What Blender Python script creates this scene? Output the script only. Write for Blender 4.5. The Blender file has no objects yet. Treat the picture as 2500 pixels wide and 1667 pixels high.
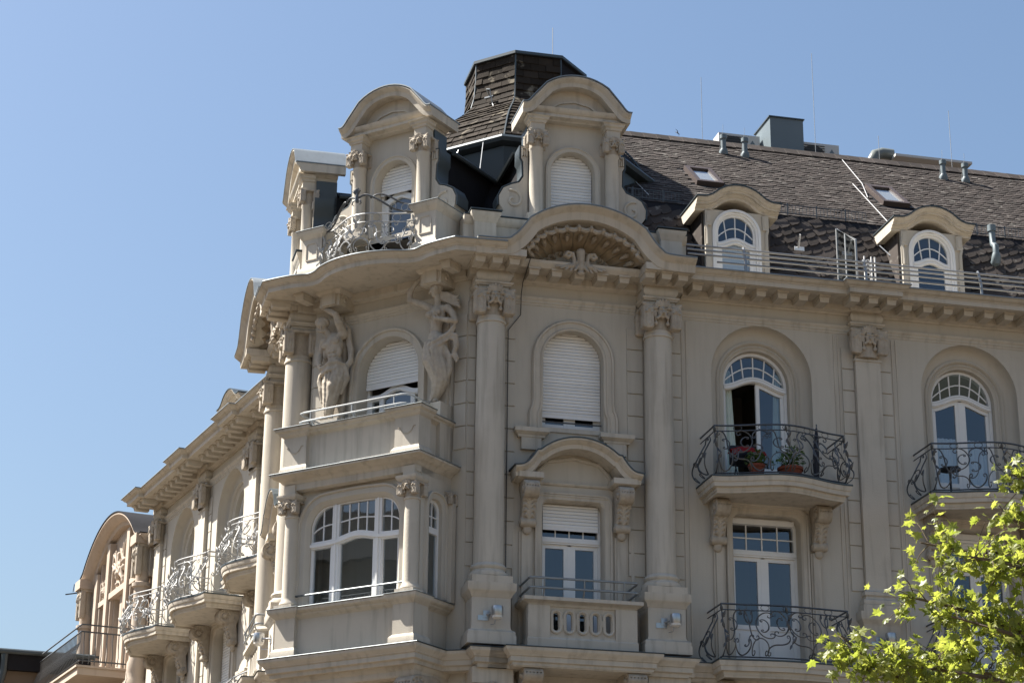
import bpy, bmesh, math, random
import numpy as np
from math import sin, cos, pi, radians, sqrt, hypot, atan2
from mathutils import Matrix, Vector
from mathutils.geometry import tessellate_polygon

random.seed(7); rng = np.random.default_rng(5)
SC = bpy.context.scene
COL = SC.collection

# ------------------------------------------------------------------ camera, sky, sun, exposure
PITCH, ROLL = radians(19.9114), radians(0.51527)
cd = bpy.data.cameras.new('camera'); cam = bpy.data.objects.new('camera', cd); COL.objects.link(cam)
cd.sensor_width = 36.0; cd.lens = 74.78; cd.clip_start = 0.1; cd.clip_end = 3000
_r = Vector((cos(ROLL), sin(ROLL) * -sin(PITCH), sin(ROLL) * cos(PITCH)))
_u = Vector((-sin(ROLL), cos(ROLL) * -sin(PITCH), cos(ROLL) * cos(PITCH)))
_b = Vector((0, -cos(PITCH), -sin(PITCH)))
cam.matrix_world = Matrix(((_r.x, _u.x, _b.x, 0), (_r.y, _u.y, _b.y, 0), (_r.z, _u.z, _b.z, 1.65), (0, 0, 0, 1)))
SC.camera = cam

SUN_AZ, SUN_EL = -75.0, 53.0          # azimuth from +Y towards +X, elevation
W = bpy.data.worlds.new('World'); SC.world = W; W.use_nodes = True
wn = W.node_tree; bg = wn.nodes['Background']
sky = wn.nodes.new('ShaderNodeTexSky'); sky.sky_type = 'NISHITA'; sky.sun_disc = False
sky.sun_elevation = radians(SUN_EL); sky.sun_rotation = radians(SUN_AZ)
sky.air_density = 1.4; sky.dust_density = 2.8; sky.ozone_density = 4.6; sky.altitude = 100
wn.links.new(sky.outputs[0], bg.inputs['Color']); bg.inputs['Strength'].default_value = 0.05
sd = bpy.data.lights.new('sun', 'SUN'); sd.energy = 5.0; sd.angle = radians(0.5); sd.color = (1.0, 0.95, 0.87)
sun = bpy.data.objects.new('sun', sd); COL.objects.link(sun); sun.location = (-30, 10, 60)
_s = Vector((sin(radians(SUN_AZ)) * cos(radians(SUN_EL)), cos(radians(SUN_AZ)) * cos(radians(SUN_EL)), sin(radians(SUN_EL))))
sun.rotation_euler = _s.to_track_quat('Z', 'Y').to_euler()
SC.view_settings.view_transform = 'Standard'; SC.view_settings.look = 'None'
SC.view_settings.gamma = 1.0; SC.view_settings.exposure = 1.62; SC.view_settings.use_curve_mapping = False
SC.render.engine = 'CYCLES'

# ------------------------------------------------------------------ materials
def mat(name, col, rough=0.8, metal=0.0, var=0.10, scale=1.2, streak=0.0, streak_col=(0.10, 0.09, 0.08), bump=0.0,
        bscale=60.0, rand=0.0, island=0.0, spots=0.0, spot_col=(0.6, 0.58, 0.52), spec=0.3, sscale=9.0):
    m = bpy.data.materials.new(name); m.use_nodes = True
    N, L = m.node_tree.nodes, m.node_tree.links
    p = N['Principled BSDF']; p.inputs['Roughness'].default_value = rough; p.inputs['Metallic'].default_value = metal
    p.inputs['Specular IOR Level'].default_value = spec
    tc = N.new('ShaderNodeTexCoord')
    nz = N.new('ShaderNodeTexNoise'); nz.inputs['Scale'].default_value = scale; nz.inputs['Detail'].default_value = 6
    nz.inputs['Roughness'].default_value = 0.62
    L.new(tc.outputs['Object'], nz.inputs['Vector'])
    mx = N.new('ShaderNodeMix'); mx.data_type = 'RGBA'
    mx.inputs['A'].default_value = (*[c * (1 - 1.6 * var) for c in col], 1); mx.inputs['B'].default_value = (*[min(1, c * (1 + 1.6 * var)) for c in col], 1)
    L.new(nz.outputs['Fac'], mx.inputs['Factor']); out = mx.outputs['Result']
    def mixin(fac, col2, out):
        k = N.new('ShaderNodeMix'); k.data_type = 'RGBA'; k.inputs['B'].default_value = (*col2, 1)
        L.new(fac, k.inputs['Factor']); L.new(out, k.inputs['A']); return k.outputs['Result']
    def ramp(src, a, b, hi):
        r = N.new('ShaderNodeMapRange'); r.inputs['From Min'].default_value = a; r.inputs['From Max'].default_value = b
        r.inputs['To Max'].default_value = hi; L.new(src, r.inputs['Value']); return r.outputs['Result']
    if streak > 0:
        mp = N.new('ShaderNodeMapping'); mp.inputs['Scale'].default_value = (5.0, 5.0, 0.45); L.new(tc.outputs['Object'], mp.inputs['Vector'])
        n2 = N.new('ShaderNodeTexNoise'); n2.inputs['Scale'].default_value = 1.6; n2.inputs['Detail'].default_value = 5
        L.new(mp.outputs['Vector'], n2.inputs['Vector']); out = mixin(ramp(n2.outputs['Fac'], 0.5, 0.8, streak), streak_col, out)
        n3 = N.new('ShaderNodeTexNoise'); n3.inputs['Scale'].default_value = 0.9; n3.inputs['Detail'].default_value = 8
        L.new(tc.outputs['Object'], n3.inputs['Vector']); out = mixin(ramp(n3.outputs['Fac'], 0.55, 0.8, streak * 0.8), streak_col, out)
    if spots > 0:
        n4 = N.new('ShaderNodeTexNoise'); n4.inputs['Scale'].default_value = sscale; n4.inputs['Detail'].default_value = 3
        L.new(tc.outputs['Object'], n4.inputs['Vector']); out = mixin(ramp(n4.outputs['Fac'], 0.60, 0.68, spots), spot_col, out)
    def valmul(src, amt, out):
        h = N.new('ShaderNodeHueSaturation'); L.new(ramp(src, 0, 1, 2 * amt), N.new('ShaderNodeMath').inputs[0])
        mth = [x for x in N if x.type == 'MATH'][-1]; mth.operation = 'ADD'; mth.inputs[1].default_value = 1 - amt
        L.new(mth.outputs[0], h.inputs['Value']); L.new(out, h.inputs['Color']); return h.outputs['Color']
    if rand > 0:
        oi = N.new('ShaderNodeObjectInfo'); out = valmul(oi.outputs['Random'], rand, out)
    if island > 0:
        gi = N.new('ShaderNodeNewGeometry'); out = valmul(gi.outputs['Random Per Island'], island, out)
    L.new(out, p.inputs['Base Color'])
    if bump > 0:
        n5 = N.new('ShaderNodeTexNoise'); n5.inputs['Scale'].default_value = bscale; n5.inputs['Detail'].default_value = 4
        L.new(tc.outputs['Object'], n5.inputs['Vector'])
        b = N.new('ShaderNodeBump'); b.inputs['Strength'].default_value = bump; b.inputs['Distance'].default_value = 0.01
        L.new(n5.outputs['Fac'], b.inputs['Height']); L.new(b.outputs['Normal'], p.inputs['Normal'])
    return m

STU = mat('painted_stucco', (0.47, 0.433, 0.37), 0.9, var=0.05, scale=0.7, streak=0.26, streak_col=(0.26, 0.22, 0.175), bump=0.25, bscale=45)
STU2 = mat('trim_stucco', (0.485, 0.44, 0.37), 0.9, var=0.08, scale=1.5, streak=0.52, streak_col=(0.19, 0.165, 0.135), bump=0.3, bscale=50)
STONE = mat('carved_stone', (0.40, 0.35, 0.285), 0.92, var=0.24, scale=9.0, streak=0.45, streak_col=(0.20, 0.165, 0.125), bump=0.5, bscale=70)
SHELL = mat('ochre_stucco', (0.32, 0.26, 0.185), 0.92, var=0.15, scale=3.0, streak=0.35, streak_col=(0.17, 0.13, 0.09), bump=0.4)
ZINC = mat('zinc_sheet', (0.20, 0.225, 0.24), 0.45, 0.35, var=0.12, scale=2.0, streak=0.25, spec=0.5)
ZINCD = mat('dark_zinc', (0.055, 0.07, 0.078), 0.45, 0.25, var=0.12, scale=2.0, spec=0.5)
SLATE = mat('slate', (0.054, 0.0455, 0.041), 0.8, spec=0.12, var=0.18, scale=3.0, rand=0.30, island=0.0, spots=0.5, spot_col=(0.20, 0.19, 0.17), sscale=6.0, bump=0.4, bscale=30)
SLATES = mat('slate_mass', (0.054, 0.0455, 0.041), 0.8, spec=0.12, var=0.18, scale=3.0, island=0.30, spots=0.5, spot_col=(0.20, 0.19, 0.17), sscale=6.0, bump=0.4, bscale=30)
TSLATE = mat('tower_slate', (0.030, 0.024, 0.019), 0.85, spec=0.08, var=0.35, scale=2.2, rand=0.3, spots=0.6, spot_col=(0.24, 0.21, 0.16), sscale=4.5, bump=0.4, bscale=30)
DSLATE = mat('dark_slate', (0.018, 0.018, 0.021), 0.85, spec=0.1, var=0.2, scale=4.0, bump=0.3, bscale=12)
WHITE = mat('white_paint', (0.72, 0.72, 0.71), 0.45, var=0.04, scale=3.0, streak=0.12, streak_col=(0.4, 0.38, 0.35))
SHUT = mat('shutter_plastic', (0.74, 0.74, 0.73), 0.5, var=0.04, scale=2.0, rand=0.05)
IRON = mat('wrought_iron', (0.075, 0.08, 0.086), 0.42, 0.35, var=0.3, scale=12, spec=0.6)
IRONL = mat('sunlit_iron', (0.32, 0.32, 0.315), 0.5, 0.2, var=0.3, scale=12, spec=0.6)  # paler copy of the wrought iron, sunlight on the railings put into its colour
GALV = mat('galvanised_tube', (0.27, 0.28, 0.285), 0.42, 0.6, var=0.12, scale=6)
GALVW = mat('bright_tube', (0.36, 0.37, 0.37), 0.45, 0.4, var=0.08, scale=6)
WIRE = mat('bright_wire', (0.75, 0.75, 0.74), 0.4, 0.3, var=0.03)
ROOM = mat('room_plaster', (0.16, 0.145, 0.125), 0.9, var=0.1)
CURT = mat('curtain_cloth', (0.62, 0.68, 0.62), 0.9, var=0.08, scale=4.0)
CURTW = mat('white_curtain', (0.82, 0.84, 0.86), 0.9, var=0.05, scale=4.0)
RED = mat('red_cloth', (0.22, 0.008, 0.012), 0.8, var=0.15, scale=6.0)
TERRA = mat('terracotta', (0.20, 0.055, 0.03), 0.8, var=0.15, scale=6.0)
GREEN = mat('pot_leaf', (0.06, 0.11, 0.03), 0.6, var=0.3, scale=9.0, island=0.3)
DARK = mat('dark_cloth', (0.02, 0.022, 0.03), 0.7, var=0.1)
GREYM = mat('grey_cladding', (0.13, 0.16, 0.175), 0.5, 0.1, var=0.07, scale=1.5)
ACW = mat('grey_white_casing', (0.48, 0.47, 0.45), 0.6, var=0.06)
ACD = mat('dark_grille', (0.05, 0.05, 0.05), 0.6)
BROWNM = mat('brown_frame', (0.065, 0.05, 0.046), 0.5, 0.1, var=0.1)
MILK = mat('milky_panel', (0.15, 0.165, 0.155), 0.3, var=0.06, scale=4)
ASPH = mat('asphalt', (0.055, 0.055, 0.055), 0.95, var=0.2, scale=1.0)
PAVE = mat('pavement', (0.11, 0.085, 0.06), 0.9, var=0.12, scale=0.7)
EARTH = mat('ground', (0.10, 0.075, 0.05), 0.95, var=0.15, scale=0.1)
BARK = mat('bark', (0.11, 0.085, 0.06), 0.9, var=0.3, scale=8, bump=0.6, bscale=25)
BEIGE2 = mat('neighbour_stucco', (0.44, 0.365, 0.295), 0.9, var=0.06, scale=1.0, streak=0.3, streak_col=(0.25, 0.2, 0.15), bump=0.25)
BROWNW = mat('brown_render', (0.15, 0.115, 0.085), 0.95, var=0.08, scale=0.8)
LAMPG = mat('lamp_glass', (0.62, 0.60, 0.56), 0.15, var=0.03, spec=0.6)
STEEL = mat('brushed_steel', (0.42, 0.43, 0.44), 0.3, 0.8, var=0.06)

def glass_mat(name, tint, refl, rough=0.015):
    m = bpy.data.materials.new(name); m.use_nodes = True
    N, L = m.node_tree.nodes, m.node_tree.links
    N.remove(N['Principled BSDF']); o = N['Material Output']
    t = N.new('ShaderNodeBsdfTransparent'); t.inputs['Color'].default_value = (*tint, 1)
    g = N.new('ShaderNodeBsdfGlossy'); g.inputs['Roughness'].default_value = rough; g.inputs['Color'].default_value = (0.86, 0.92, 1.0, 1)
    lw = N.new('ShaderNodeLayerWeight'); lw.inputs['Blend'].default_value = 0.5; f = N.new('ShaderNodeMath'); f.operation = 'POWER'; f.inputs[1].default_value = 4.0; L.new(lw.outputs['Facing'], f.inputs[0])
    a = N.new('ShaderNodeMath'); a.operation = 'MULTIPLY_ADD'; a.inputs[1].default_value = 0.9; a.inputs[2].default_value = refl; a.use_clamp = True
    tc = N.new('ShaderNodeTexCoord'); nz = N.new('ShaderNodeTexNoise'); nz.inputs['Scale'].default_value = 1.1
    b = N.new('ShaderNodeBump'); b.inputs['Strength'].default_value = 0.06; b.inputs['Distance'].default_value = 0.05
    L.new(tc.outputs['Object'], nz.inputs['Vector']); L.new(nz.outputs['Fac'], b.inputs['Height']); L.new(b.outputs['Normal'], g.inputs['Normal'])
    mx = N.new('ShaderNodeMixShader')
    L.new(f.outputs[0], a.inputs[0]); L.new(a.outputs[0], mx.inputs[0]); L.new(t.outputs[0], mx.inputs[1]); L.new(g.outputs[0], mx.inputs[2])
    L.new(mx.outputs[0], o.inputs['Surface']); return m
GLASS = glass_mat('window_glass', (0.62, 0.67, 0.70), 0.115)
SKYL = glass_mat('skylight_glass', (0.75, 0.78, 0.78), 0.12)

SCREENG = glass_mat('screen_glass', (0.62, 0.64, 0.60), 0.10)
def leaf_mat():
    m = bpy.data.materials.new('plane_leaf'); m.use_nodes = True
    N, L = m.node_tree.nodes, m.node_tree.links; p = N['Principled BSDF']; o = N['Material Output']
    p.inputs['Roughness'].default_value = 0.42; p.inputs['Specular IOR Level'].default_value = 0.5
    oi = N.new('ShaderNodeObjectInfo'); gi = N.new('ShaderNodeNewGeometry')
    ad = N.new('ShaderNodeMath'); ad.operation = 'ADD'; L.new(oi.outputs['Random'], ad.inputs[0]); L.new(gi.outputs['Random Per Island'], ad.inputs[1])
    fr = N.new('ShaderNodeMath'); fr.operation = 'FRACT'; L.new(ad.outputs[0], fr.inputs[0])
    cr = N.new('ShaderNodeValToRGB'); cr.color_ramp.elements[0].color = (0.09, 0.115, 0.025, 1); cr.color_ramp.elements[1].color = (0.22, 0.235, 0.06, 1)
    L.new(fr.outputs[0], cr.inputs[0]); L.new(cr.outputs[0], p.inputs['Base Color'])
    tr = N.new('ShaderNodeBsdfTranslucent'); c2 = N.new('ShaderNodeValToRGB')
    c2.color_ramp.elements[0].color = (0.27, 0.33, 0.04, 1); c2.color_ramp.elements[1].color = (0.50, 0.53, 0.09, 1)
    L.new(fr.outputs[0], c2.inputs[0]); L.new(c2.outputs[0], tr.inputs['Color'])
    mx = N.new('ShaderNodeMixShader'); mx.inputs[0].default_value = 0.52
    L.new(p.outputs[0], mx.inputs[1]); L.new(tr.outputs[0], mx.inputs[2]); L.new(mx.outputs[0], o.inputs['Surface']); return m
LEAF = leaf_mat()

# ------------------------------------------------------------------ frames: local (u along wall, v out of wall, z up)
def frame(o, az, mirror=False):
    a = radians(az); u = Vector((sin(a), cos(a), 0)); n = Vector((u.y, -u.x, 0))
    if mirror: u = -u
    return Matrix(((u.x, -n.x, 0, o[0]), (u.y, -n.y, 0, o[1]), (0, 0, 1, 0), (0, 0, 0, 1)))
K = Vector((-0.7815, 35.5923)); RAZ = 76.8133
FR = frame(K, RAZ)
uc = Vector((sin(radians(121.8)), cos(radians(121.8))))
KL = K - uc * 3.4
FC = frame(K - uc * 1.7, 121.8)                       # origin in the middle of the corner face
F1 = frame(KL, 166.8, True)                           # first bay of the left front, u runs away from the corner
F2 = frame((-5.55, 44.85), 155.0, True)               # rest of the left front
FW = Matrix.Identity(4)
def T(u=0, v=0, z=0): return Matrix.Translation((u, -v, z))
def wp(F, u, v):                                      # plan point in world, as (u, v) of the world frame
    p = F @ Vector((u, -v, 0)); return (p.x, -p.y)
def wpt(F, u, v, z): return F @ Vector((u, -v, z))

# ------------------------------------------------------------------ mesh builder
class MB:
    def __init__(s): s.v = []; s.f = []
    def add(s, vs, fs):
        b = len(s.v); s.v += [tuple(p) for p in vs]; s.f += [tuple(i + b for i in f) for f in fs]; return s
    def box(s, u0, u1, v0, v1, z0, z1):
        vs = [(u, v, z) for z in (z0, z1) for v in (v0, v1) for u in (u0, u1)]
        return s.add(vs, [(0, 1, 3, 2), (4, 6, 7, 5), (0, 4, 5, 1), (2, 3, 7, 6), (0, 2, 6, 4), (1, 5, 7, 3)])
    def hexa(s, b, t):                                # two quads of 4 points
        return s.add(list(b) + list(t), [(3, 2, 1, 0), (4, 5, 6, 7), (0, 1, 5, 4), (1, 2, 6, 5), (2, 3, 7, 6), (3, 0, 4, 7)])
    def ext(s, prof, u0, u1):                         # closed profile [(v,z)] pushed along u
        n = len(prof); vs = [(u0, v, z) for v, z in prof] + [(u1, v, z) for v, z in prof]
        return s.add(vs, [(i, (i + 1) % n, n + (i + 1) % n, n + i) for i in range(n)] + [tuple(range(n))[::-1], tuple(range(n, 2 * n))])
    def face(s, pts, v0, v1):                         # closed outline [(u,z)] pushed along v
        n = len(pts); vs = [(u, v0, z) for u, z in pts] + [(u, v1, z) for u, z in pts]
        return s.add(vs, [(i, (i + 1) % n, n + (i + 1) % n, n + i) for i in range(n)] + [tuple(range(n)), tuple(range(n, 2 * n))[::-1]])
    def plan(s, pts, z0, z1):                         # closed plan outline [(u,v)] pushed along z
        n = len(pts); vs = [(u, v, z0) for u, v in pts] + [(u, v, z1) for u, v in pts]
        return s.add(vs, [(i, (i + 1) % n, n + (i + 1) % n, n + i) for i in range(n)] + [tuple(range(n)), tuple(range(n, 2 * n))[::-1]])
    def ngon(s, pts): return s.add(pts, [tuple(range(len(pts)))])
    def grid(s, rows, close_u=False, close_v=False):  # rows: list of equal-length 3D point lists
        n, m = len(rows), len(rows[0]); fs = []
        for i in range(n if close_v else n - 1):
            for j in range(m if close_u else m - 1):
                a, b = i * m + j, i * m + (j + 1) % m; c, d = ((i + 1) % n) * m + (j + 1) % m, ((i + 1) % n) * m + j
                fs.append((a, b, c, d))
        return s.add([p for r in rows for p in r], fs)
    def loftv(s, curves, close=False):                # [( [(u,z)], v )]
        return s.grid([[(u, v, z) for u, z in pts] for pts, v in curves], close_u=close)
    def lathe(s, prof, cu=0, cv=0, seg=24, a0=0, a1=2 * pi):
        full = abs(a1 - a0 - 2 * pi) < 1e-6; k = seg if full else seg + 1
        rows = [[(cu + r * cos(a0 + (a1 - a0) * j / seg), cv + r * sin(a0 + (a1 - a0) * j / seg), z) for j in range(k)] for r, z in prof]
        s.grid(rows, close_u=full)
        if full: s.ngon(rows[0]); s.ngon(rows[-1])
        return s
    def tube(s, pts, r, n=5, closed=False, flat=None):
        P = [Vector(p) for p in pts]; m = len(P); rows = []; prev = None
        for i in range(m):
            d = (P[(i + 1) % m] - P[i - 1]) if closed else (P[min(i + 1, m - 1)] - P[max(i - 1, 0)])
            if d.length < 1e-9: d = Vector((1, 0, 0))
            d.normalize()
            ref = prev if prev is not None else (Vector((0, 0, 1)) if abs(d.z) < 0.9 else Vector((1, 0, 0)))
            a = ref - d * ref.dot(d)
            if a.length < 1e-6: a = d.orthogonal()
            a.normalize(); prev = a; b = d.cross(a)
            rr = r[i] if isinstance(r, (list, tuple)) else r
            rows.append([tuple(P[i] + a * (rr * cos(2 * pi * j / n + pi / n)) + b * (rr * sin(2 * pi * j / n + pi / n))) for j in range(n)])
        s.grid(rows, close_u=True, close_v=closed)
        if not closed: s.ngon(rows[0]); s.ngon(rows[-1])
        return s
    def bar2d(s, pts, w, v0, v1):                     # flat bar of width w along a curve [(u,z)] in the wall plane
        l, r = offs(pts, w / 2), offs(pts, -w / 2); n = len(pts)
        rows = [[(*l[i][:1], v0, l[i][1]), (l[i][0], v1, l[i][1]), (r[i][0], v1, r[i][1]), (r[i][0], v0, r[i][1])] for i in range(n)]
        s.grid(rows, close_u=True); s.ngon(rows[0]); s.ngon(rows[-1]); return s
    def sweep(s, path, prof, cap=True):               # plan path [(u,v)], profile [(offset outwards, z)] closed loop
        o = [offs(path, d) for d, z in prof]; n = len(path)
        rows = [[(o[j][i][0], o[j][i][1], prof[j][1]) for j in range(len(prof))] for i in range(n)]
        s.grid(rows, close_u=True)
        if cap: s.ngon(rows[0]); s.ngon(rows[-1])
        return s
    def arc(s, curve, prof, close=True):              # curve [(u,z)] in the wall plane, profile [(offset, v)] closed loop
        o = [offs(curve, d) for d, v in prof]; n = len(curve)
        rows = [[(o[j][i][0], prof[j][1], o[j][i][1]) for j in range(len(prof))] for i in range(n)]
        s.grid(rows, close_u=close)
        if close: s.ngon(rows[0]); s.ngon(rows[-1])
        return s
    def mesh(s, name, smooth=True, ang=38):
        me = bpy.data.meshes.new(name); me.from_pydata([(u, -v, z) for u, v, z in s.v], [], s.f)
        bm = bmesh.new(); bm.from_mesh(me); bmesh.ops.remove_doubles(bm, verts=bm.verts, dist=1e-5)
        bmesh.ops.recalc_face_normals(bm, faces=bm.faces); bm.to_mesh(me); bm.free()
        if smooth and len(me.polygons):
            me.shade_smooth(); me.set_sharp_from_angle(angle=radians(ang))
        return me

def offs(pts, d):                                     # mitred offset, to the left of travel
    n = len(pts); out = []
    for i in range(n):
        a = pts[max(i - 1, 0)]; b = pts[i]; c = pts[min(i + 1, n - 1)]
        d1 = (b[0] - a[0], b[1] - a[1]); d2 = (c[0] - b[0], c[1] - b[1])
        if i == 0: d1 = d2
        if i == n - 1: d2 = d1
        l1, l2 = hypot(*d1) or 1, hypot(*d2) or 1
        n1 = (-d1[1] / l1, d1[0] / l1); n2 = (-d2[1] / l2, d2[0] / l2)
        k = 1 + n1[0] * n2[0] + n1[1] * n2[1]; k = max(k, 0.3)
        out.append((b[0] + d * (n1[0] + n2[0]) / k, b[1] + d * (n1[1] + n2[1]) / k))
    return out

def arch(hw, zs, z0, n=18, rise=None):                # from bottom left over the top to bottom right
    h = hw if rise is None else rise
    return [(-hw, z0), (-hw, (z0 + zs) / 2)] + [(-hw * cos(pi * i / n), zs + h * sin(pi * i / n)) for i in range(n + 1)] + [(hw, (z0 + zs) / 2), (hw, z0)]
def rrect(hw, z0, z1, r, n=5, crown=0.0):
    p = [(-hw, z0), (-hw, (z0 + z1) / 2)] + [(-hw + r - r * cos(pi / 2 * i / n), z1 - r + r * sin(pi / 2 * i / n)) for i in range(n + 1)]
    p += [(x, z1 + crown * cos(pi / 2 * x / (hw - r))) for x in (-(hw - r) * 0.5, 0, (hw - r) * 0.5)]
    p += [(hw - r + r * sin(pi / 2 * i / n), z1 - r + r * cos(pi / 2 * i / n)) for i in range(n + 1)] + [(hw, (z0 + z1) / 2), (hw, z0)]
    return p
def sh(pts, du, dz=0): return [(u + du, z + dz) for u, z in pts]
def smooth_curve(pts, k=6):                           # Catmull-Rom through points of any dimension
    out = []; n = len(pts)
    for i in range(n - 1):
        p0, p1, p2, p3 = pts[max(i - 1, 0)], pts[i], pts[i + 1], pts[min(i + 2, n - 1)]
        for j in range(k):
            t = j / k
            out.append(tuple(0.5 * (2 * b + (c - a) * t + (2 * a - 5 * b + 4 * c - d) * t * t + (-a + 3 * b - 3 * c + d) * t ** 3) for a, b, c, d in zip(p0, p1, p2, p3)))
    out.append(tuple(pts[-1])); return out

# ------------------------------------------------------------------ objects
WMX = {}; CACHE = {}
def add(name, mb, m, parent, F=FW, kind=None, label=None, key=None, smooth=True, ang=38):
    if key is not None and key in CACHE: me = CACHE[key]
    else:
        if callable(mb): mb = mb()
        me = mb.mesh(name, smooth, ang) if isinstance(mb, MB) else mb
        if m is not None and not me.materials: me.materials.append(m)
        if key is not None: CACHE[key] = me
    o = bpy.data.objects.new(name, me); COL.objects.link(o); WMX[o] = F.copy()
    if parent is not None:
        o.parent = parent; o.matrix_basis = WMX[parent].inverted() @ F
    else: o.matrix_basis = F
    if kind: o['kind'] = kind
    if label: o['label'] = label
    return o
def thing(name, label, cat, loc, group=None):
    o = bpy.data.objects.new(name, None); COL.objects.link(o); M = Matrix.Translation(loc); o.matrix_basis = M; WMX[o] = M
    o['label'] = label; o['category'] = cat
    if group: o['group'] = group
    return o
def node(name, parent, F):
    o = bpy.data.objects.new(name, None); COL.objects.link(o); WMX[o] = F.copy(); o.parent = parent
    o.matrix_basis = WMX[parent].inverted() @ F; o.empty_display_size = 0.2; return o
def top(o, label, cat, group=None):
    o['label'] = label; o['category'] = cat
    if group: o['group'] = group
    return o

# ------------------------------------------------------------------ small sculpting kit (distance fields -> surface nets)
class SDF:
    def __init__(s, lo, hi, h):
        s.lo = np.array(lo, float); s.h = h; n = np.ceil((np.array(hi) - s.lo) / h).astype(int) + 1
        ax = [s.lo[i] + h * np.arange(n[i]) for i in range(3)]
        s.X, s.Y, s.Z = np.meshgrid(*ax, indexing='ij'); s.f = np.full(s.X.shape, 9.0)
    def u(s, d, k=0.03):
        if k <= 0: s.f = np.minimum(s.f, d); return s
        hh = np.clip(0.5 + 0.5 * (s.f - d) / k, 0, 1); s.f = s.f * (1 - hh) + d * hh - k * hh * (1 - hh); return s
    def sub(s, d, k=0.01):
        hh = np.clip(0.5 - 0.5 * (s.f + d) / k, 0, 1); s.f = s.f * (1 - hh) - d * hh + k * hh * (1 - hh); return s
    def ell(s, c, r):
        r = np.array(r, float) if np.ndim(r) else np.array([r] * 3, float)
        q = np.sqrt(((s.X - c[0]) / r[0]) ** 2 + ((s.Y - c[1]) / r[1]) ** 2 + ((s.Z - c[2]) / r[2]) ** 2); return (q - 1) * r.min()
    def cap(s, a, b, r1, r2=None, ys=1.0):
        r2 = r1 if r2 is None else r2; a = np.array(a, float); d = np.array(b, float) - a; dd = (d * d).sum() or 1e-9
        t = np.clip(((s.X - a[0]) * d[0] + (s.Y - a[1]) * d[1] + (s.Z - a[2]) * d[2]) / dd, 0, 1)
        return np.sqrt((s.X - a[0] - t * d[0]) ** 2 + ((s.Y - a[1] - t * d[1]) / ys) ** 2 + (s.Z - a[2] - t * d[2]) ** 2) - (r1 + (r2 - r1) * t)
    def box(s, c, b, r=0.0):
        qx, qy, qz = np.abs(s.X - c[0]) - b[0] + r, np.abs(s.Y - c[1]) - b[1] + r, np.abs(s.Z - c[2]) - b[2] + r
        return np.sqrt(np.maximum(qx, 0) ** 2 + np.maximum(qy, 0) ** 2 + np.maximum(qz, 0) ** 2) + np.minimum(np.maximum(qx, np.maximum(qy, qz)), 0) - r
    def ucap(s, a, b, r1, r2, k, ys=1.0):             # union with a capsule, evaluated only around it
        m = max(r1, r2) * max(1, ys) + 2.5 * k + 3 * s.h; lo = [int(max(0, (min(a[i], b[i]) - m - s.lo[i]) / s.h)) for i in range(3)]
        hi = [int(max(0, (max(a[i], b[i]) + m - s.lo[i]) / s.h + 2)) for i in range(3)]; w = tuple(slice(l, h) for l, h in zip(lo, hi))
        q = SDF.__new__(SDF); q.h = s.h; q.X, q.Y, q.Z, q.f = s.X[w], s.Y[w], s.Z[w], s.f[w]
        if q.f.size: q.u(q.cap(a, b, r1, r2, ys), k); s.f[w] = q.f
        return s
    def chain(s, pts, r, k=0.02, ys=1.0):
        for i in range(len(pts) - 1):
            ra, rb = (r[i], r[i + 1]) if isinstance(r, (list, tuple)) else (r, r)
            s.ucap(pts[i], pts[i + 1], ra, rb, k, ys)
        return s
    def mesh(s, name, m):
        f = s.f; sg = f < 0; nx, ny, nz = f.shape
        sl = lambda a, i, j, k: a[i:nx - 1 + i, j:ny - 1 + j, k:nz - 1 + k]
        cnt = sum(sl(sg, i, j, k).astype(int) for i in (0, 1) for j in (0, 1) for k in (0, 1)); act = (cnt > 0) & (cnt < 8)
        idx = -np.ones(act.shape, int); idx[act] = np.arange(act.sum())
        pos = np.zeros(act.shape + (3,)); num = np.zeros(act.shape)
        for i in (0, 1):
            for j in (0, 1):
                for ax in range(3):
                    c0 = [0, 0, 0]; o = [q for q in range(3) if q != ax]; c0[o[0]] = i; c0[o[1]] = j; c1 = list(c0); c1[ax] = 1
                    a, b = sl(f, *c0), sl(f, *c1); cr = (a < 0) != (b < 0)
                    t = np.where(cr, a / np.where(cr, a - b, 1), 0)
                    for q in range(3): pos[..., q] += np.where(cr, (t if q == ax else c0[q]), 0)
                    num += cr
        g = np.argwhere(act); V = s.lo + s.h * (g + pos[act] / num[act][:, None]); fs = []
        for ax in range(3):
            o = [q for q in range(3) if q != ax]; a = np.take(sg, range(f.shape[ax] - 1), ax); b = np.take(sg, range(1, f.shape[ax]), ax)
            e = np.argwhere(a != b); e = e[(e[:, o[0]] > 0) & (e[:, o[1]] > 0) & (e[:, o[0]] < f.shape[o[0]] - 1) & (e[:, o[1]] < f.shape[o[1]] - 1)]
            def ci(d0, d1):
                q = e.copy(); q[:, o[0]] -= d0; q[:, o[1]] -= d1; return idx[q[:, 0], q[:, 1], q[:, 2]]
            fs.append(np.stack([ci(1, 1), ci(0, 1), ci(0, 0), ci(1, 0)], 1))
        F = np.concatenate(fs); F = F[(F >= 0).all(1)]
        V = V.copy(); V[:, 1] *= -1
        me = bpy.data.meshes.new(name); me.from_pydata(V.tolist(), [], F.tolist())
        bm = bmesh.new(); bm.from_mesh(me); bmesh.ops.recalc_face_normals(bm, faces=bm.faces); bm.to_mesh(me); bm.free()
        me.shade_smooth(); me.materials.append(m); return me

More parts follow.
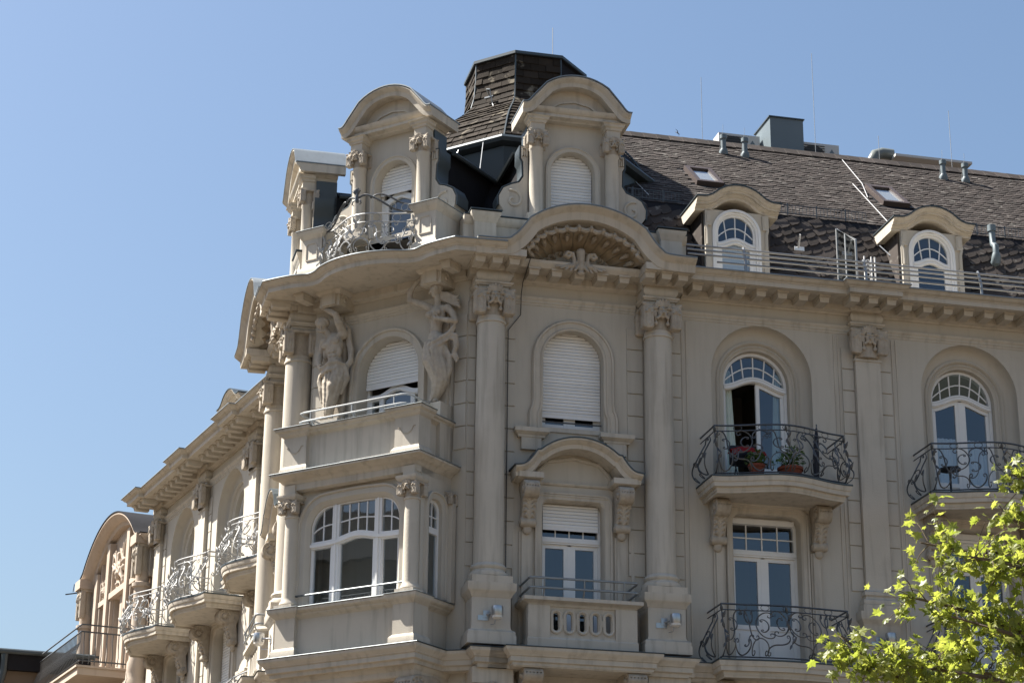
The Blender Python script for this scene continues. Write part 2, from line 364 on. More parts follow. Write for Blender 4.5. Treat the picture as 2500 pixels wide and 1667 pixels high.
# ------------------------------------------------------------------ carved pieces (sculpted once, shared by all copies)
def capital_mesh():
    s = SDF((-0.46, -0.42, 0.0), (0.46, 0.48, 0.68), 0.0122)
    s.u(s.cap((0, 0, 0), (0, 0, 0.46), 0.225, 0.235), 0.01)
    s.u(s.box((0, 0, 0.505), (0.35, 0.31, 0.03), 0.01), 0.01)
    def groove(pts, r=0.017):
        for p, q in zip(pts, pts[1:]): s.sub(s.cap(p, q, r), 0.004)
    for sx in (-1, 1):
        for sy in (-1, 1):
            cx, cy = 0.262 * sx, 0.235 * sy
            s.u(s.box((cx, cy, 0.265), (0.108, 0.105, 0.215), 0.045), 0.006)       # hanging scroll
            for q in (1, 0):                                                       # its winding groove, front and side
                f = (lambda t, z: (cx + t * sx, cy + 0.108 * sy, z)) if q else (lambda t, z: (cx + 0.112 * sx, cy + t * sy, z))
                groove([f(0.052, 0.44), f(0.056, 0.14), f(0.035, 0.085), f(-0.02, 0.08), f(-0.055, 0.13), f(-0.055, 0.30), f(-0.03, 0.345), f(0.0, 0.33), f(0.01, 0.22), f(-0.01, 0.16)], 0.016)
            s.u(s.cap((cx * 0.9, cy * 1.05, 0.46), (cx * 1.32, cy * 1.32, 0.515), 0.06, 0.035), 0.012)   # leaf tip under the abacus corner
            for q in (-1, 0, 1): s.u(s.cap((cx * 0.75, cy * 1.25, 0.43), (cx * (1.0 + 0.22 * q), cy * 1.50, 0.40 - 0.05 * abs(q)), 0.035, 0.018), 0.004)
            s.u(s.cap((cx * 0.42, cy * 1.15, 0.20), (cx * 0.45, cy * 1.2, 0.33), 0.016, 0.034), 0.006); s.u(s.ell((cx * 0.42, cy * 1.16, 0.165), (0.036, 0.03, 0.042)), 0.004)
            s.u(s.cap((cx * 0.30, cy * 1.2, 0.40), (cx * 0.72, cy * 1.25, 0.35), 0.026, 0.032), 0.005)
    for sy in (-1, 1):                                                              # mask with leafy crown
        y = 0.285 * sy
        s.u(s.ell((0, y + 0.02 * sy, 0.36), (0.082, 0.085, 0.115)), 0.006)
        s.u(s.cap((0, y + 0.085 * sy, 0.40), (0, y + 0.125 * sy, 0.335), 0.016, 0.026), 0.006)
        for sx in (-1, 1):
            s.sub(s.ell((0.037 * sx, y + 0.105 * sy, 0.385), (0.026, 0.04, 0.02)), 0.003)
            s.u(s.cap((0.012 * sx, y + 0.09 * sy, 0.415), (0.07 * sx, y + 0.075 * sy, 0.42), 0.015), 0.004)
            s.u(s.cap((0.02 * sx, y + 0.08 * sy, 0.31), (0.095 * sx, y + 0.05 * sy, 0.25), 0.022, 0.028), 0.006)
            s.u(s.ell((0.125 * sx, y + 0.02 * sy, 0.45), (0.052, 0.06, 0.042)), 0.006); s.sub(s.ell((0.125 * sx, y + 0.09 * sy, 0.445), (0.022, 0.03, 0.018)), 0.003)
        s.sub(s.ell((0, y + 0.095 * sy, 0.295), (0.036, 0.04, 0.014)), 0.003)
        for a in np.linspace(-1.3, 1.3, 7): s.u(s.cap((0, y + 0.02 * sy, 0.47), (0.14 * sin(a), y + 0.06 * sy, 0.475 + 0.12 * cos(a)), 0.026, 0.024), 0.002)
    return s.mesh('capital', STONE)

def console_mesh(w=0.135, h=0.88, d=0.50):            # S-scroll bracket, top at z=0, hanging down, back at v=0
    s = SDF((-w - 0.07, -0.04, -h - 0.06), (w + 0.07, d + 0.12, 0.03), 0.014)
    def band(pts, r, wu):
        f = None
        for i in range(len(pts) - 1):
            a = (0, pts[i][0], pts[i][1]); b = (0, pts[i + 1][0], pts[i + 1][1]); X = s.X; s.X = np.zeros_like(X)
            c = s.cap(a, b, r[i], r[i + 1]); s.X = X; f = c if f is None else np.minimum(f, c)
        return np.maximum(f, np.abs(s.X) - wu)
    s.u(band([(d * 0.66, -0.165), (d * 0.55, -0.165)], [0.155, 0.155], w), 0.02); s.u(band([(0.0, -0.06), (d * 0.6, -0.06)], [0.07, 0.07], w * 0.95), 0.01)
    s.u(band([(0.10, -0.12), (0.16, -0.34), (0.11, -0.52), (0.06, -0.70)], [0.14, 0.10, 0.085, 0.06], w * 0.88), 0.03)
    s.u(band([(0.12, -h + 0.17), (0.09, -h + 0.17)], [0.075, 0.075], w * 1.05), 0.015)
    s.u(s.ell((0, 0.07, -h + 0.05), (w * 0.62, 0.06, 0.085)), 0.02)
    for sx in (-1, 1):                                                              # volute eyes on both cheeks
        s.u(s.ell((w * sx, d * 0.66, -0.165), (0.03, 0.055, 0.055)), 0.01)
        for a in np.linspace(0.5, 2 * pi * 1.15, 12):
            r = 0.12 * (1 - a / 14); s.sub(s.ell((w * sx, d * 0.66 + r * cos(a), -0.165 + r * sin(a)), (0.03, 0.02, 0.02)), 0.006)
        s.u(s.ell((w * 1.0 * sx, 0.12, -h + 0.17), (0.03, 0.035, 0.035)), 0.01)
    for i in range(-2, 3): s.sub(s.cap((w * 0.36 * i, d * 0.66 + 0.155, -0.12), (w * 0.36 * i, d * 0.6, -0.32), 0.013), 0.006)
    s.u(s.cap((0, 0.265, -0.31), (0, 0.175, -0.66), 0.026, 0.018), 0.006)            # acanthus leaf on the front
    for q, z in enumerate((-0.35, -0.44, -0.53, -0.61)):
        v = 0.25 - 0.026 * q; l = w * (0.95 - 0.12 * q)
        for sx in (-1, 1):
            s.u(s.cap((0.012 * sx, v, z - 0.03), (l * 0.62 * sx, v + 0.03, z + 0.025), 0.022, 0.030), 0.003); s.u(s.cap((l * 0.62 * sx, v + 0.03, z + 0.025), (l * 1.02 * sx, v + 0.005, z - 0.005), 0.028, 0.012), 0.003)
            s.sub(s.cap((0.03 * sx, v + 0.045, z - 0.055), (l * 0.85 * sx, v + 0.05, z - 0.030), 0.013), 0.004)
    return s.mesh('bracket', STONE)

def cartouche_mesh():                                 # scrolls and drooping leaves at the foot of the shell
    s = SDF((-0.62, -0.02, -0.34), (0.62, 0.30, 0.34), 0.0135)
    s.u(s.cap((0, 0.12, 0.20), (0, 0.14, -0.18), 0.085, 0.05), 0.02)
    for i in (-1, 0, 1): s.sub(s.cap((0.035 * i, 0.225, 0.22), (0.02 * i, 0.20, -0.1), 0.012), 0.01)
    for sx in (-1, 1):
        s.chain([(0.14 * sx, 0.10, -0.13), (0.125 * sx, 0.11, 0.03), (0.15 * sx, 0.11, 0.15), (0.25 * sx, 0.11, 0.17), (0.29 * sx, 0.11, 0.10), (0.23 * sx, 0.11, 0.065), (0.2 * sx, 0.11, 0.10)], 0.036, 0.008, 1.8)
        s.chain([(0.10 * sx, 0.10, -0.05), (0.17 * sx, 0.12, -0.13), (0.34 * sx, 0.09, -0.14), (0.52 * sx, 0.06, -0.12)], [0.06, 0.06, 0.045, 0.02], 0.02)
        for q in range(4):
            s.u(s.cap((0.14 * sx + 0.07 * q * sx, 0.11, -0.14), (0.20 * sx + 0.09 * q * sx, 0.16, -0.26 + 0.025 * q), 0.035, 0.02), 0.008)
        s.u(s.cap((0.05 * sx, 0.13, -0.12), (0.12 * sx, 0.17, -0.24), 0.04, 0.025), 0.01)
    s.u(s.ell((0, 0.13, -0.27), (0.07, 0.05, 0.06)), 0.02)
    return s.mesh('cartouche', STONE)

def relief_mesh():                                    # plant relief of the neighbour's gable
    s = SDF((-0.75, -0.05, -0.75), (0.75, 0.2, 0.8), 0.022)
    r2 = random.Random(3)
    for i in range(26):
        a = r2.uniform(-1.3, 1.3); x = r2.uniform(-0.4, 0.4); z = r2.uniform(-0.6, 0.2); l = r2.uniform(0.2, 0.5)
        s.u(s.cap((x, 0.03, z), (x + l * sin(a), 0.1, z + l * cos(a)), 0.07, 0.025), 0.02)
    for i in range(10): s.u(s.ell((r2.uniform(-0.5, 0.5), 0.06, r2.uniform(-0.6, 0.3)), r2.uniform(0.06, 0.12)), 0.02)
    return s.mesh('leaf_relief', BEIGE2)

def folds(s, mask_c, mask_r, amp, fu, fz, ph=0.0):    # cloth folds pressed into whatever lies in an ellipsoid
    w = np.clip(-s.ell(mask_c, mask_r) / 0.06, 0, 1); a = np.arctan2(s.X - mask_c[0], s.Y - mask_c[1] + 0.3)
    s.f = s.f + w * amp * np.sin(fu * a + fz * s.Z + ph + 2.0 * np.sin(5 * s.Z)); return s

def head(s, c, r, turn, tilt):                        # skull, jaw, nose, brows, eyes, mouth, ears; turn<0 looks to the left
    f = np.array((sin(turn) * cos(tilt), cos(turn) * cos(tilt), -sin(tilt))); rt = np.array((cos(turn), -sin(turn), 0)); up = np.cross(rt, f) * -1
    if up[2] < 0: up = -up
    P = lambda a, b, d: tuple(np.array(c) + r * (a * rt + b * f + d * up))
    s.u(s.ell(P(0, -0.1, 0.15), r), 0.01); s.u(s.cap(P(0, 0.1, 0.1), P(0, 0.38, -0.75), r * 0.86, r * 0.5), 0.02)
    s.u(s.cap(P(0, 0.86, 0.1), P(0, 1.12, -0.3), r * 0.10, r * 0.17), 0.012)
    for q in (-1, 1):
        s.sub(s.ell(P(0.36 * q, 0.92, 0.02), r * 0.17), 0.012); s.u(s.ell(P(0.34 * q, 0.80, 0.0), r * 0.13), 0.004)
        s.u(s.cap(P(0.12 * q, 0.93, 0.2), P(0.6 * q, 0.72, 0.2), r * 0.10), 0.012); s.u(s.ell(P(0.93 * q, -0.05, -0.1), (r * 0.16, r * 0.2, r * 0.26)), 0.01)
    s.u(s.cap(P(-0.22, 0.84, -0.60), P(0.22, 0.84, -0.60), r * 0.10), 0.008); s.sub(s.cap(P(-0.22, 0.97, -0.58), P(0.22, 0.97, -0.58), r * 0.035), 0.006)
    return P

def hand(s, a, d, side, r=0.02, curl=0.5):            # palm, four bent fingers of unequal length, thumb from the side
    a = np.array(a, float); d = np.array(d, float); d /= np.linalg.norm(d); side = np.array(side, float); side -= d * side.dot(d); side /= np.linalg.norm(side)
    nrm = np.cross(d, side); s.u(s.cap(tuple(a), tuple(a + d * 0.075), 0.034, 0.038), 0.02)
    for i, l in enumerate((0.075, 0.09, 0.085, 0.065)):
        b = a + d * 0.085 + side * (0.036 - 0.024 * i); m = b + d * l * 0.55; e = m + (d * (1 - curl) + nrm * curl) * l * 0.55
        s.u(s.cap(tuple(b), tuple(m), 0.0125, 0.011), 0.006); s.u(s.cap(tuple(m), tuple(e), 0.011, 0.009), 0.004)
    t = a + d * 0.02 + side * 0.035; m = t + (d * 0.6 + side * 0.8) * 0.05; s.u(s.cap(tuple(t), tuple(m), 0.016, 0.013), 0.01); s.u(s.cap(tuple(m), tuple(m + d * 0.045), 0.013, 0.01), 0.005)

def at_path(pts, t):
    x = t * (len(pts) - 1); k = min(int(x), len(pts) - 2); q = x - k; return [p + (r - p) * q for p, r in zip(pts[k], pts[k + 1])]
def drapery(s, spine, n, swirl, th=0.03, t0=0.0, t1=1.0, ph=0.0, rmul=1.0):
    """cloth round the legs: a core and ridges of cloth that run down and twist; spine = [(x, y, z, rx, ry)]"""
    s.chain([p[:3] for p in spine], [p[3] * 0.86 for p in spine], 0.04, 0.85)
    for i in range(n):
        a0 = -1.9 + 3.8 * (i + 0.5) / n + ph; rr = th * (0.75 + 0.5 * ((i * 7) % 5) / 4); pts = []
        for t in np.linspace(t0, t1 - 0.06 * ((i * 3) % 4), 12):
            x, y, z, rx, ry = at_path(spine, t); a = a0 * (1 - 0.25 * t) + swirl * t + 0.12 * sin(6 * t + i); pts.append((x + rx * sin(a) * rmul, y + ry * cos(a) * rmul, z))
        s.chain(pts, [rr * (0.5 + 0.7 * sin(pi * (0.15 + 0.8 * k / 11))) for k in range(12)], 0.012)
def cloth_band(s, pts, r, rows, spread, k=0.012):     # a rolled or flying piece of cloth: parallel strands
    for q in range(rows):
        o = (q - (rows - 1) / 2) * spread; m = [(x + 0.25 * o, y + 0.5 * abs(o), z + o) for x, y, z in pts]
        s.chain(m, [r * (0.7 + 0.5 * sin(pi * (0.2 + 0.75 * i / (len(m) - 1)))) for i in range(len(m))], k)
def toes(s, a, d):
    s.u(s.cap(a, (a[0] + d[0] * 0.10, a[1] + d[1] * 0.10, 0.03), 0.045, 0.032), 0.02)
    for i in range(5): s.u(s.ell((a[0] + d[0] * 0.135 + (i - 2) * 0.014, a[1] + d[1] * 0.135 - abs(i - 1) * 0.006, 0.025), 0.013), 0.006)

def atlas_mesh():
    s = SDF((-0.55, -0.2, -0.02), (0.55, 0.52, 2.36), 0.0118)
    s.u(s.ell((-0.04, 0.13, 1.44), (0.205, 0.135, 0.24)), 0.03); s.u(s.ell((0.0, 0.12, 1.16), (0.145, 0.11, 0.16)), 0.05); s.u(s.ell((0.03, 0.12, 0.98), (0.185, 0.135, 0.14)), 0.04)
    s.u(s.cap((-0.25, 0.11, 1.59), (0.16, 0.11, 1.66), 0.078, 0.085), 0.03)
    for sx in (-1, 1): s.u(s.ell((-0.05 + 0.095 * sx, 0.235, 1.49 + 0.03 * sx), (0.10, 0.05, 0.075)), 0.006); s.u(s.ell((-0.035 + 0.155 * sx, 0.17, 1.32), (0.05, 0.05, 0.11)), 0.012)
    s.sub(s.cap((-0.05, 0.29, 1.55), (-0.01, 0.255, 1.14), 0.010), 0.012)
    for i in range(3):
        for sx in (-1, 1): s.u(s.ell((-0.01 + 0.045 * sx + 0.01 * i, 0.232 - 0.012 * i, 1.32 - 0.075 * i), (0.040, 0.026, 0.031)), 0.004)
    s.sub(s.ell((0.015, 0.235, 1.085), 0.013), 0.008)
    s.u(s.ell((-0.27, 0.11, 1.58), 0.092), 0.02); s.chain([(-0.28, 0.11, 1.56), (-0.345, 0.12, 1.34)], [0.078, 0.06], 0.012); s.chain([(-0.345, 0.12, 1.34), (-0.31, 0.20, 1.20), (-0.26, 0.26, 1.07)], [0.058, 0.06, 0.04], 0.012)
    hand(s, (-0.25, 0.27, 1.05), (0.55, 0.15, -0.45), (0.3, 0.5, 0.6))
    s.u(s.ell((0.16, 0.12, 1.66), 0.095), 0.02); s.chain([(0.16, 0.14, 1.70), (0.15, 0.26, 1.85), (0.12, 0.32, 1.99)], [0.082, 0.075, 0.056], 0.015); s.chain([(0.12, 0.32, 1.99), (0.0, 0.31, 2.07), (-0.13, 0.29, 2.14)], [0.055, 0.058, 0.038], 0.012)
    hand(s, (-0.15, 0.285, 2.155), (-0.75, -0.05, 0.4), (0, 0.4, 0.8))
    s.u(s.cap((-0.12, 0.13, 1.62), (-0.21, 0.20, 1.80), 0.075, 0.062), 0.02); s.u(s.cap((-0.03, 0.10, 1.68), (-0.19, 0.15, 1.74), 0.05, 0.04), 0.02)
    P = head(s, (-0.24, 0.235, 1.875), 0.108, 0.35, 0.55)
    for i in range(34):                                                                                              # curly hair
        a = i * 2.4; e = -0.3 + 1.3 * (i / 34); rr = sqrt(max(0, 1 - min(1, e) ** 2)); s.u(s.ell(P(1.04 * rr * cos(a), min(0.1, 1.04 * rr * sin(a)) - 0.08, 0.35 + 0.82 * min(1, e)), 0.032), 0.004)
    for i in range(9): s.u(s.ell(P(0.62 * cos(pi * i / 8), 0.62 + 0.2 * sin(pi * i / 8), -0.70 - 0.2 * sin(pi * i / 8)), 0.03), 0.005)   # beard
    drapery(s, [(0.03, 0.13, 1.00, 0.20, 0.15), (0.04, 0.17, 0.72, 0.19, 0.16), (0.0, 0.16, 0.45, 0.14, 0.13), (-0.06, 0.15, 0.20, 0.085, 0.08), (-0.08, 0.15, 0.09, 0.06, 0.06)], 11, -0.5, 0.034)
    s.chain([(0.12, 0.24, 0.80), (0.08, 0.29, 0.62), (0.0, 0.22, 0.36)], [0.09, 0.085, 0.05], 0.03)                     # knee under the cloth
    cloth_band(s, [(-0.26, 0.16, 0.93), (-0.16, 0.25, 0.95), (0.0, 0.29, 1.0), (0.15, 0.25, 1.02), (0.24, 0.14, 0.98)], 0.03, 4, 0.042)
    cloth_band(s, [(-0.25, 0.19, 0.95), (-0.27, 0.2, 0.80), (-0.22, 0.2, 0.62), (-0.20, 0.17, 0.42), (-0.15, 0.15, 0.26)], 0.032, 3, 0.03)
    cloth_band(s, [(0.25, 0.10, 1.0), (0.32, 0.06, 1.12), (0.30, 0.03, 1.32), (0.24, 0.02, 1.52), (0.22, 0.02, 1.72), (0.12, 0.04, 1.86)], 0.036, 3, 0.04)
    cloth_band(s, [(0.25, 0.12, 0.96), (0.27, 0.10, 0.78), (0.18, 0.12, 0.55)], 0.04, 3, 0.04)
    s.u(s.cap((-0.10, 0.16, 0.24), (-0.12, 0.17, 0.05), 0.055, 0.038), 0.02); s.u(s.cap((-0.04, 0.15, 0.22), (-0.01, 0.16, 0.05), 0.055, 0.038), 0.02); toes(s, (-0.12, 0.18, 0.035), (-0.35, 0.9)); toes(s, (0.0, 0.18, 0.035), (0.4, 0.9))
    s.u(s.box((-0.02, -0.02, 0.8), (0.17, 0.06, 0.8), 0.04), 0.01)
    return s.mesh('body', STONE)

def caryatid_mesh():
    s = SDF((-0.80, -0.2, -0.02), (0.58, 0.52, 2.64), 0.0118)
    s.u(s.ell((-0.04, 0.14, 1.66), (0.165, 0.115, 0.20)), 0.03); s.u(s.ell((-0.07, 0.13, 1.40), (0.125, 0.10, 0.15)), 0.05); s.u(s.ell((-0.03, 0.13, 1.17), (0.19, 0.14, 0.16)), 0.05)
    s.u(s.cap((-0.17, 0.12, 1.82), (0.16, 0.12, 1.79), 0.062, 0.066), 0.03)
    for sx in (-1, 1): s.u(s.ell((-0.05 + 0.085 * sx, 0.25, 1.68 + 0.01 * sx), (0.07, 0.062, 0.068)), 0.008)
    s.u(s.ell((-0.06, 0.20, 1.25), (0.11, 0.07, 0.12)), 0.02); s.sub(s.ell((-0.065, 0.272, 1.28), 0.011), 0.008); s.sub(s.cap((-0.05, 0.28, 1.62), (-0.065, 0.24, 1.36), 0.008), 0.012)
    s.chain([(-0.17, 0.12, 1.83), (-0.34, 0.17, 1.93), (-0.58, 0.24, 2.04)], [0.075, 0.064, 0.05], 0.015); s.chain([(-0.58, 0.24, 2.04), (-0.57, 0.24, 2.20), (-0.46, 0.23, 2.35), (-0.30, 0.22, 2.45)], [0.05, 0.053, 0.045, 0.034], 0.012)
    hand(s, (-0.28, 0.22, 2.46), (0.8, 0.0, 0.25), (0, 0.5, 0.8))
    s.chain([(0.17, 0.12, 1.79), (0.28, 0.11, 1.66), (0.36, 0.15, 1.50)], [0.072, 0.062, 0.05], 0.012); s.chain([(0.36, 0.15, 1.50), (0.26, 0.25, 1.50), (0.13, 0.30, 1.53)], [0.05, 0.05, 0.034], 0.012)
    hand(s, (0.11, 0.305, 1.535), (-0.9, 0.1, 0.2), (0, 0.3, 0.9))
    s.u(s.cap((-0.02, 0.13, 1.80), (-0.04, 0.15, 2.04), 0.062, 0.056), 0.025)
    P = head(s, (-0.06, 0.17, 2.15), 0.108, -0.8, 0.2)
    for i in range(36):
        a = i * 2.4; e = -0.25 + 1.25 * (i / 36); rr = sqrt(max(0, 1 - min(1, e) ** 2)); s.u(s.ell(P(1.05 * rr * cos(a), min(0.05, 1.05 * rr * sin(a)), 0.3 + 0.88 * min(1, e)), 0.034), 0.006)
    for q in range(4): s.chain([(0.0, 0.10, 2.10 - 0.03 * q), (0.12, 0.07, 2.09 - 0.05 * q), (0.22, 0.05, 2.03 - 0.05 * q), (0.30 + 0.02 * q, 0.04, 2.00 - 0.06 * q), (0.36, 0.03, 2.03 - 0.09 * q)], [0.045, 0.036, 0.032, 0.026, 0.010], 0.008)
    drapery(s, [(-0.03, 0.14, 1.16, 0.205, 0.16), (-0.07, 0.17, 0.90, 0.20, 0.17), (0.03, 0.17, 0.62, 0.17, 0.14), (0.07, 0.15, 0.40, 0.12, 0.11), (-0.02, 0.14, 0.18, 0.08, 0.07), (-0.10, 0.14, 0.08, 0.05, 0.05)], 12, 0.7, 0.034)
    s.chain([(-0.12, 0.24, 0.98), (-0.13, 0.29, 0.78), (-0.02, 0.22, 0.50)], [0.09, 0.085, 0.05], 0.03)
    cloth_band(s, [(-0.26, 0.16, 1.04), (-0.16, 0.25, 1.02), (0.0, 0.29, 1.05), (0.13, 0.26, 1.12), (0.24, 0.17, 1.22), (0.33, 0.12, 1.38)], 0.03, 4, 0.04)
    cloth_band(s, [(0.24, 0.15, 1.24), (0.35, 0.11, 1.20), (0.36, 0.09, 1.05), (0.30, 0.08, 0.92), (0.36, 0.06, 0.80)], 0.034, 3, 0.035)
    cloth_band(s, [(0.16, 0.16, 1.0), (0.24, 0.13, 0.82), (0.25, 0.12, 0.60), (0.16, 0.13, 0.38), (0.06, 0.14, 0.24)], 0.034, 3, 0.035)
    s.u(s.cap((-0.06, 0.15, 0.24), (-0.12, 0.16, 0.05), 0.05, 0.035), 0.02); s.u(s.cap((0.0, 0.15, 0.24), (-0.02, 0.16, 0.05), 0.05, 0.035), 0.02); toes(s, (-0.12, 0.17, 0.035), (-0.4, 0.9)); toes(s, (-0.01, 0.17, 0.035), (0.3, 0.9))
    s.u(s.box((0.0, -0.02, 0.9), (0.14, 0.06, 0.9), 0.04), 0.01)
    return s.mesh('body', STONE)

CAPM, CONM = capital_mesh(), console_mesh()
CACHE['capital'] = CAPM; CACHE['bracket'] = CONM

# ------------------------------------------------------------------ wrought iron
def scroll_curve(kind, n=52):
    def run(sgn):
        x = y = 0.0; hd = 0.0 if sgn > 0 else pi; out = []
        for i in range(n):
            t = (i + 0.5) / n; st = (1.0 / n) * (1.25 - 0.75 * t)
            k = (1.6 if kind == 'C' else 0.6 + 1.6 * t) + 33 * t ** 2.7
            hd += k * st * (sgn if kind == 'C' else 1); x += cos(hd) * st; y += sin(hd) * st; out.append((x, y))
        return out
    a = run(1); b = run(-1); c = b[::-1] + [(0, 0)] + a
    xs = [p[0] for p in c]; ys = [p[1] for p in c]; x0, x1, y0, y1 = min(xs), max(xs), min(ys), max(ys)
    return [((x - x0) / (x1 - x0), (y - y0) / (y1 - y0)) for x, y in c]
CS, SS = scroll_curve('C'), scroll_curve('S')
def place(cv, x0, y0, x1, y1, fx=False, fy=False, tr=False):
    o = []
    for x, y in cv:
        if tr: x, y = y, x
        if fx: x = 1 - x
        if fy: y = 1 - y
        o.append((x0 + (x1 - x0) * x, y0 + (y1 - y0) * y))
    return o
HALF_A = [(SS, .03, .40, .26, 1.0, 0, 0, 1), (CS, .02, .02, .25, .40, 0, 1, 0), (SS, .22, .20, .50, .92, 1, 0, 1), (CS, .27, .02, .50, .30, 0, 0, 0), (CS, .26, .80, .48, 1.0, 0, 1, 0),
          (CS, .48, .42, .70, 1.0, 0, 0, 1), (SS, .50, .02, .76, .50, 0, 0, 0), (SS, .70, .34, .97, 1.0, 0, 0, 1), (CS, .76, .02, .98, .40, 1, 0, 0), (CS, .08, .52, .20, .80, 1, 0, 1),
          (CS, .34, .36, .46, .62, 0, 0, 1), (CS, .53, .56, .64, .84, 1, 0, 1), (SS, .62, .22, .74, .46, 1, 0, 1), (CS, .80, .52, .90, .80, 0, 0, 1)]
HALF_B = [(CS, .01, .42, .24, 1.0, 0, 0, 1), (SS, .02, .02, .34, .44, 1, 0, 0), (CS, .24, .36, .50, .96, 1, 0, 1), (CS, .33, .02, .58, .36, 0, 1, 0), (SS, .48, .32, .72, 1.0, 0, 0, 1), (CS, .60, .02, .84, .34, 0, 0, 0),
          (SS, .70, .30, .98, 1.0, 1, 0, 1), (CS, .84, .02, .99, .34, 1, 0, 0), (CS, .08, .56, .18, .86, 1, 0, 1), (CS, .31, .50, .43, .80, 0, 0, 1), (CS, .54, .70, .66, .98, 1, 0, 0), (SS, .56, .18, .70, .42, 1, 0, 1), (CS, .79, .52, .90, .82, 0, 0, 1)]
SIDE = [(SS, .08, .40, .55, 1.0, 0, 0, 1), (CS, .04, .02, .50, .42, 0, 1, 0), (CS, .5, .03, .96, .48, 1, 0, 0), (SS, .5, .4, .95, 1.0, 1, 0, 1), (CS, .3, .3, .7, .62, 1, 0, 1)]

def iron_rail(F, bal, key, path, zb, zt, half, belly, m, band=0.10, r=0.0105, sides=True, front=None):
    """path: plan polyline [(u,v)] from wall to wall; front=(i0,i1) index range of its front; scrolls become parts of the balcony"""
    i0, i1 = front; fp = path[i0:i1 + 1]; key = key + m.name
    def mapper(pl, zlo, zhi):
        L = [0]
        for a, b in zip(pl, pl[1:]): L.append(L[-1] + hypot(b[0] - a[0], b[1] - a[1]))
        o1 = offs(pl, 1.0)
        def f(x, y):
            t = x * L[-1]; k = 0
            while k < len(L) - 2 and L[k + 1] < t: k += 1
            q = (t - L[k]) / max(1e-6, L[k + 1] - L[k]); p = [pl[k][c] + (pl[k + 1][c] - pl[k][c]) * q for c in (0, 1)]
            n = [o1[k][c] + (o1[k + 1][c] - o1[k][c]) * q - p[c] for c in (0, 1)]
            e = belly * 1.25 * max(0.0, sin(pi * min(1.0, y * 1.15) ** 0.62))
            return (p[0] + n[0] * e, p[1] + n[1] * e, zlo + (zhi - zlo) * y)
        return f
    zm = zt - band
    rails = MB()
    for z, rr in ((zt, 0.017), (zm, 0.011), (zb, 0.013)): rails.tube([(u, v, z) for u, v in path], rr, 5)
    f = mapper(fp, zb, zm)
    for x in (0.0, 1.0):
        rails.tube([f(x, y / 8) for y in range(9)], 0.012, 5); rails.tube([f(x, 1.0), (*f(x, 1.0)[:2], zt)], 0.010, 4)
    for x in (0.16, 0.33, 0.5, 0.67, 0.84):                                          # little links of the top band
        c = f(x, 1.0); cc = f(min(1, x + 0.02), 1.0); du, dv = cc[0] - c[0], cc[1] - c[1]; l = hypot(du, dv); du /= l; dv /= l
        rails.tube([(c[0] + du * 0.075 * cos(a), c[1] + dv * 0.075 * cos(a), zm + band / 2 + band * 0.46 * sin(a)) for a in np.linspace(0, 2 * pi, 12, endpoint=False)], 0.006, 4, closed=True)
    add('railing', rails, m, bal, F, key=key + 'rail')
    def put(pl2, g, nm):
        mb = MB(); k = len(pl2); mb.tube([g(min(1, max(0, x)), y) for x, y in pl2], [r * (0.75 + 0.5 * sin(pi * i / (k - 1))) for i in range(k)], 4)
        return add('scroll', mb, m, bal, F, key=key + nm)
    for i, (cv, x0, y0, x1, y1, fx, fy, tr) in enumerate(half):
        put(place(cv, 0.5 + x0 / 2, y0, 0.5 + x1 / 2, y1, fx, fy, tr), f, 'a%d' % i)
        put(place(cv, 0.5 - x1 / 2, y0, 0.5 - x0 / 2, y1, not fx, fy, tr), f, 'b%d' % i)
    if sides:
        for nm, pl in (('l', path[:i0 + 1]), ('r', path[i1:])):
            g = mapper(pl, zb, zm)
            for i, (cv, x0, y0, x1, y1, fx, fy, tr) in enumerate(SIDE): put(place(cv, x0, y0, x1, y1, fx, fy, tr), g, nm + str(i))
    q = 0                                                                              # beaten leaves on the corners and in the middle
    for x in (0.0, 0.5, 1.0):
        for y, a in ((0.25, 0.5), (0.55, -0.5), (0.8, 0.4), (0.95, -0.3)):
            c = f(x, y); w_ = 0.9 if x == 0.5 else 0.6
            for pts, rr in (([(c[0] + a * 0.16 * t * w_, c[1] + 0.05 * t + 0.01, c[2] + 0.13 * t) for t in (0, .25, .5, .75, 1)], [.006, .022, .028, .018, .004]), ([(c[0] - a * 0.12 * t, c[1] + 0.04 * t + 0.01, c[2] - 0.10 * t) for t in (0, .3, .6, 1)], [.005, .018, .02, .004])):
                add('iron_leaf', MB().tube(pts, rr, 5), m, bal, F, key=key + 'orn%d' % q); q += 1

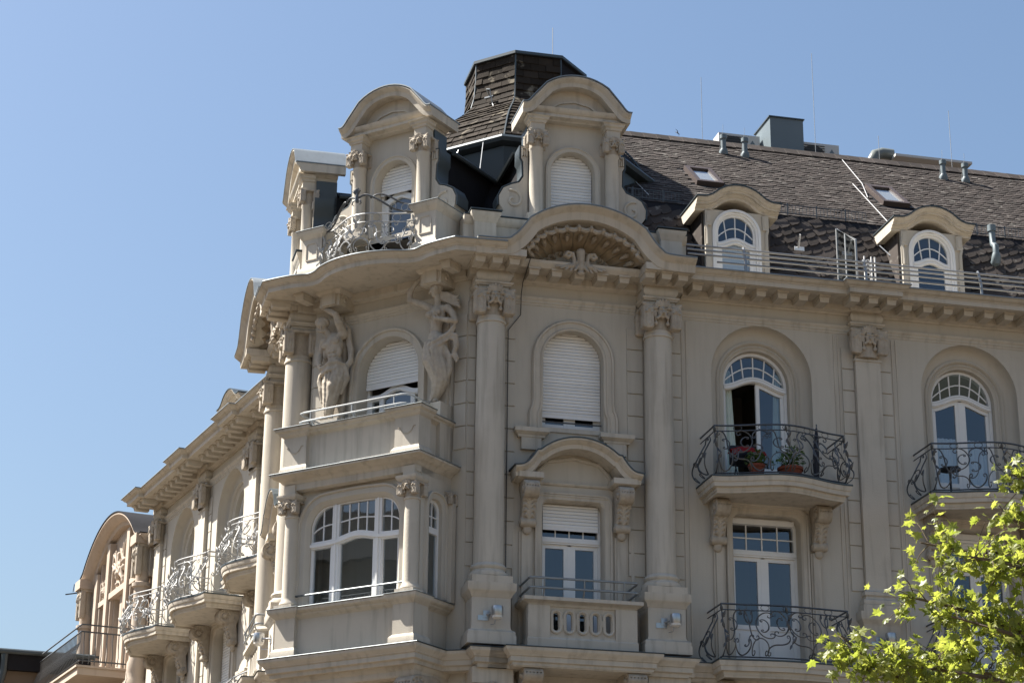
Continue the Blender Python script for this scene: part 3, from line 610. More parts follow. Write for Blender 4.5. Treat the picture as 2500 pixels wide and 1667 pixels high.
# ------------------------------------------------------------------ windows
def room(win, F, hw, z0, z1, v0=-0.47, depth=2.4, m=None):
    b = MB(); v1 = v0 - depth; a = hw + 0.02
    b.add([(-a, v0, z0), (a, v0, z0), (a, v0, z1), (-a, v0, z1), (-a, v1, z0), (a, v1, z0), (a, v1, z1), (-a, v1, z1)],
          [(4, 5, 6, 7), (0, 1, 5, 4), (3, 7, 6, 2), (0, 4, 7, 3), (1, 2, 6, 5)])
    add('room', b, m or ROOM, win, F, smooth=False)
def slats(win, F, hw, zlo, zhi, v, zs=None, pitch=0.061, rail=True):
    z = zlo + (0.06 if rail else 0.0); i = 0
    if rail: add('shutter_rail', MB().box(-hw, hw, v - 0.012, v + 0.012, zlo, zlo + 0.058), WHITE, win, F)
    while z < zhi - 0.01:
        zz = min(z + pitch - 0.004, zhi); w = hw
        if zs is not None and z > zs: w = sqrt(max(0.0004, hw * hw - (z - zs) ** 2))
        prof = [(v - 0.008, z), (v + 0.004, z + 0.012), (v + 0.006, (z + zz) / 2), (v + 0.004, zz - 0.008), (v - 0.008, zz)]
        add('shutter_slat', lambda: MB().ext(prof, -w, w), SHUT, win, F, ang=60); z += pitch; i += 1
    back = arch(hw, zs, zlo) if zs is not None else [(-hw, zlo), (-hw, zhi), (hw, zhi), (hw, zlo)]
    add('shutter_back', MB().ngon([(u, v - 0.016, z) for u, z in back]), ACD, win, F)
def leaf_pair(win, F, hw, z0, ztop, panel, v=-0.40, open_left=False, key=None, three=None):
    """two casements under the curve ztop(u); solid panels up to z=panel"""
    if not open_left: add('meeting_stile', MB().box(-0.04, 0.04, v - 0.03, v + 0.034, z0, ztop(0) - 0.02), WHITE, win, F)
    for sx in (-1, 1):
        xs = [0.035 + (hw - 0.035) * t for t in np.linspace(0, 1, 7)]
        fr = MB(); w = 0.07
        outer = [(x, ztop(sx * x)) for x in xs]
        fr.bar2d([(x, z - w / 2) for x, z in outer], w, v - 0.03, v + 0.03)
        fr.box(xs[0], xs[0] + w, v - 0.03, v + 0.028, z0, ztop(sx * xs[0]) - w); fr.box(xs[-1] - w, xs[-1], v - 0.03, v + 0.028, z0, ztop(sx * xs[-1]) - w)
        fr.box(xs[0] + w, xs[-1] - w, v - 0.03, v + 0.024, z0, z0 + 0.10)
        if panel: fr.box(xs[0] + w, xs[-1] - w, v - 0.02, v + 0.002, z0 + 0.1, panel - 0.05); fr.box(xs[0] + w, xs[-1] - w, v - 0.03, v + 0.024, panel - 0.05, panel + 0.03); fr.box(xs[0] + w + .06, xs[-1] - w - .06, v, v + 0.014, z0 + 0.17, panel - 0.12)
        for i, (a, b, c) in enumerate(fr.v): fr.v[i] = (a * sx, b, c)
        zl = (panel + 0.03) if panel else z0 + 0.1
        px = [xs[0] + w] + [x for x in xs if xs[0] + w < x < xs[-1] - w] + [xs[-1] - w]
        pane = MB().ngon([(sx * px[0], v, zl)] + [(sx * x, v, ztop(sx * x) - w) for x in px] + [(sx * px[-1], v, zl)])
        G = F
        if open_left and sx < 0: G = F @ T(-hw, v, 0) @ Matrix.Rotation(radians(62), 4, 'Z') @ T(hw, -v, 0)
        add('casement', fr, WHITE, win, G); add('pane', pane, GLASS, win, G)
def fan(win, F, lo, hi, n, mids, v, bar=0.022, u0=None):
    """glazing between a lower and an upper curve, split into n columns with curved bars; each cell a pane"""
    def P(s, t):
        a, b = lo(s), hi(s); return (a[0] + (b[0] - a[0]) * t, a[1] + (b[1] - a[1]) * t + 0.0)
    bars = MB(); ts = [0] + mids + [1]
    for i in range(1, n): bars.bar2d([P(i / n, t) for t in np.linspace(0, 1, 5)], bar, v - 0.012, v + 0.016)
    for t in mids: bars.bar2d([P(s, t) for s in np.linspace(0, 1, 15)], bar, v - 0.012, v + 0.013)
    add('glazing_bar', bars, WHITE, win, F)
    for i in range(n):
        for a, b in zip(ts, ts[1:]):
            ss = np.linspace(i / n, (i + 1) / n, 4)
            add('pane', MB().ngon([(*P(s, a)[:1], v, P(s, a)[1]) for s in ss] + [(P(s, b)[0], v, P(s, b)[1]) for s in ss[::-1]]), GLASS, win, F)

def arched_door(F, bld, hw, zs, z0, trans=0.09, curtain=None, open_left=False, tilt=False, cols=6, panel=0.55, depth=2.4):
    o = MB(); A = lambda d: arch(hw - d, zs, z0)
    o.loftv([(A(0), -0.36), (A(0.0), -0.335), (A(0.055), -0.335), (A(0.055), -0.44)]); o.box(-hw, hw, -0.44, -0.34, z0, z0 + 0.05)
    zt = lambda x: zs + 0.015 + trans * cos(pi * x / hw)
    xs = np.linspace(-hw + 0.03, hw - 0.03, 21)
    o.bar2d([(x, zt(x)) for x in xs], 0.11, -0.44, -0.325); o.bar2d([(x, zt(x) - 0.018) for x in xs], 0.045, -0.34, -0.30); o.bar2d([(x, zt(x) + 0.03) for x in xs], 0.02, -0.34, -0.312)
    win = add('window', o, WHITE, bld, F)
    r = hw - 0.055
    lo = lambda s: ((2 * s - 1) * r, zt((2 * s - 1) * r) + 0.05)
    hi = lambda s: (-r * cos(pi * (0.16 + 0.68 * s)) if 0 else -r * 0.985 * cos(pi * (0.10 + 0.80 * s)), zs + r * 0.985 * sin(pi * (0.10 + 0.80 * s)))
    G = F @ T(0, -0.40, zs) @ Matrix.Rotation(radians(9), 4, 'X') @ T(0, 0.40, -zs) if tilt else F
    fan(win, G, lo, hi, cols, [0.5], -0.40)
    zt2 = lambda x: zt(x) - 0.055
    leaf_pair(win, F, hw - 0.05, z0 + 0.05, zt2, z0 + panel if panel else None, open_left=open_left)
    room(win, F, hw, z0, zs + hw, depth=depth)
    if curtain: curtains(win, F, hw - 0.08, z0 + 0.05, zs + 0.45 * hw, curtain)
    return win
def curtains(win, F, hw, z0, z1, kind):
    for sx in (-1, 1):
        if kind == 'half':
            z1b = z0 + 1.42; pts = np.linspace(0.05, hw, 26); m = CURTW; e = lambda x, t: x
        else:
            z1b = z1; pts = np.linspace(hw * 0.52, hw, 22); m = CURT; e = lambda x, t: hw - (hw - x) * (0.75 + 0.9 * (1 - t) ** 2 * 0.3 - 0.25 * t)
        rows = [[(sx * e(x, t), -0.455 + 0.018 * sin(75 * x) + 0.01 * sin(31 * x + 3 * t), z0 + (z1b - z0) * t) for x in pts] for t in np.linspace(0, 1, 8)]
        add('curtain', MB().grid(rows), m, win, F)

def rect_door(F, bld, hw, z0, z1, r, ztr, panel, shutter_to=None, grid=(4, 2), box=True, curtain=None, two_top=True):
    o = MB(); A = lambda d: rrect(hw - d, z0, z1 - d, r)
    o.loftv([(A(0), -0.26), (A(0.0), -0.235), (A(0.05), -0.235), (A(0.05), -0.34)]); o.box(-hw, hw, -0.34, -0.24, z0, z0 + 0.05)
    o.box(-hw + 0.03, hw - 0.03, -0.34, -0.215, ztr - 0.06, ztr + 0.06); o.box(-hw + 0.03, hw - 0.03, -0.225, -0.195, ztr - 0.03, ztr + 0.025)
    win = add('window', o, WHITE, bld, F)
    b = hw - 0.05; top_z = (z1 - 0.13) if box else z1 - 0.05
    if box: add('shutter_box', MB().box(-hw + 0.05, hw - 0.05, -0.30, -0.18, z1 - 0.13, z1 - 0.035), WHITE, win, F)
    if shutter_to is None or shutter_to > ztr + 0.1:
        zl, zh = ztr + 0.06, top_z
        fan(win, F, lambda s: ((2 * s - 1) * b, zl), lambda s: ((2 * s - 1) * b, zh), grid[0], [i / grid[1] for i in range(1, grid[1])], -0.29)
    leaf_pair(win, F, hw - 0.045, z0 + 0.05, lambda x: ztr - 0.06, panel, v=-0.29)
    if shutter_to: slats(win, F, hw - 0.055, shutter_to, z1 - 0.02, -0.19)
    room(win, F, hw, z0, z1, v0=-0.36)
    if curtain: curtains(win, F @ T(0, 0.1, 0), hw - 0.08, z0 + 0.05, ztr, curtain)
    return win

# ------------------------------------------------------------------ setting
def sheet(name, x0, x1, y0, y1, z, m):
    me = bpy.data.meshes.new(name); me.from_pydata([(x0, y0, z), (x1, y0, z), (x1, y1, z), (x0, y1, z)], [], [(0, 1, 2, 3)]); me.materials.append(m)
    return add(name, me, m, None, kind='structure')
sheet('ground', -1500, 1500, -1500, 1500, 0.0, EARTH)
add('road', MB().add([(*wp(FR, -60, 4), 0.004), (*wp(FR, 60, 4), 0.004), (*wp(FR, 60, 13), 0.004), (*wp(FR, -60, 13), 0.004)], [(0, 1, 2, 3)]), ASPH, None, kind='structure')
add('pavement', MB().plan([wp(FR, -40, 13), wp(FR, 60, 13), wp(FR, 60, 34), wp(FR, -40, 34)], 0.0, 0.12), PAVE, None, kind='structure')
add('kerb', MB().plan([wp(FR, -40, 12.7), wp(FR, 60, 12.7), wp(FR, 60, 12.997), wp(FR, -40, 12.997)], 0.0, 0.14), STONE, None, kind='structure')

# ------------------------------------------------------------------ the corner building
B = thing('corner_building', 'ornate cream corner building with dark slate mansard roof, iron balconies and carved figures', 'building', (K.x, K.y, 0))
ZS = [10.45 + 0.42 * i for i in range(11)]

def wall(F, outer, holes, back=-0.37, name='wall'):
    """holes: (points, depth of straight reveal or None)"""
    loops = [outer] + [h for h, d in holes]; flat = [p for l in loops for p in l]
    tri = tessellate_polygon([[Vector((u, z, 0)) for u, z in l] for l in loops])
    mb = MB(); mb.add([(u, 0.0, z) for u, z in flat], [tuple(t) for t in tri])
    for h, d in holes:
        if d: mb.grid([[(u, 0.0, z) for u, z in h], [(u, -d, z) for u, z in h]], close_u=False)
    return add(name, mb, STU, B, F, ang=25)

ENT = [(1.0, 0.44), (1.06, 0.5)]
def column(F, u, cap=True):
    G = F @ T(u, 0.25, 0)
    prof = [(0.262, 10.40), (0.262, 11.6), (0.259, 12.8), (0.253, 13.9), (0.246, 14.78), (0.268, 14.785), (0.272, 14.81), (0.262, 14.835), (0.25, 14.84), (0.25, 14.90)]
    c = add('column', lambda: MB().lathe(prof, seg=36), STU2, B, G, key='col')
    bs = lambda: MB().box(-0.355, 0.355, -0.24, 0.355, 10.05, 10.17).lathe([(0.30, 10.16), (0.345, 10.18), (0.35, 10.22), (0.335, 10.26), (0.30, 10.28), (0.29, 10.31), (0.31, 10.33), (0.318, 10.36), (0.30, 10.39), (0.264, 10.42)], seg=36)
    add('column_base', bs, STU2, c, G, key='colbase')
    add('capital', CAPM, None, c, G @ T(0, 0.0, 14.845))
    def ped():
        m = MB(); P = [(-0.30, 0), (-0.30, 0.50), (0.30, 0.50), (0.30, 0)]
        P = [(-0.335, 0.02), (-0.335, 0.53), (0.335, 0.53), (0.335, 0.02)]
        m.sweep(P, [(-0.2, 9.0), (0.085, 9.0), (0.085, 9.14), (0.07, 9.17), (0.075, 9.20), (0.06, 9.23), (0.02, 9.25), (0.0, 9.30), (0.0, 9.80), (0.02, 9.82), (0.03, 9.86), (0.07, 9.90), (0.085, 9.92), (0.085, 10.05), (-0.2, 10.05)])
        return m.plan([(-0.2, 0.02), (-0.2, 0.4), (0.2, 0.4), (0.2, 0.02)], 9.01, 10.04)
    add('pedestal', ped, STU2, B, F @ T(u), key='ped')
    imposts(F, u, 0.44)
def imposts(F, u, d):
    def im():
        m = MB()
        m.sweep([(-0.27, 0), (-0.27, d), (0.27, d), (0.27, 0)], [(-0.2, 15.405), (0.0, 15.405), (0.005, 15.455), (0.04, 15.46), (0.05, 15.485), (0.075, 15.50), (0.08, 15.525), (0.0, 15.53)]
            + [(0.055 * sin(pi * t / 8), 15.53 + 0.23 * t / 8) for t in range(1, 8)] + [(0.0, 15.765), (0.02, 15.77), (0.05, 15.80), (0.06, 15.84), (0.07, 15.86), (-0.2, 15.86)])
        return m.box(-0.12, 0.12, 0.0, d - 0.1, 15.41, 15.85)
    add('entablature_block', im, STU2, B, F @ T(u), key='imp%.2f' % d)
def quoins(F, W_, spans, z0=10.45, zt=14.86):
    z = z0; i = 0
    while z < zt - 0.2:
        for a, b in spans:
            k = 'q%.2f%.2f%.2f' % (a, b, z)
            add('quoin_stone', lambda: MB().hexa([(a, 0, z), (b, 0, z), (b, 0, z + 0.408), (a, 0, z + 0.408)], [(a + .005, 0.026, z + .006), (b - .005, 0.026, z + .006), (b - .005, 0.026, z + 0.402), (a + .005, 0.026, z + 0.402)]), STU, W_, F, key=k, smooth=False)
        z += 0.42
def pilaster(F, u, W_):
    G = F @ T(u)
    def sh_():
        m = MB(); m.box(-0.245, 0.245, 0.0, 0.11, 10.5, 14.80)
        m.sweep([(-0.235, 0), (-0.235, 0.10), (0.235, 0.10), (0.235, 0)], [(0.0, 14.785), (0.03, 14.79), (0.03, 14.83), (0.01, 14.84), (0.0, 14.90), (-0.1, 14.90), (-0.1, 14.785)]); return m
    p = add('pilaster', sh_, STU2, B, G, key='pil')
    add('pilaster_base', lambda: MB().sweep([(-0.24, 0), (-0.24, 0.105), (0.24, 0.105), (0.24, 0)], [(-0.1, 10.05), (0.13, 10.05), (0.13, 10.17), (0.10, 10.18), (0.115, 10.22), (0.10, 10.27), (0.05, 10.29), (0.04, 10.34), (0.07, 10.36), (0.07, 10.42), (0.02, 10.45), (0.0, 10.52), (-0.1, 10.52)]), STU2, p, G, key='pilb')
    add('capital', CAPM, None, p, G @ T(0, 0.06, 14.845) @ Matrix.Diagonal((1, 0.62, 1, 1)))
    def ped():
        return MB().sweep([(-0.34, 0), (-0.34, 0.16), (0.34, 0.16), (0.34, 0)], [(-0.14, 9.0), (0.085, 9.0), (0.085, 9.16), (0.06, 9.22), (0.0, 9.28), (0.0, 9.80), (0.03, 9.85), (0.07, 9.90), (0.085, 9.92), (0.085, 10.05), (-0.14, 10.05)]).box(-0.25, 0.25, 0, 0.1, 9.01, 10.04)
    add('pedestal', ped, STU2, B, G, key='pped')
    imposts(F, u, 0.12)
    quoins(F @ T(u), W_, [(-0.49, -0.25), (0.25, 0.49)])

# profile pieces
CORONA = [(-0.10, 15.87), (0.0, 15.87), (0.0, 15.955), (0.015, 15.96), (0.02, 15.975), (0.05, 15.99), (0.085, 16.02), (0.10, 16.04), (0.12, 16.045), (0.12, 16.07), (-0.10, 16.07)]
def gutter_edge(mb, path): return mb.sweep(path, [(0.02, 16.072), (0.128, 16.052), (0.134, 16.062), (0.13, 16.078), (0.02, 16.092)])
def modillion(F, u, v, W_=None, z=15.755, s=1.0):
    def mk():
        m = MB(); m.hexa([(-0.085, 0, 0.0), (0.085, 0, 0.0), (0.095, 0, 0.085), (-0.095, 0, 0.085)], [(-0.085, 0.34, -0.005), (0.085, 0.34, -0.005), (0.095, 0.37, 0.085), (-0.095, 0.37, 0.085)])
        m.box(-0.108, 0.108, 0, 0.40, 0.087, 0.124); return m
    add('modillion', mk, STU2, W_ or B, F @ T(u, v, z), key='mod', ang=20)
def cornice_run(F, u0, u1, ress, frieze=True):
    """straight run of the main cornice in a frame with ressauts [(centre)] """
    pth = [(u0, 0.68)]
    for c in ress: pth += [(c - 0.52, 0.68), (c - 0.52, 0.82), (c + 0.52, 0.82), (c + 0.52, 0.68)]
    pth += [(u1, 0.68)]
    m = MB().sweep(pth, CORONA); m.box(u0, u1, -0.6, 0.60, 15.878, 16.06)
    m.sweep([(u0, 0.0), (u1, 0.0)], [(-0.1, 15.70), (0.03, 15.70), (0.04, 15.73), (0.10, 15.75), (0.12, 15.757), (0.12, 15.876), (-0.1, 15.876)])
    for c in ress: m.box(c - 0.45, c + 0.45, 0.5, 0.74, 15.874, 16.05)
    crn = add('main_cornice', m, STU2, B, F)
    add('gutter_edge', gutter_edge(MB(), pth), ZINC, crn, F)
    for c in ress:
        for d in (-0.36, 0.0, 0.36): modillion(F, c + d, 0.30, crn)
    x = u0 + 0.18
    while x < u1 - 0.1:
        if all(abs(x - c) > 0.56 for c in ress): modillion(F, x, 0.12, crn)
        x += 0.41
    if frieze: frz(F, u0, u1)
    return crn
def frz(F, u0, u1):
    add('frieze_moulding', MB().ext([(0, 15.33), (0.012, 15.335), (0.014, 15.375), (0.028, 15.38), (0.03, 15.42), (0.05, 15.44), (0.065, 15.465), (0.065, 15.485), (0, 15.50)], u0, u1), STU2, B, F)

def balcony(F, zs, key, bump, vside, hw, zrail, half, iron, belly, top_plain=False, straight=False):
    fx = np.linspace(-1, 1, 17); vf = lambda t: vside + bump * (0.5 * (1 + cos(pi * t)))
    front = [(hw * t, vf(t)) for t in fx]; edge = [(-hw, 0.0)] + front + [(hw, 0.0)]
    def slab():
        m = MB(); e = offs(edge, -0.10); m.plan(e, zs - 0.26, zs - 0.02)
        m.sweep(edge, [(-0.14, zs - 0.30), (-0.12, zs - 0.30), (-0.10, zs - 0.20), (-0.04, zs - 0.195), (-0.035, zs - 0.12), (-0.02, zs - 0.115), (0.0, zs - 0.06), (0.0, zs - 0.03), (-0.14, zs - 0.03)]); return m
    b = add('balcony', slab, STU2, B, F, key=key + 'slab')
    def cover():
        m = MB(); m.plan(offs(edge, 0.012), zs - 0.026, zs + 0.0); return m
    add('zinc_cover', cover, ZINCD, b, F, key=key + 'cov')
    rp = offs(edge, -0.09); rp[0] = (rp[0][0], 0.02); rp[-1] = (rp[-1][0], 0.02)
    iron_rail(F, b, key, rp, zs + 0.05, zrail, half, belly, iron, front=(1, 17))
    return b

def bay_upper(F, uc, W_, opts, dz=0):
    """niche window with iron balcony above, french window below"""
    G = F @ T(uc)
    def niche():
        A = lambda hw, zs: arch(hw, zs, 12.2)
        m = MB().loftv([(A(0.97, 14.37), 0.0), (A(0.968, 14.37), -0.09), (A(0.955, 14.36), -0.17), (A(0.92, 14.35), -0.215), (A(0.86, 14.33), -0.235), (A(0.80, 14.32), -0.24), (A(0.80, 14.32), -0.22), (A(0.765, 14.315), -0.205), (A(0.74, 14.315), -0.23),
            (A(0.735, 14.315), -0.265), (A(0.70, 14.315), -0.255), (A(0.68, 14.315), -0.29), (A(0.64, 14.315), -0.30), (A(0.635, 14.315), -0.52)]); return m
    add('niche', niche, STU, W_, G, key='niche', ang=50)
    arched_door(G @ T(0, -0.07, 0.03), B, 0.63, 14.285, 12.13, **opts.get('door', {}))
    bl = balcony(G, 12.15, 'B4', 0.36, 0.90, 1.30, 13.07, HALF_A, opts.get('iron', IRON), 0.15)
    bl['label'] = opts['label'] + ', upper'
    for sx in (-1, 1): add('bracket', CONM, None, bl, G @ T(0.95 * sx, 0.0, 11.89))
    # lower french window
    def surr():
        m = MB(); A = lambda d, z: rrect(0.64 + d, 8.95, 11.73 + z, 0.16)
        m.loftv([(A(0.0, 0), -0.30), (A(0.0, 0), 0.0), (A(0.03, .03), 0.035), (A(0.09, .09), 0.04), (A(0.10, .10), 0.07), (A(0.13, .13), 0.07), (A(0.14, .14), 0.0)])
        for sx in (-1, 1):
            for a, b, v in ((0.80, 1.02, 0.035), (0.84, 0.98, 0.065)): m.box(sx * a, sx * b, 0, v, 8.95, 11.08)
        m.ext([(0, 11.80), (0.03, 11.81), (0.05, 11.85), (0.10, 11.87), (0.11, 11.91), (0, 11.91)], -0.8, 0.8); return m
    add('window_surround', surr, STU2, B, G, key='surr2')
    rect_door(G, B, 0.64, 8.95, 11.73, 0.16, 11.07, opts.get('panel', 9.75), shutter_to=opts.get('shut'), grid=(4, 2), curtain=None)
    b2 = balcony(G, 8.93, 'B2', 0.10, 0.86, 1.24, 9.89, HALF_B, opts.get('iron', IRON), 0.15)
    b2['label'] = opts['label'] + ', lower'
    for sx in (-1, 1): add('bracket', CONM, None, b2, G @ T(0.95 * sx, 0.0, 8.67))
    def panel():                                            # thin plaster frames left and right of the niche
        m = MB()
        for sx in (-1, 1):
            z0, z1, a, b = 9.1, 15.2, 1.42, 1.05
            m.box(sx * 1.42, sx * 1.45, 0, 0.014, 9.0, 15.3); m.box(sx * 1.50, sx * 1.535, 0, 0.014, 9.0, 15.3)
        return m
    add('wall_strip', panel, STU2, W_, G, key='wpan')

def hood_curve(pts): 
    r = [(x, z) for x, z in pts]; return r
def bay_one(F, W_, lamp=None):
    """column bay with pediment, shuttered arch window and the shell gable"""
    C_ = 1.93; G = F @ T(C_)
    for u in (0.36, 3.45):
        column(F, u); quoins(F @ T(u), W_, [(-0.36 if u < 1 else -0.52, -0.22), (0.22, 0.50)])
    # --- upper window
    def surr():
        m = MB(); pts = [(-0.83, 13.0), (-0.83, 13.28), (-0.815, 13.36), (-0.78, 13.44), (-0.765, 13.56), (-0.765, 13.95)] + [(-0.765 * cos(pi * i / 22), 14.34 + 0.765 * sin(pi * i / 22)) for i in range(23)]
        pts += [(-x, z) for x, z in pts[:6]][::-1]
        m.arc(pts, [(0.0, -0.01), (0.0, 0.04), (-0.025, 0.075), (-0.055, 0.07), (-0.06, 0.045), (-0.15, 0.035), (-0.17, 0.06), (-0.205, 0.045), (-0.205, -0.01)])
        for sx in (-1, 1): m.sweep([(sx * 0.78 - 0.24, 0.0), (sx * 0.78 - 0.24, 0.10), (sx * 0.78 + 0.24, 0.10), (sx * 0.78 + 0.24, 0)], [(-0.08, 12.82), (0.0, 12.82), (0.01, 12.86), (0.04, 12.88), (0.06, 12.90), (0.075, 12.91), (0.075, 12.985), (-0.08, 12.985)]); m.box(sx * 0.78 - 0.18, sx * 0.78 + 0.18, 0, 0.09, 12.6, 12.98)
        m.box(-0.56, 0.56, -0.25, 0.03, 12.97, 13.05); return m
    add('window_surround', surr, STU2, B, G, key='s3F')
    o = MB(); A = lambda d: arch(0.565 - d, 14.35, 13.05); o.loftv([(A(0), -0.28), (A(0), -0.255), (A(.05), -0.255), (A(.05), -0.34)]); o.box(-0.56, 0.56, -0.34, -0.25, 13.05, 13.10)
    w = add('window', o, WHITE, B, G); w['label'] = 'arched window with white roller shutter almost fully down'
    slats(w, G, 0.555, 13.30, 14.915, -0.20, zs=14.35)
    leaf_pair(w, G, 0.515, 13.10, lambda x: 13.9, None, v=-0.29); room(w, G, 0.56, 13.05, 14.9, v0=-0.34)
    add('guard_bar', MB().tube([(-0.55, -0.1, 13.19), (0.55, -0.1, 13.19)], 0.014, 6), IRON, w, G)
    # --- hood over the lower window
    def hood():
        m = MB(); c = smooth_curve([(-1.15, 12.17), (-1.0, 12.20), (-0.88, 12.30), (-0.76, 12.47)], 5) + [(x, 12.745 - (1.05 - sqrt(max(0, 1.05 ** 2 - x * x)))) for x in np.linspace(-0.70, 0.70, 15)] + smooth_curve([(0.76, 12.47), (0.88, 12.30), (1.0, 12.20), (1.15, 12.17)], 5)
        m.arc(c, [(0.0, 0.0), (0.0, 0.50), (-0.03, 0.50), (-0.05, 0.46), (-0.08, 0.43), (-0.09, 0.40), (-0.165, 0.39), (-0.165, 0.36), (-0.18, 0.10), (-0.18, 0.0)])
        for sx in (-1, 1): m.sweep([(sx * 0.85 - 0.17, 0), (sx * 0.85 - 0.17, 0.37), (sx * 0.85 + 0.17, 0.37), (sx * 0.85 + 0.17, 0)], [(-0.1, 11.97), (0.0, 11.97), (0.03, 11.99), (0.05, 12.0), (0.05, 12.10), (-0.1, 12.10)]); m.box(sx * 0.85 - 0.12, sx * 0.85 + 0.12, 0, 0.3, 11.98, 12.09)
        m.arc([(x * 0.80, z) for x, z in [(-0.9, 12.05), (-0.86, 12.2), (-0.6, 12.43), (0, 12.52), (0.6, 12.43), (0.86, 12.2), (0.9, 12.05)]], [(0, 0), (0, 0.05), (-0.03, 0.06), (-0.05, 0.03), (-0.05, 0)])
        for z in (11.80, 12.02): m.ext([(0, z - 0.03), (0.03, z - 0.025), (0.05, z), (0.05, z + 0.02), (0, z + 0.03)], -0.69, 0.69)
        return m
    h = add('window_hood', hood, STU2, B, G, key='hood')
    def cap_():
        c = smooth_curve([(-1.17, 12.18), (-1.0, 12.21), (-0.88, 12.31), (-0.76, 12.48)], 5) + [(x, 12.755 - (1.05 - sqrt(max(0, 1.05 ** 2 - x * x)))) for x in np.linspace(-0.70, 0.70, 15)] + smooth_curve([(0.76, 12.48), (0.88, 12.31), (1.0, 12.21), (1.17, 12.18)], 5)
        return MB().arc(c, [(-0.008, 0.0), (-0.008, 0.515), (0.014, 0.515), (0.03, 0.0)])
    add('zinc_cover', cap_, ZINCD, h, G, key='hoodcap')
    for sx in (-1, 1): add('bracket', CONM, None, h, G @ T(0.85 * sx, 0.02, 11.965))
    def s2():
        m = MB(); A = lambda d: rrect(0.555 + d, 9.0, 11.72 + d, 0.13)
        m.loftv([(A(0), -0.30), (A(0), 0.0), (A(.02), 0.03), (A(.10), 0.035), (A(.11), 0.06), (A(.14), 0.06), (A(.15), 0.0)])
        for sx in (-1, 1):
            for a, b, v in ((0.74, 0.98, 0.03), (0.78, 0.94, 0.06), (1.04, 1.10, 0.03)): m.box(sx * a, sx * b, 0, v, 9.0, 11.12)
        return m
    add('window_surround', s2, STU2, B, G, key='s2F')
    w2 = rect_door(G, B, 0.555, 9.0, 11.72, 0.13, 11.06, None, shutter_to=11.24, box=False)
    w2['label'] = 'tall window with the roller shutter a quarter down'
    # --- stone balcony with pierced front
    def bal():
        m = MB(); P = [(-0.93, 0), (-0.93, 0.62), (0.93, 0.62), (0.93, 0)]
        m.sweep(P, [(-0.12, 9.0), (0.04, 9.0), (0.04, 9.13), (0.02, 9.15), (0.0, 9.17), (0.0, 9.20), (-0.12, 9.20)])
        m.sweep(P, [(-0.14, 9.69), (0.0, 9.69), (0.02, 9.71), (0.04, 9.74), (0.09, 9.765), (0.115, 9.775), (0.115, 9.835), (-0.14, 9.845)])
        for sx in (-1, 1): m.box(sx * 0.575, sx * 0.955, 0.50, 0.645, 9.14, 9.70); m.box(sx * 0.80, sx * 0.93, 0.0, 0.50, 9.2, 9.69)
        outer = [(-0.58, 9.19), (0.58, 9.19), (0.58, 9.70), (-0.58, 9.70)]; holes = []
        for i in range(5):
            c = -0.46 + 0.23 * i; holes.append([(c + 0.048 * cos(a) , (9.545 if sin(a) > 0 else 9.335) + 0.048 * sin(a)) for a in np.linspace(0, 2 * pi, 16, endpoint=False)])
        loops = [outer] + holes; flat = [p for l in loops for p in l]; tri = tessellate_polygon([[Vector((u, z, 0)) for u, z in l] for l in loops])
        for v in (0.60, 0.53): m.add([(u, v, z) for u, z in flat], [tuple(t) for t in tri])
        for l in holes: m.grid([[(u, 0.60, z) for u, z in l], [(u, 0.53, z) for u, z in l]], close_u=True)
        return m
    b = add('balcony', bal, STU2, B, G, key='stonebal'); b['label'] = 'stone balcony with five pierced oval openings'
    def rings():
        m = MB()
        for i in range(5):
            c = -0.46 + 0.23 * i; m.tube([(c + 0.085 * cos(a), 0.61, (9.545 if sin(a) > 0 else 9.335) + 0.085 * sin(a)) for a in np.linspace(0, 2 * pi, 20, endpoint=False)], 0.024, 6, closed=True)
            if i < 4:
                for z in (9.40, 9.44, 9.48): m.box(c + 0.095, c + 0.135, 0.60, 0.618, z - 0.055, z + 0.055) if z == 9.44 else None
        return m
    add('carved_ring', rings, STU2, b, G, key='rings')
    def rails():
        m = MB()
        for z, e in ((10.15, 0.0), (9.98, -0.02)):
            m.tube([(-0.95, 0.03, z), (-0.95, 0.55, z)] + [(-0.95 + 0.06 * (1 - cos(a)), 0.68 + 0.06 * sin(a), z) for a in np.linspace(0, pi / 2, 4)] + [(0.95 - 0.06 * (1 - cos(a)), 0.68 + 0.06 * sin(a), z) for a in np.linspace(pi / 2, 0, 4)] + [(0.95, 0.55, z), (0.95, 0.03, z)], 0.021, 8)
        for x in (-0.7, 0.0, 0.7): m.tube([(x, 0.66, 9.84), (x, 0.70, 9.92), (x, 0.745, 10.02), (x, 0.745, 10.15)], 0.014, 6)
        return m
    add('railing', rails, GALV, b, G, key='tuberail')
    # --- shell gable of the main cornice
    top_c = lambda off: smooth_curve([(-2.02, 16.10), (-1.5, 16.115), (-1.36, 16.19), (-1.24, 16.31), (-1.06, 16.565)], 5)[:-1] + [(x, 16.92 - (1.75 - sqrt(1.75 ** 2 - x * x))) for x in np.linspace(-1.06, 1.06, 19)] + smooth_curve([(1.06, 16.565), (1.24, 16.31), (1.36, 16.19), (1.5, 16.115), (2.02, 16.10)], 5)[1:]
    def gable():
        m = MB(); m.arc(top_c(0), [(0.0, 0.25), (0.0, 1.115), (-0.02, 1.12), (-0.035, 1.10), (-0.06, 1.065), (-0.09, 1.03), (-0.10, 1.01), (-0.115, 1.0), (-0.235, 0.99), (-0.245, 0.985), (-0.245, 0.25)])
        for sx in (-1, 1):
            m.box(sx * 1.10, sx * 2.0, 0.20, 0.975, 15.866, 15.99)
        # backing: ochre niche walls are separate
        return m
    g = add('shell_gable', gable, STU2, B, G, key='gable')
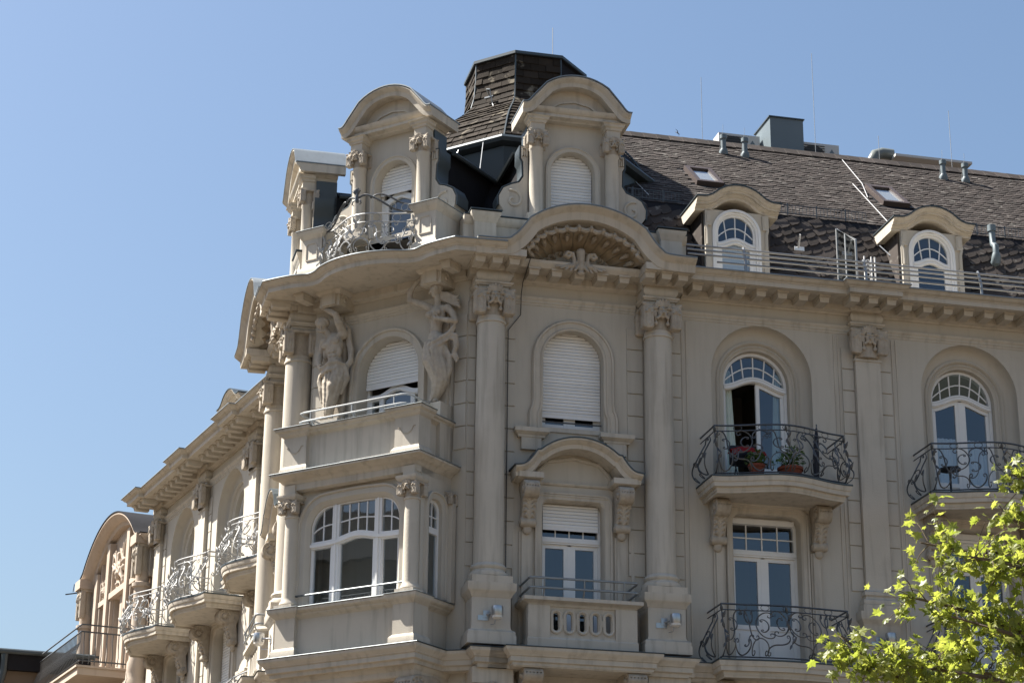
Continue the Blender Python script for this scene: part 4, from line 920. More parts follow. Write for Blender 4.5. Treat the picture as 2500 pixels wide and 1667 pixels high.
    add('zinc_cover', lambda: MB().arc(top_c(0), [(0.003, 0.2), (0.003, 1.13), (0.022, 1.13), (0.03, 0.2)]), ZINC, g, G, key='gablecap')
    for u in (0.36, 3.45):
        for d in (-0.36, -0.05, 0.26): modillion(F, u + d + (0.05 if u > 1 else 0.02), 0.50, g)
    for i in range(5): modillion(F, C_ - 0.84 + 0.42 * i, 0.12, g)
    for x in (-1.28, 1.28): modillion(F, C_ + x, 0.30, g)
    def ledge():
        m = MB(); m.ext([(0.0, 15.70), (0.10, 15.74), (0.12, 15.757), (0.12, 15.872), (0.5, 15.872), (0.52, 15.90), (0.55, 15.93), (0.57, 15.96), (0.57, 16.0), (0.45, 16.03), (0.0, 16.04)], -1.18, 1.18)
        m.box(-1.98, -1.183, 0, 0.36, 15.703, 15.88); m.box(1.183, 1.98, 0, 0.36, 15.703, 15.88); return m
    add('shell_ledge', ledge, STU2, g, G, key='shledge')
    # concave shell in nine flutes
    nf = 11
    for i in range(nf):
        def flute():
            rows = []; a0, a1 = pi * (0.02 + 0.96 * i / nf), pi * (0.02 + 0.96 * (i + 1) / nf)
            for r in np.linspace(0.10, 1.0, 25):
                row = []
                for t in np.linspace(0.02, 0.98, 8):
                    a = a0 + (a1 - a0) * t; rx, rz = 1.16, 0.66
                    v = 0.06 + 0.74 * (r ** 2.0) - 0.10 * r * sin(pi * t) - 0.05 * (0.5 + 0.5 * sin(2 * pi * r * 4.0)) * (r > 0.3)
                    row.append((-rx * r * cos(a), v, 15.99 + rz * r * sin(a)))
                rows.append(row)
            return MB().grid(rows)
        add('shell_flute', flute, SHELL, g, G, key='flute%d' % i)
        def boss(q_):
            m = MB(); am = pi * (0.02 + 0.96 * (i + 0.5) / nf)
            for r, l in (((0.50, 0.05), (0.80, 0.065))[q_],):
                p = lambda q, dv: (-1.16 * q * cos(am), 0.06 + 0.74 * q * q - 0.05 * q + dv, 15.99 + 0.66 * q * sin(am))
                m.tube([p(r - l, 0.0), p(r - l * 0.3, 0.045), p(r + l * 0.5, 0.06), p(r + l, 0.03)], [0.012, 0.04, 0.045, 0.010], 6)
            return m
        for q_ in (0, 1): add('shell_leaf', lambda: boss(q_), STONE, g, G, key='boss%d.%d' % (i, q_))
    add('shell_back', lambda: MB().ngon([(-1.2 * cos(a), 0.06 , 15.95 + 0.72 * sin(a)) for a in np.linspace(0, pi, 20)]), SHELL, g, G, key='shback')
    def swag():
        m = MB(); n = 13
        for i in range(n):
            a0, a1 = pi * (0.05 + 0.90 * i / n), pi * (0.05 + 0.90 * (i + 1) / n)
            for q, e in ((0.0, 0.030), (0.05, 0.022)):
                m.tube([(-(1.10 - 0.10 * sin(pi * t) * (1 if q == 0 else 0.4) - q) * cos(a0 + (a1 - a0) * t), 0.83 + 0.05 * sin(pi * t), 15.99 + (0.61 - 0.085 * sin(pi * t) * (1 if q == 0 else 0.4) - q) * sin(a0 + (a1 - a0) * t)) for t in np.linspace(0, 1, 7)], [e * 1.25 * k for k in (.5, .9, 1.15, 1.25, 1.15, .9, .5)], 6)
            c = (-1.09 * cos(a0), 0.85, 15.99 + 0.60 * sin(a0)); m.tube([(c[0], c[1], c[2] + 0.03), (c[0] * 0.97, c[1] + 0.04, c[2] - 0.03), (c[0] * 0.95, c[1], c[2] - 0.08)], [0.03, 0.04, 0.012], 6)
        return m
    add('swag', swag, STONE, g, G, key='swag')
    if 'cart' not in CACHE: CACHE['cart'] = cartouche_mesh()
    add('cartouche', CACHE['cart'], None, g, G @ T(0, 0.40, 16.05) @ Matrix.Diagonal((1.0, 1.2, 0.86, 1)))
    # pedestals of the roof parapet
    def par():
        m = MB(); m.box(-2.1, 2.1, -0.1, 0.22, 16.08, 16.70); m.ext([(0.22, 16.70), (0.25, 16.72), (0.29, 16.78), (0.30, 16.83), (0.30, 16.86), (-0.1, 16.87), (-0.1, 16.70)], -2.1, 2.1)
        for x in (-1.72, 1.78):
            m.box(x - 0.20, x + 0.20, 0.0, 0.36, 16.08, 16.72); m.sweep([(x - 0.20, 0), (x - 0.20, 0.36), (x + 0.20, 0.36), (x + 0.20, 0)], [(-0.15, 16.71), (0.0, 16.71), (0.02, 16.74), (0.04, 16.80), (0.07, 16.84), (0.075, 16.90), (-0.15, 16.92)])
        return m
    p = add('parapet', par, STU2, B, G, key='parap')
    add('zinc_cover', lambda: MB().box(-2.1, 2.1, -0.12, 0.315, 16.872, 16.89).box(-1.72 - .29, -1.72 + .29, 0.0, 0.46, 16.922, 16.94).box(1.78 - .29, 1.78 + .29, 0.0, 0.46, 16.922, 16.94), ZINCD, p, G, key='parapz')
    dormer(G, 'all', 'k1')

def gable_line(hw, z0, kx, kz, za, n=11):             # ogee gable: low tips, kink at kx, round top
    R = ((kx ** 2) + (za - kz) ** 2) / (2 * (za - kz)); half = smooth_curve([(-hw, z0), (-hw * 0.9, z0 + 0.02), (-(hw * 0.5 + kx * 0.5), z0 + (kz - z0) * 0.38), (-kx, kz)], 5)[:-1]
    mid = [(x, za - (R - sqrt(max(0, R * R - x * x)))) for x in np.linspace(-kx, kx, n)]; return half + mid + [(-x, z) for x, z in half[::-1]]
def dormer(G, shut, key):
    """tall roof dormer with columns, arched window and ogee gable; front wall at v=0"""
    zs, hw = 18.02, 0.415
    def front():
        m = MB(); outer = [(-0.84, 16.85), (0.84, 16.85), (0.84, 19.1), (-0.84, 19.1)]; h = arch(hw, zs, 16.95)
        flat = outer + h; tri = tessellate_polygon([[Vector((u, z, 0)) for u, z in l] for l in (outer, h)])
        m.add([(u, 0, z) for u, z in flat], [tuple(t) for t in tri]); m.grid([[(u, 0.0, z) for u, z in h], [(u, -0.3, z) for u, z in h]])
        A = lambda d: arch(hw + d, zs, 16.95)
        m.loftv([(A(0.005), 0.0), (A(0.01), 0.03), (A(0.07), 0.035), (A(0.085), 0.055), (A(0.11), 0.045), (A(0.12), 0.0)])
        for sx in (-1, 1): m.box(sx * 0.84, sx * 0.838, -0.44, 0.0, 16.85, 19.05)
        return m
    d = add('dormer', front, STU, B, G, key='dfront' + key)
    for sx in (-1, 1):
        Gc = G @ T(0.725 * sx, 0.10, 0)
        def col(): return MB().lathe([(0.14, 17.0), (0.14, 17.06), (0.128, 17.10), (0.128, 17.7), (0.122, 18.34), (0.135, 18.36), (0.135, 18.39), (0.12, 18.40), (0.12, 18.44)], seg=24).box(-0.20, 0.20, -0.12, 0.20, 16.88, 17.02)
        c = add('column', col, STU2, d, Gc, key='dcol')
        add('capital', CAPM, None, d, Gc @ T(0, 0, 18.385) @ Matrix.Diagonal((0.56, 0.56, 0.56, 1)))
        def ent(): return MB().sweep([(-0.13, -0.1), (-0.13, 0.14), (0.13, 0.14), (0.13, -0.1)], [(-0.1, 18.84), (0.02, 18.84), (0.03, 18.88), (0.0, 18.885), (0.0, 19.02), (0.02, 19.03), (0.03, 19.07), (0.06, 19.09), (0.07, 19.13), (0.10, 19.15), (-0.1, 19.15)]).box(-0.1, 0.1, -0.1, 0.1, 18.85, 19.14)
        add('entablature_block', ent, STU2, d, Gc @ T(0, 0, -0.16), key='dent')
        def scroll():                                            # volute buttress beside the dormer
            m = MB(); o = [(0.86, 18.45), (0.99, 18.45), (0.99, 18.22), (0.95, 18.16), (0.94, 17.85), (1.02, 17.72), (1.18, 17.66), (1.32, 17.58), (1.40, 17.42), (1.39, 17.25), (1.30, 17.12), (1.44, 17.08), (1.44, 16.9), (0.86, 16.9)]
            m.face([(u, z) for u, z in o], -0.34, 0.02)
            sp = [(1.14 + (0.20 - 0.027 * a) * cos(a + 1.2), 0.028, 17.36 + (0.20 - 0.027 * a) * sin(a + 1.2)) for a in np.linspace(0, 6.6, 30)]; m.tube(sp, 0.026, 6)
            m.tube([(0.925 + 0.04 * c_, 0.03, 18.33 + 0.075 * s_) for c_, s_ in ((-1, -1), (-1, 1), (1, 1), (1, -1), (0, -1), (0, 0.2))], 0.018, 5)
            if sx < 0: m.v = [(-u, v, z) for u, v, z in m.v]
            return m
        add('volute', scroll, STU2, d, G, key='dvol%d' % sx)
        def vz():
            m = MB(); o = [(0.86, 18.455), (1.0, 18.455), (1.005, 18.21), (0.965, 18.15), (0.955, 17.86), (1.03, 17.735), (1.19, 17.675), (1.335, 17.59), (1.415, 17.42), (1.405, 17.24)]
            m.arc(o, [(0.0, -0.36), (0.0, 0.01), (0.02, 0.01), (0.02, -0.36)]); 
            if sx < 0: m.v = [(-u, v, z) for u, v, z in m.v]
            return m
        add('zinc_cover', vz, ZINCD, d, G, key='dvz%d' % sx)
        add('slate_cheek', lambda: MB().box(sx * 0.845, sx * 0.875, -3.0, -0.40, 16.9, 18.60), DSLATE, d, G, key='dch%d' % sx)
    crv = gable_line(1.04, 19.36, 0.58, 19.80, 19.99)
    def gab():
        m = MB(); m.arc(crv, [(0.0, -0.58), (0.0, 0.40), (-0.02, 0.405), (-0.05, 0.375), (-0.08, 0.34), (-0.09, 0.325), (-0.17, 0.315), (-0.17, -0.58)])
        m.sweep([(-0.86, -0.45), (-0.86, 0.14), (0.86, 0.14), (0.86, -0.45)], [(-0.25, 19.15), (0.0, 19.15), (0.02, 19.17), (0.06, 19.19), (0.10, 19.20), (0.10, 19.255), (0.11, 19.26), (0.16, 19.33), (0.17, 19.36), (-0.25, 19.36)])
        m.ngon([(x * 0.86, 0.10, z - 0.10) for x, z in gable_line(1.04, 19.30, 0.58, 19.78, 19.97)])
        m.arc([(x * 0.74, z) for x, z in [(-0.8, 19.26), (-0.7, 19.40), (-0.4, 19.56), (0, 19.62), (0.4, 19.56), (0.7, 19.40), (0.8, 19.26)]], [(0, 0.09), (0, 0.13), (-0.04, 0.13), (-0.04, 0.09)])
        return m
    add('dormer_gable', gab, STU2, d, G @ T(0, 0, -0.17), key='dgab')
    add('dormer_roof', lambda: MB().arc(gable_line(1.05, 19.365, 0.59, 19.81, 20.0), [(0.0, -0.62), (0.0, 0.415), (0.02, 0.415), (0.02, -0.62)]), ZINC, d, G @ T(0, 0, -0.17), key='droof')
    for sx in (-1, 1): add('zinc_cheek', lambda: MB().box(sx * 0.875, sx * 0.846, -0.44, -0.03, 16.9, 18.9), ZINCD, d, G, key='dzch%d' % sx)
    def back():
        P_ = [(-0.98, 18.58), (-0.5, 18.86), (0.0, 18.98), (0.5, 18.86), (0.98, 18.58)]; m = MB(); m.face(P_, -3.2, -0.46); return m
    add('rear_roof', back, DSLATE, d, G, key='drear')
    add('eaves_strip', lambda: MB().tube([(-1.0, -0.48, 18.56), (-1.0, -3.2, 18.56)], 0.045, 6).tube([(1.0, -0.48, 18.56), (1.0, -3.2, 18.56)], 0.045, 6), ZINCD, d, G, key='deave')
    # window
    o = MB(); A = lambda q: arch(hw - q, zs, 16.95); o.loftv([(A(0), -0.24), (A(0), -0.22), (A(.04), -0.22), (A(.04), -0.30)])
    w = add('window', o, WHITE, B, G)
    if shut == 'all': slats(w, G, hw - 0.012, 16.95, zs + hw - 0.01, -0.17, zs=zs); w['label'] = 'dormer window with white shutter fully closed'
    else:
        slats(w, G, hw - 0.012, 17.86, zs + hw - 0.01, -0.17, zs=zs); w['label'] = 'dormer window with shutter half closed above a white door'
        zt = lambda x: 17.72 + 0.06 * cos(pi * x / 0.36)
        m = MB(); xs = np.linspace(-0.37, 0.37, 13); m.bar2d([(x, zt(x) + 0.06) for x in xs], 0.12, -0.29, -0.22); m.bar2d([(x, zt(x) + 0.02) for x in xs], 0.03, -0.29, -0.205)
        m.box(-0.375, -0.27, -0.29, -0.225, 16.95, 17.74); m.box(0.27, 0.375, -0.29, -0.225, 16.95, 17.74); add('casement', m, WHITE, w, G)
        add('pane', MB().ngon([(-0.27, -0.26, 16.95)] + [(x, -0.26, zt(x)) for x in np.linspace(-0.27, 0.27, 7)] + [(0.27, -0.26, 16.95)]), GLASS, w, G)
    room(w, G, hw, 16.95, 18.4, v0=-0.32, depth=1.5)

# ================================================================== right front
A3 = lambda c: sh(arch(0.565, 14.35, 13.05), c)
def fronts(F, u0, u1, bays, first):
    holes = []
    if first: holes += [(A3(1.93), 0.30), (sh(rrect(0.555, 9.0, 11.72, 0.13), 1.93), None)]
    for c in bays: holes += [(sh(arch(0.97, 14.37, 12.2), c), None), (sh(rrect(0.64, 8.95, 11.73, 0.16), c), None)]
    return wall(F, [(u0, 0.0), (u1, 0.0), (u1, 15.9), (u0, 15.9)], holes)
WR = fronts(FR, 0.0, 15.7, [5.505, 9.615, 13.725], True)
bay_one(FR, WR)
for u in (7.56, 11.67): pilaster(FR, u, WR)
bay_upper(FR, 5.505, WR, dict(label='scrolled iron balcony with potted plants', door=dict(open_left=True, curtain='full')))
bay_upper(FR, 9.615, WR, dict(label='scrolled iron balcony in front of half curtains', door=dict(curtain='half', tilt=True), shut=11.42))
bay_upper(FR, 13.725, WR, dict(label='scrolled iron balcony beyond the tree', door=dict(curtain='half')))
cornice_run(FR, 3.97, 15.7, [7.50, 11.61]); frz(FR, 0.70, 3.10)

def base_cornice(F, pth, name='base_cornice'):
    m = MB().sweep(pth, [(-0.3, 8.60), (-0.06, 8.60), (-0.05, 8.66), (0.0, 8.68), (0.0, 8.76), (0.02, 8.77), (0.03, 8.80), (0.08, 8.84), (0.10, 8.87), (0.10, 8.905), (-0.3, 8.93)])
    b = add(name, m, STU2, B, F)
    add('zinc_cover', MB().sweep(pth, [(-0.3, 8.932), (0.11, 8.907), (0.115, 8.915), (0.11, 8.925), (-0.3, 8.95)]), ZINCD, b, F); return b
def lower_zone(F, u1, bays, first):
    p = [(0.0, 0.42)] if not first else [(-0.10, 0.68), (0.62, 0.68), (0.62, 0.90), (3.14, 0.90), (3.14, 0.68), (3.85, 0.68), (3.85, 0.36)]
    if first: p[0] = (0.30, 0.68)
    q = list(p) if first else [(-3.9, 0.36)]
    b = base_cornice(F, q + [(u1, 0.36)])
    m = MB(); 
    if first: m.box(0.3, 3.9, 0, 0.60, 8.62, 8.86); m.box(0.66, 3.10, 0.5, 0.86, 8.62, 8.86); m.box(0.05, 0.75, 0, 0.55, 8.35, 8.62); m.box(3.1, 3.85, 0, 0.55, 8.35, 8.62)
    m.box(3.9 if first else -3.9, u1, 0, 0.32, 8.62, 8.86)
    m.ext([(0, 8.02), (0.06, 8.04), (0.10, 8.10), (0.10, 8.16), (0, 8.18)], 0.3 if first else -3.9, u1)
    add('cornice_soffit', m, STU2, b, F)
    for c, h in ([(1.93, 0.90)] if first else []) + [(c, 0.95) for c in bays]:
        if first and c == 1.93:
            for sx in (-1, 1): add('bracket', CONM, None, b, F @ T(c + h * sx, 0.20, 8.635) @ Matrix.Diagonal((1.25, 1.35, 0.9, 1)))
    if first:
        for u in (0.40, 3.48): add('capital', CAPM, None, b, F @ T(u, 0.26, 7.80) @ Matrix.Diagonal((0.95, 0.9, 0.95, 1)))
lower_zone(FR, 15.7, [5.505, 9.615, 13.725], True)

# ================================================================== left fronts (mirror of the right one, then bending away)
W1 = fronts(F1, 0.0, 3.97, [], True); bay_one(F1, W1); frz(F1, 0.70, 3.10); lower_zone(F1, 3.97, [], True)
W2 = fronts(F2, -3.97, 7.75, [-1.95, 1.85, 5.55], False)
for u in (0.0, 3.7, 7.4): pilaster(F2, u, W2)
for c, l in ((-1.95, 'first'), (1.85, 'second'), (5.55, 'third')):
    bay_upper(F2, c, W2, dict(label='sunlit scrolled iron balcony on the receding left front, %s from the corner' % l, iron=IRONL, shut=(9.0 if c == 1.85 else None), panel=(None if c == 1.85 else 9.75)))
cornice_run(F2, -3.97, 7.95, [0.0, 3.7, 7.4]); lower_zone(F2, 7.75, [-1.95, 1.85, 5.55], False)
a, b_ = wpt(F1, 3.97, 0, 0), wpt(F1, 3.97, -1.6, 0)
add('wall', MB().add([(a.x, -a.y, 0), (b_.x, -b_.y, 0), (b_.x, -b_.y, 16.6), (a.x, -a.y, 16.6)], [(0, 1, 2, 3)]), STU, B)
e1, e2 = wpt(FR, 15.7, 0, 0), wpt(FR, 15.7, -12, 0); e3 = wpt(F2, 7.75, 0, 0); e4 = wpt(F2, 7.75, -8, 0)
for p, q in ((e1, e2), (e2, e4), (e4, e3)): add('wall', MB().add([(p.x, -p.y, 0), (q.x, -q.y, 0), (q.x, -q.y, 16.5), (p.x, -p.y, 16.5)], [(0, 1, 2, 3)]), STU, B)

# ================================================================== corner face
WC = wall(FC, [(-1.7, 0), (1.7, 0), (1.7, 15.9), (-1.7, 15.9)], [(arch(0.665, 14.25, 12.9), 0.35)])
o = MB(); A = lambda d: arch(0.665 - d, 14.25, 12.9); o.loftv([(A(0), -0.30), (A(0), -0.28), (A(.05), -0.28), (A(.05), -0.36)])
zt = lambda x: 13.97 + 0.065 * cos(pi * x / 0.42)
o.bar2d([(x, zt(x) if abs(x) < 0.42 else 13.905) for x in np.linspace(-0.62, 0.62, 31)], 0.11, -0.36, -0.27); o.bar2d([(x, (zt(x) if abs(x) < 0.42 else 13.905) - 0.02) for x in np.linspace(-0.62, 0.62, 31)], 0.03, -0.28, -0.25)
for x in (-0.60, -0.345, 0.345, 0.60): o.box(x - 0.045, x + 0.045, -0.36, -0.275, 12.9, 13.9)
wc = add('window', o, WHITE, B, FC); wc['label'] = 'arched corner window with shutter half down between the two carved figures'
for a0, a1 in ((-0.555, -0.39), (0.39, 0.555)): add('pane', MB().ngon([(a0, -0.32, 12.9), (a0, -0.32, 13.86), (a1, -0.32, 13.86), (a1, -0.32, 12.9)]), GLASS, wc, FC)
add('pane', MB().ngon([(-0.30, -0.32, 12.9)] + [(x, -0.32, zt(x) - 0.05) for x in np.linspace(-0.30, 0.30, 9)] + [(0.30, -0.32, 12.9)]), GLASS, wc, FC)
slats(wc, FC, 0.65, 14.06, 14.905, -0.22, zs=14.25); room(wc, FC, 0.66, 12.9, 14.9, v0=-0.38)
def csurr():
    m = MB(); A = lambda d: arch(0.665 + d, 14.25, 12.9, 22)
    m.loftv([(A(0), 0.0), (A(.01), 0.05), (A(.11), 0.04), (A(.12), 0.075), (A(.155), 0.08), (A(.17), 0.05), (A(.18), 0.0)])
    for u in (-1.42, 1.02): m.box(u, u + 0.40, 0, 0.10, 12.2, 15.5) if u < 0 else m.box(u, u + 0.40, 0, 0.10, 12.2, 15.5)
    return m
add('window_surround', csurr(), STU2, B, FC); frz(FC, -1.0, 1.0)
quoins(FC, WC, [(1.44, 1.69), (-1.69, -1.44)], z0=12.55)
# statues and the blocks they carry
at = node('carved_figure', B, FC @ T(-1.06, 0.10, 13.42)); at['label'] = 'carved bearded man with bent arm over his head'; add('body', atlas_mesh(), None, at, FC @ T(-1.06, 0.10, 13.42))
ca = node('carved_figure', B, FC @ T(1.24, 0.12, 13.36)); ca['label'] = 'carved woman with raised arm and windblown drapery'; add('body', caryatid_mesh(), None, ca, FC @ T(1.24, 0.12, 13.36))
for sx, u in ((-1, -1.06), (1, 1.18)):
    def blk():
        m = MB(); m.box(u - 0.22, u + 0.22, 0.0, 0.46, 15.58, 15.85); m.box(u - 0.15, u + 0.15, 0.46, 0.50, 15.60, 15.84)
        for q in (-1, 1): m.tube([(u + q * 0.23, 0.30 + (0.11 - 0.014 * a) * cos(a), 15.72 + (0.11 - 0.014 * a) * sin(a)) for a in np.linspace(0, 6.5, 22)], 0.02, 5)
        m.sweep([(u - 0.22, 0), (u - 0.22, 0.46), (u + 0.22, 0.46), (u + 0.22, 0)], [(-0.1, 15.80), (0.02, 15.80), (0.06, 15.85), (0.07, 15.88), (-0.1, 15.88)])
        return m
    add('console_block', blk(), STU2, B, FC); add('figure_plinth', MB().box(u - 0.24, u + 0.24, 0.02, 0.42, 12.25, 13.41 if sx < 0 else 13.35), STU2, B, FC)
# curved top cornice
hs = [(-2.12, 1.0), (-1.85, 1.0), (-1.5, 0.97), (-1.2, 0.88), (-0.95, 0.93), (-0.7, 1.08), (-0.35, 1.20), (0, 1.235), (0.35, 1.20), (0.7, 1.08), (0.95, 0.93), (1.2, 0.88), (1.5, 0.97), (1.85, 1.0), (2.12, 1.0)]
mid = smooth_curve(hs, 4)
cor = [wp(F1, 0.46, 1.0)] + [wp(FC, u, v) for u, v in mid if abs(u) < 2.1][0:0]
cw = [wp(F1, 0.46, 1.0)] + [wp(FC, *p) for p in mid[1:-1]] + [wp(FR, 0.46, 1.0)]
m = MB().sweep(cw, CORONA); crn = add('main_cornice', m, STU2, B)
add('gutter_edge', gutter_edge(MB(), cw), ZINC, crn)
inner = [wp(FR, 0.46, -0.3), wp(FC, 1.7, -0.3), wp(FC, -1.7, -0.3), wp(F1, 0.46, -0.3)]
add('cornice_soffit', MB().plan(offs(cw, -0.03) + inner, 15.882, 16.055), STU2, crn)
add('zinc_cover', MB().plan(offs(cw, -0.06) + inner, 16.071, 16.085), ZINC, crn)
add('frieze_moulding', MB().sweep([(-1.7, 0), (1.7, 0)], [(-0.1, 15.70), (0.03, 15.70), (0.04, 15.73), (0.10, 15.75), (0.12, 15.757), (0.12, 15.881), (-0.1, 15.881)]), STU2, crn, FC)
for u in (-1.62, 1.62): modillion(FC, u, 0.30, crn)

# ------------------------------------------------------------------ oriel
OR = B
def oriel_wall():
    m = MB(); outer = [(-1.40, 9.70), (1.40, 9.70), (1.40, 12.1), (-1.40, 12.1)]; h = rrect(0.98, 9.84, 11.66, 0.42, 8, 0.02)
    flat = outer + h; tri = tessellate_polygon([[Vector((u, z, 0)) for u, z in l] for l in (outer, h)])
    m.add([(u, 0.93, z) for u, z in flat], [tuple(t) for t in tri])
    A = lambda d: rrect(0.98 + d, 9.84, 11.66 + d, 0.42 + d * .8, 8, 0.02)
    m.loftv([(A(0), 0.80), (A(0), 0.94), (A(.03), 0.97), (A(.13), 0.965), (A(.14), 1.0), (A(.17), 1.0), (A(.18), 0.93)]); m.loftv([(A(-.0), 0.94), (A(-.04), 0.90), (A(-.05), 0.80)])
    return m
ow = add('oriel_wall', oriel_wall(), STU, B, FC)
def side_frame(sx):
    M = FC @ T(1.40 * sx, 0.93, 0) @ Matrix.Rotation(radians(90) * sx, 4, 'Z') 
    return M
for sx in (1, -1):
    S_ = side_frame(sx); d = 1 if sx > 0 else -1
    def sw():
        m = MB(); outer = [(0, 9.70), (0.93 * d, 9.70), (0.93 * d, 12.1), (0, 12.1)]; h = sh(rrect(0.20, 9.84, 11.55, 0.17, 6), 0.45 * d)
        flat = outer + h; tri = tessellate_polygon([[Vector((u, z, 0)) for u, z in l] for l in (outer, h)])
        m.add([(u, 0.0, z) for u, z in flat], [tuple(t) for t in tri]); A = lambda q: sh(rrect(0.20 + q, 9.84, 11.55 + q, 0.17 + .8 * q, 6), 0.45 * d)
        m.loftv([(A(0), -0.12), (A(0), 0.01), (A(.03), 0.03), (A(.09), 0.03), (A(.10), 0.06), (A(.12), 0.06), (A(.13), 0.0)]); return m
    add('oriel_wall', sw(), STU, B, S_)
    o = MB(); A = lambda q: sh(rrect(0.20 - q, 9.84, 11.55 - q, 0.15, 6), 0.45 * d); o.loftv([(A(0), -0.08), (A(0), -0.06), (A(.05), -0.06), (A(.05), -0.12)])
    o.box(0.45 * d - 0.16, 0.45 * d + 0.16, -0.12, -0.05, 10.95, 11.06); o.box(0.45 * d - 0.01, 0.45 * d + 0.01, -0.11, -0.07, 11.06, 11.5); o.box(0.45 * d - 0.16, 0.45 * d + 0.16, -0.11, -0.07, 11.24, 11.26)
    w = add('window', o, WHITE, B, S_)
    for z0, z1 in ((9.84, 10.95), (11.06, 11.52)): add('pane', MB().ngon([(0.45 * d - 0.15, -0.09, z0), (0.45 * d + 0.15, -0.09, z0), (0.45 * d + 0.15, -0.09, z1), (0.45 * d - 0.15, -0.09, z1)]), GLASS, w, S_)
# front window of the oriel
o = MB(); A = lambda d: rrect(0.98 - d, 9.84, 11.66 - d, 0.40, 8, 0.02); o.loftv([(A(0), 0.84), (A(0), 0.865), (A(.06), 0.865), (A(.06), 0.78)])
tz = lambda x: 10.93 + 0.10 * math.exp(-((x - 0.04) / 0.36) ** 2)
xs = np.linspace(-0.95, 0.95, 31)
o.bar2d([(x, tz(x)) for x in xs], 0.13, 0.78, 0.875); o.bar2d([(x, tz(x) - 0.01) for x in xs], 0.05, 0.86, 0.905)
mul = (-0.42, 0.48)
for x in mul: o.box(x - 0.075, x + 0.075, 0.78, 0.872, 9.84, 11.62); o.box(x - 0.02, x + 0.02, 0.86, 0.89, 9.84, 11.62)
for a0, a1 in ((-0.92, -0.495), (-0.345, 0.405), (0.555, 0.92)):
    for x in (a0, a1): o.box(x - 0.03 * (x == a1), x + 0.03 * (x == a0), 0.79, 0.855, 9.84, 10.9)
    o.box(a0, a1, 0.79, 0.85, 9.84, 9.91)
w = add('window', o, WHITE, B, FC); w['label'] = 'wide three-light oriel window with small panes above a curved transom'
for a0, a1, n in ((-0.92, -0.495, 2), (-0.345, 0.405, 4), (0.555, 0.92, 2)):
    top_ = lambda x: 11.60 if abs(x) < 0.56 else 11.60 - (0.40 - sqrt(max(0, 0.40 ** 2 - (abs(x) - 0.55) ** 2)))
    X = lambda s: a0 + (a1 - a0) * s
    fan(w, FC, lambda s: (X(s), tz(X(s)) + 0.06), lambda s: (X(s), top_(X(s))), n, [0.48], 0.82)
    add('pane', MB().ngon([(a0, 0.82, 9.9)] + [(x, 0.82, tz(x) - 0.06) for x in np.linspace(a0, a1, 7)] + [(a1, 0.82, 9.9)]), GLASS, w, FC)
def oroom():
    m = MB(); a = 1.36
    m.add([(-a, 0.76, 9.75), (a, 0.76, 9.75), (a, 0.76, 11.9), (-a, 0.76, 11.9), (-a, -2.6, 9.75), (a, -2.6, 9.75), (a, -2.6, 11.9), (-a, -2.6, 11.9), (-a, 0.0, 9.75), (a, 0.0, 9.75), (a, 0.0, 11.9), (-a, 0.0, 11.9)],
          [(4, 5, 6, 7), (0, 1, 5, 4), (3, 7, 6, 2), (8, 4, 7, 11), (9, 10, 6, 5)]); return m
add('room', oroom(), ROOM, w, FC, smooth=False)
add('guard_bar', MB().tube([(-1.12, 0.98, 10.03), (-1.12, 1.02, 10.03), (1.12, 1.02, 10.03), (1.12, 0.98, 10.03)], 0.016, 6), ZINCD, w, FC)
for sx in (-1, 1):
    G = FC @ T(1.27 * sx, 1.0, 0)
    c = add('column', lambda: MB().lathe([(0.165, 9.86), (0.18, 9.89), (0.165, 9.93), (0.142, 9.96), (0.136, 10.0), (0.136, 10.6), (0.128, 11.42), (0.145, 11.43), (0.145, 11.46), (0.125, 11.47), (0.125, 11.52)], seg=26).box(-0.19, 0.19, -0.15, 0.19, 9.79, 9.868), STU2, B, G, key='ocol')
    add('capital', CAPM, None, c, G @ T(0, 0, 11.47) @ Matrix.Diagonal((0.56, 0.56, 0.48, 1)))
    add('entablature_block', MB().sweep([(-0.14, -0.2), (-0.14, 0.15), (0.14, 0.15), (0.14, -0.2)], [(-0.14, 11.73), (0.02, 11.73), (0.06, 11.77), (0.07, 11.80), (0.07, 11.83), (-0.02, 11.84), (-0.02, 12.02), (-0.14, 12.02)]), STU2, B, G, key='oent')
    q = FC @ T(1.40 * sx, 0.10, 0)
    add('pilaster', lambda: MB().box(-0.10, 0.14, -0.05, 0.06, 9.8, 11.55) if sx > 0 else MB().box(-0.14, 0.10, -0.05, 0.06, 9.8, 11.55), STU2, B, q)
    add('capital', CAPM, None, B, q @ T(0.02 * sx, 0.0, 11.50) @ Matrix.Diagonal((0.36, 0.36, 0.42, 1)))
P = [(-1.40, 0.02), (-1.40, 1.10), (1.40, 1.10), (1.40, 0.02)]
m = MB().sweep(P, [(-0.9, 11.90), (-0.04, 11.90), (0.0, 11.92), (0.0, 12.03), (0.03, 12.05), (0.07, 12.10), (0.14, 12.125), (0.16, 12.15), (0.20, 12.17), (0.20, 12.20), (-0.9, 12.22)])
m.box(-1.30, 1.30, 0.3, 0.98, 11.70, 11.90) if 0 else None
oc = add('oriel_cornice', m, STU2, B, FC); add('zinc_cover', MB().sweep(P, [(-0.9, 12.222), (0.21, 12.202), (0.215, 12.212), (0.205, 12.222), (-0.9, 12.24)]), ZINC, oc, FC)
m = MB(); 
m.sweep(P, [(-0.12, 12.24), (-0.06, 12.24), (-0.06, 12.94), (-0.12, 12.94)]); m.sweep(P, [(-0.16, 12.90), (-0.06, 12.90), (-0.03, 12.93), (0.02, 12.95), (0.03, 12.98), (0.07, 13.0), (0.08, 13.03), (-0.16, 13.045)])
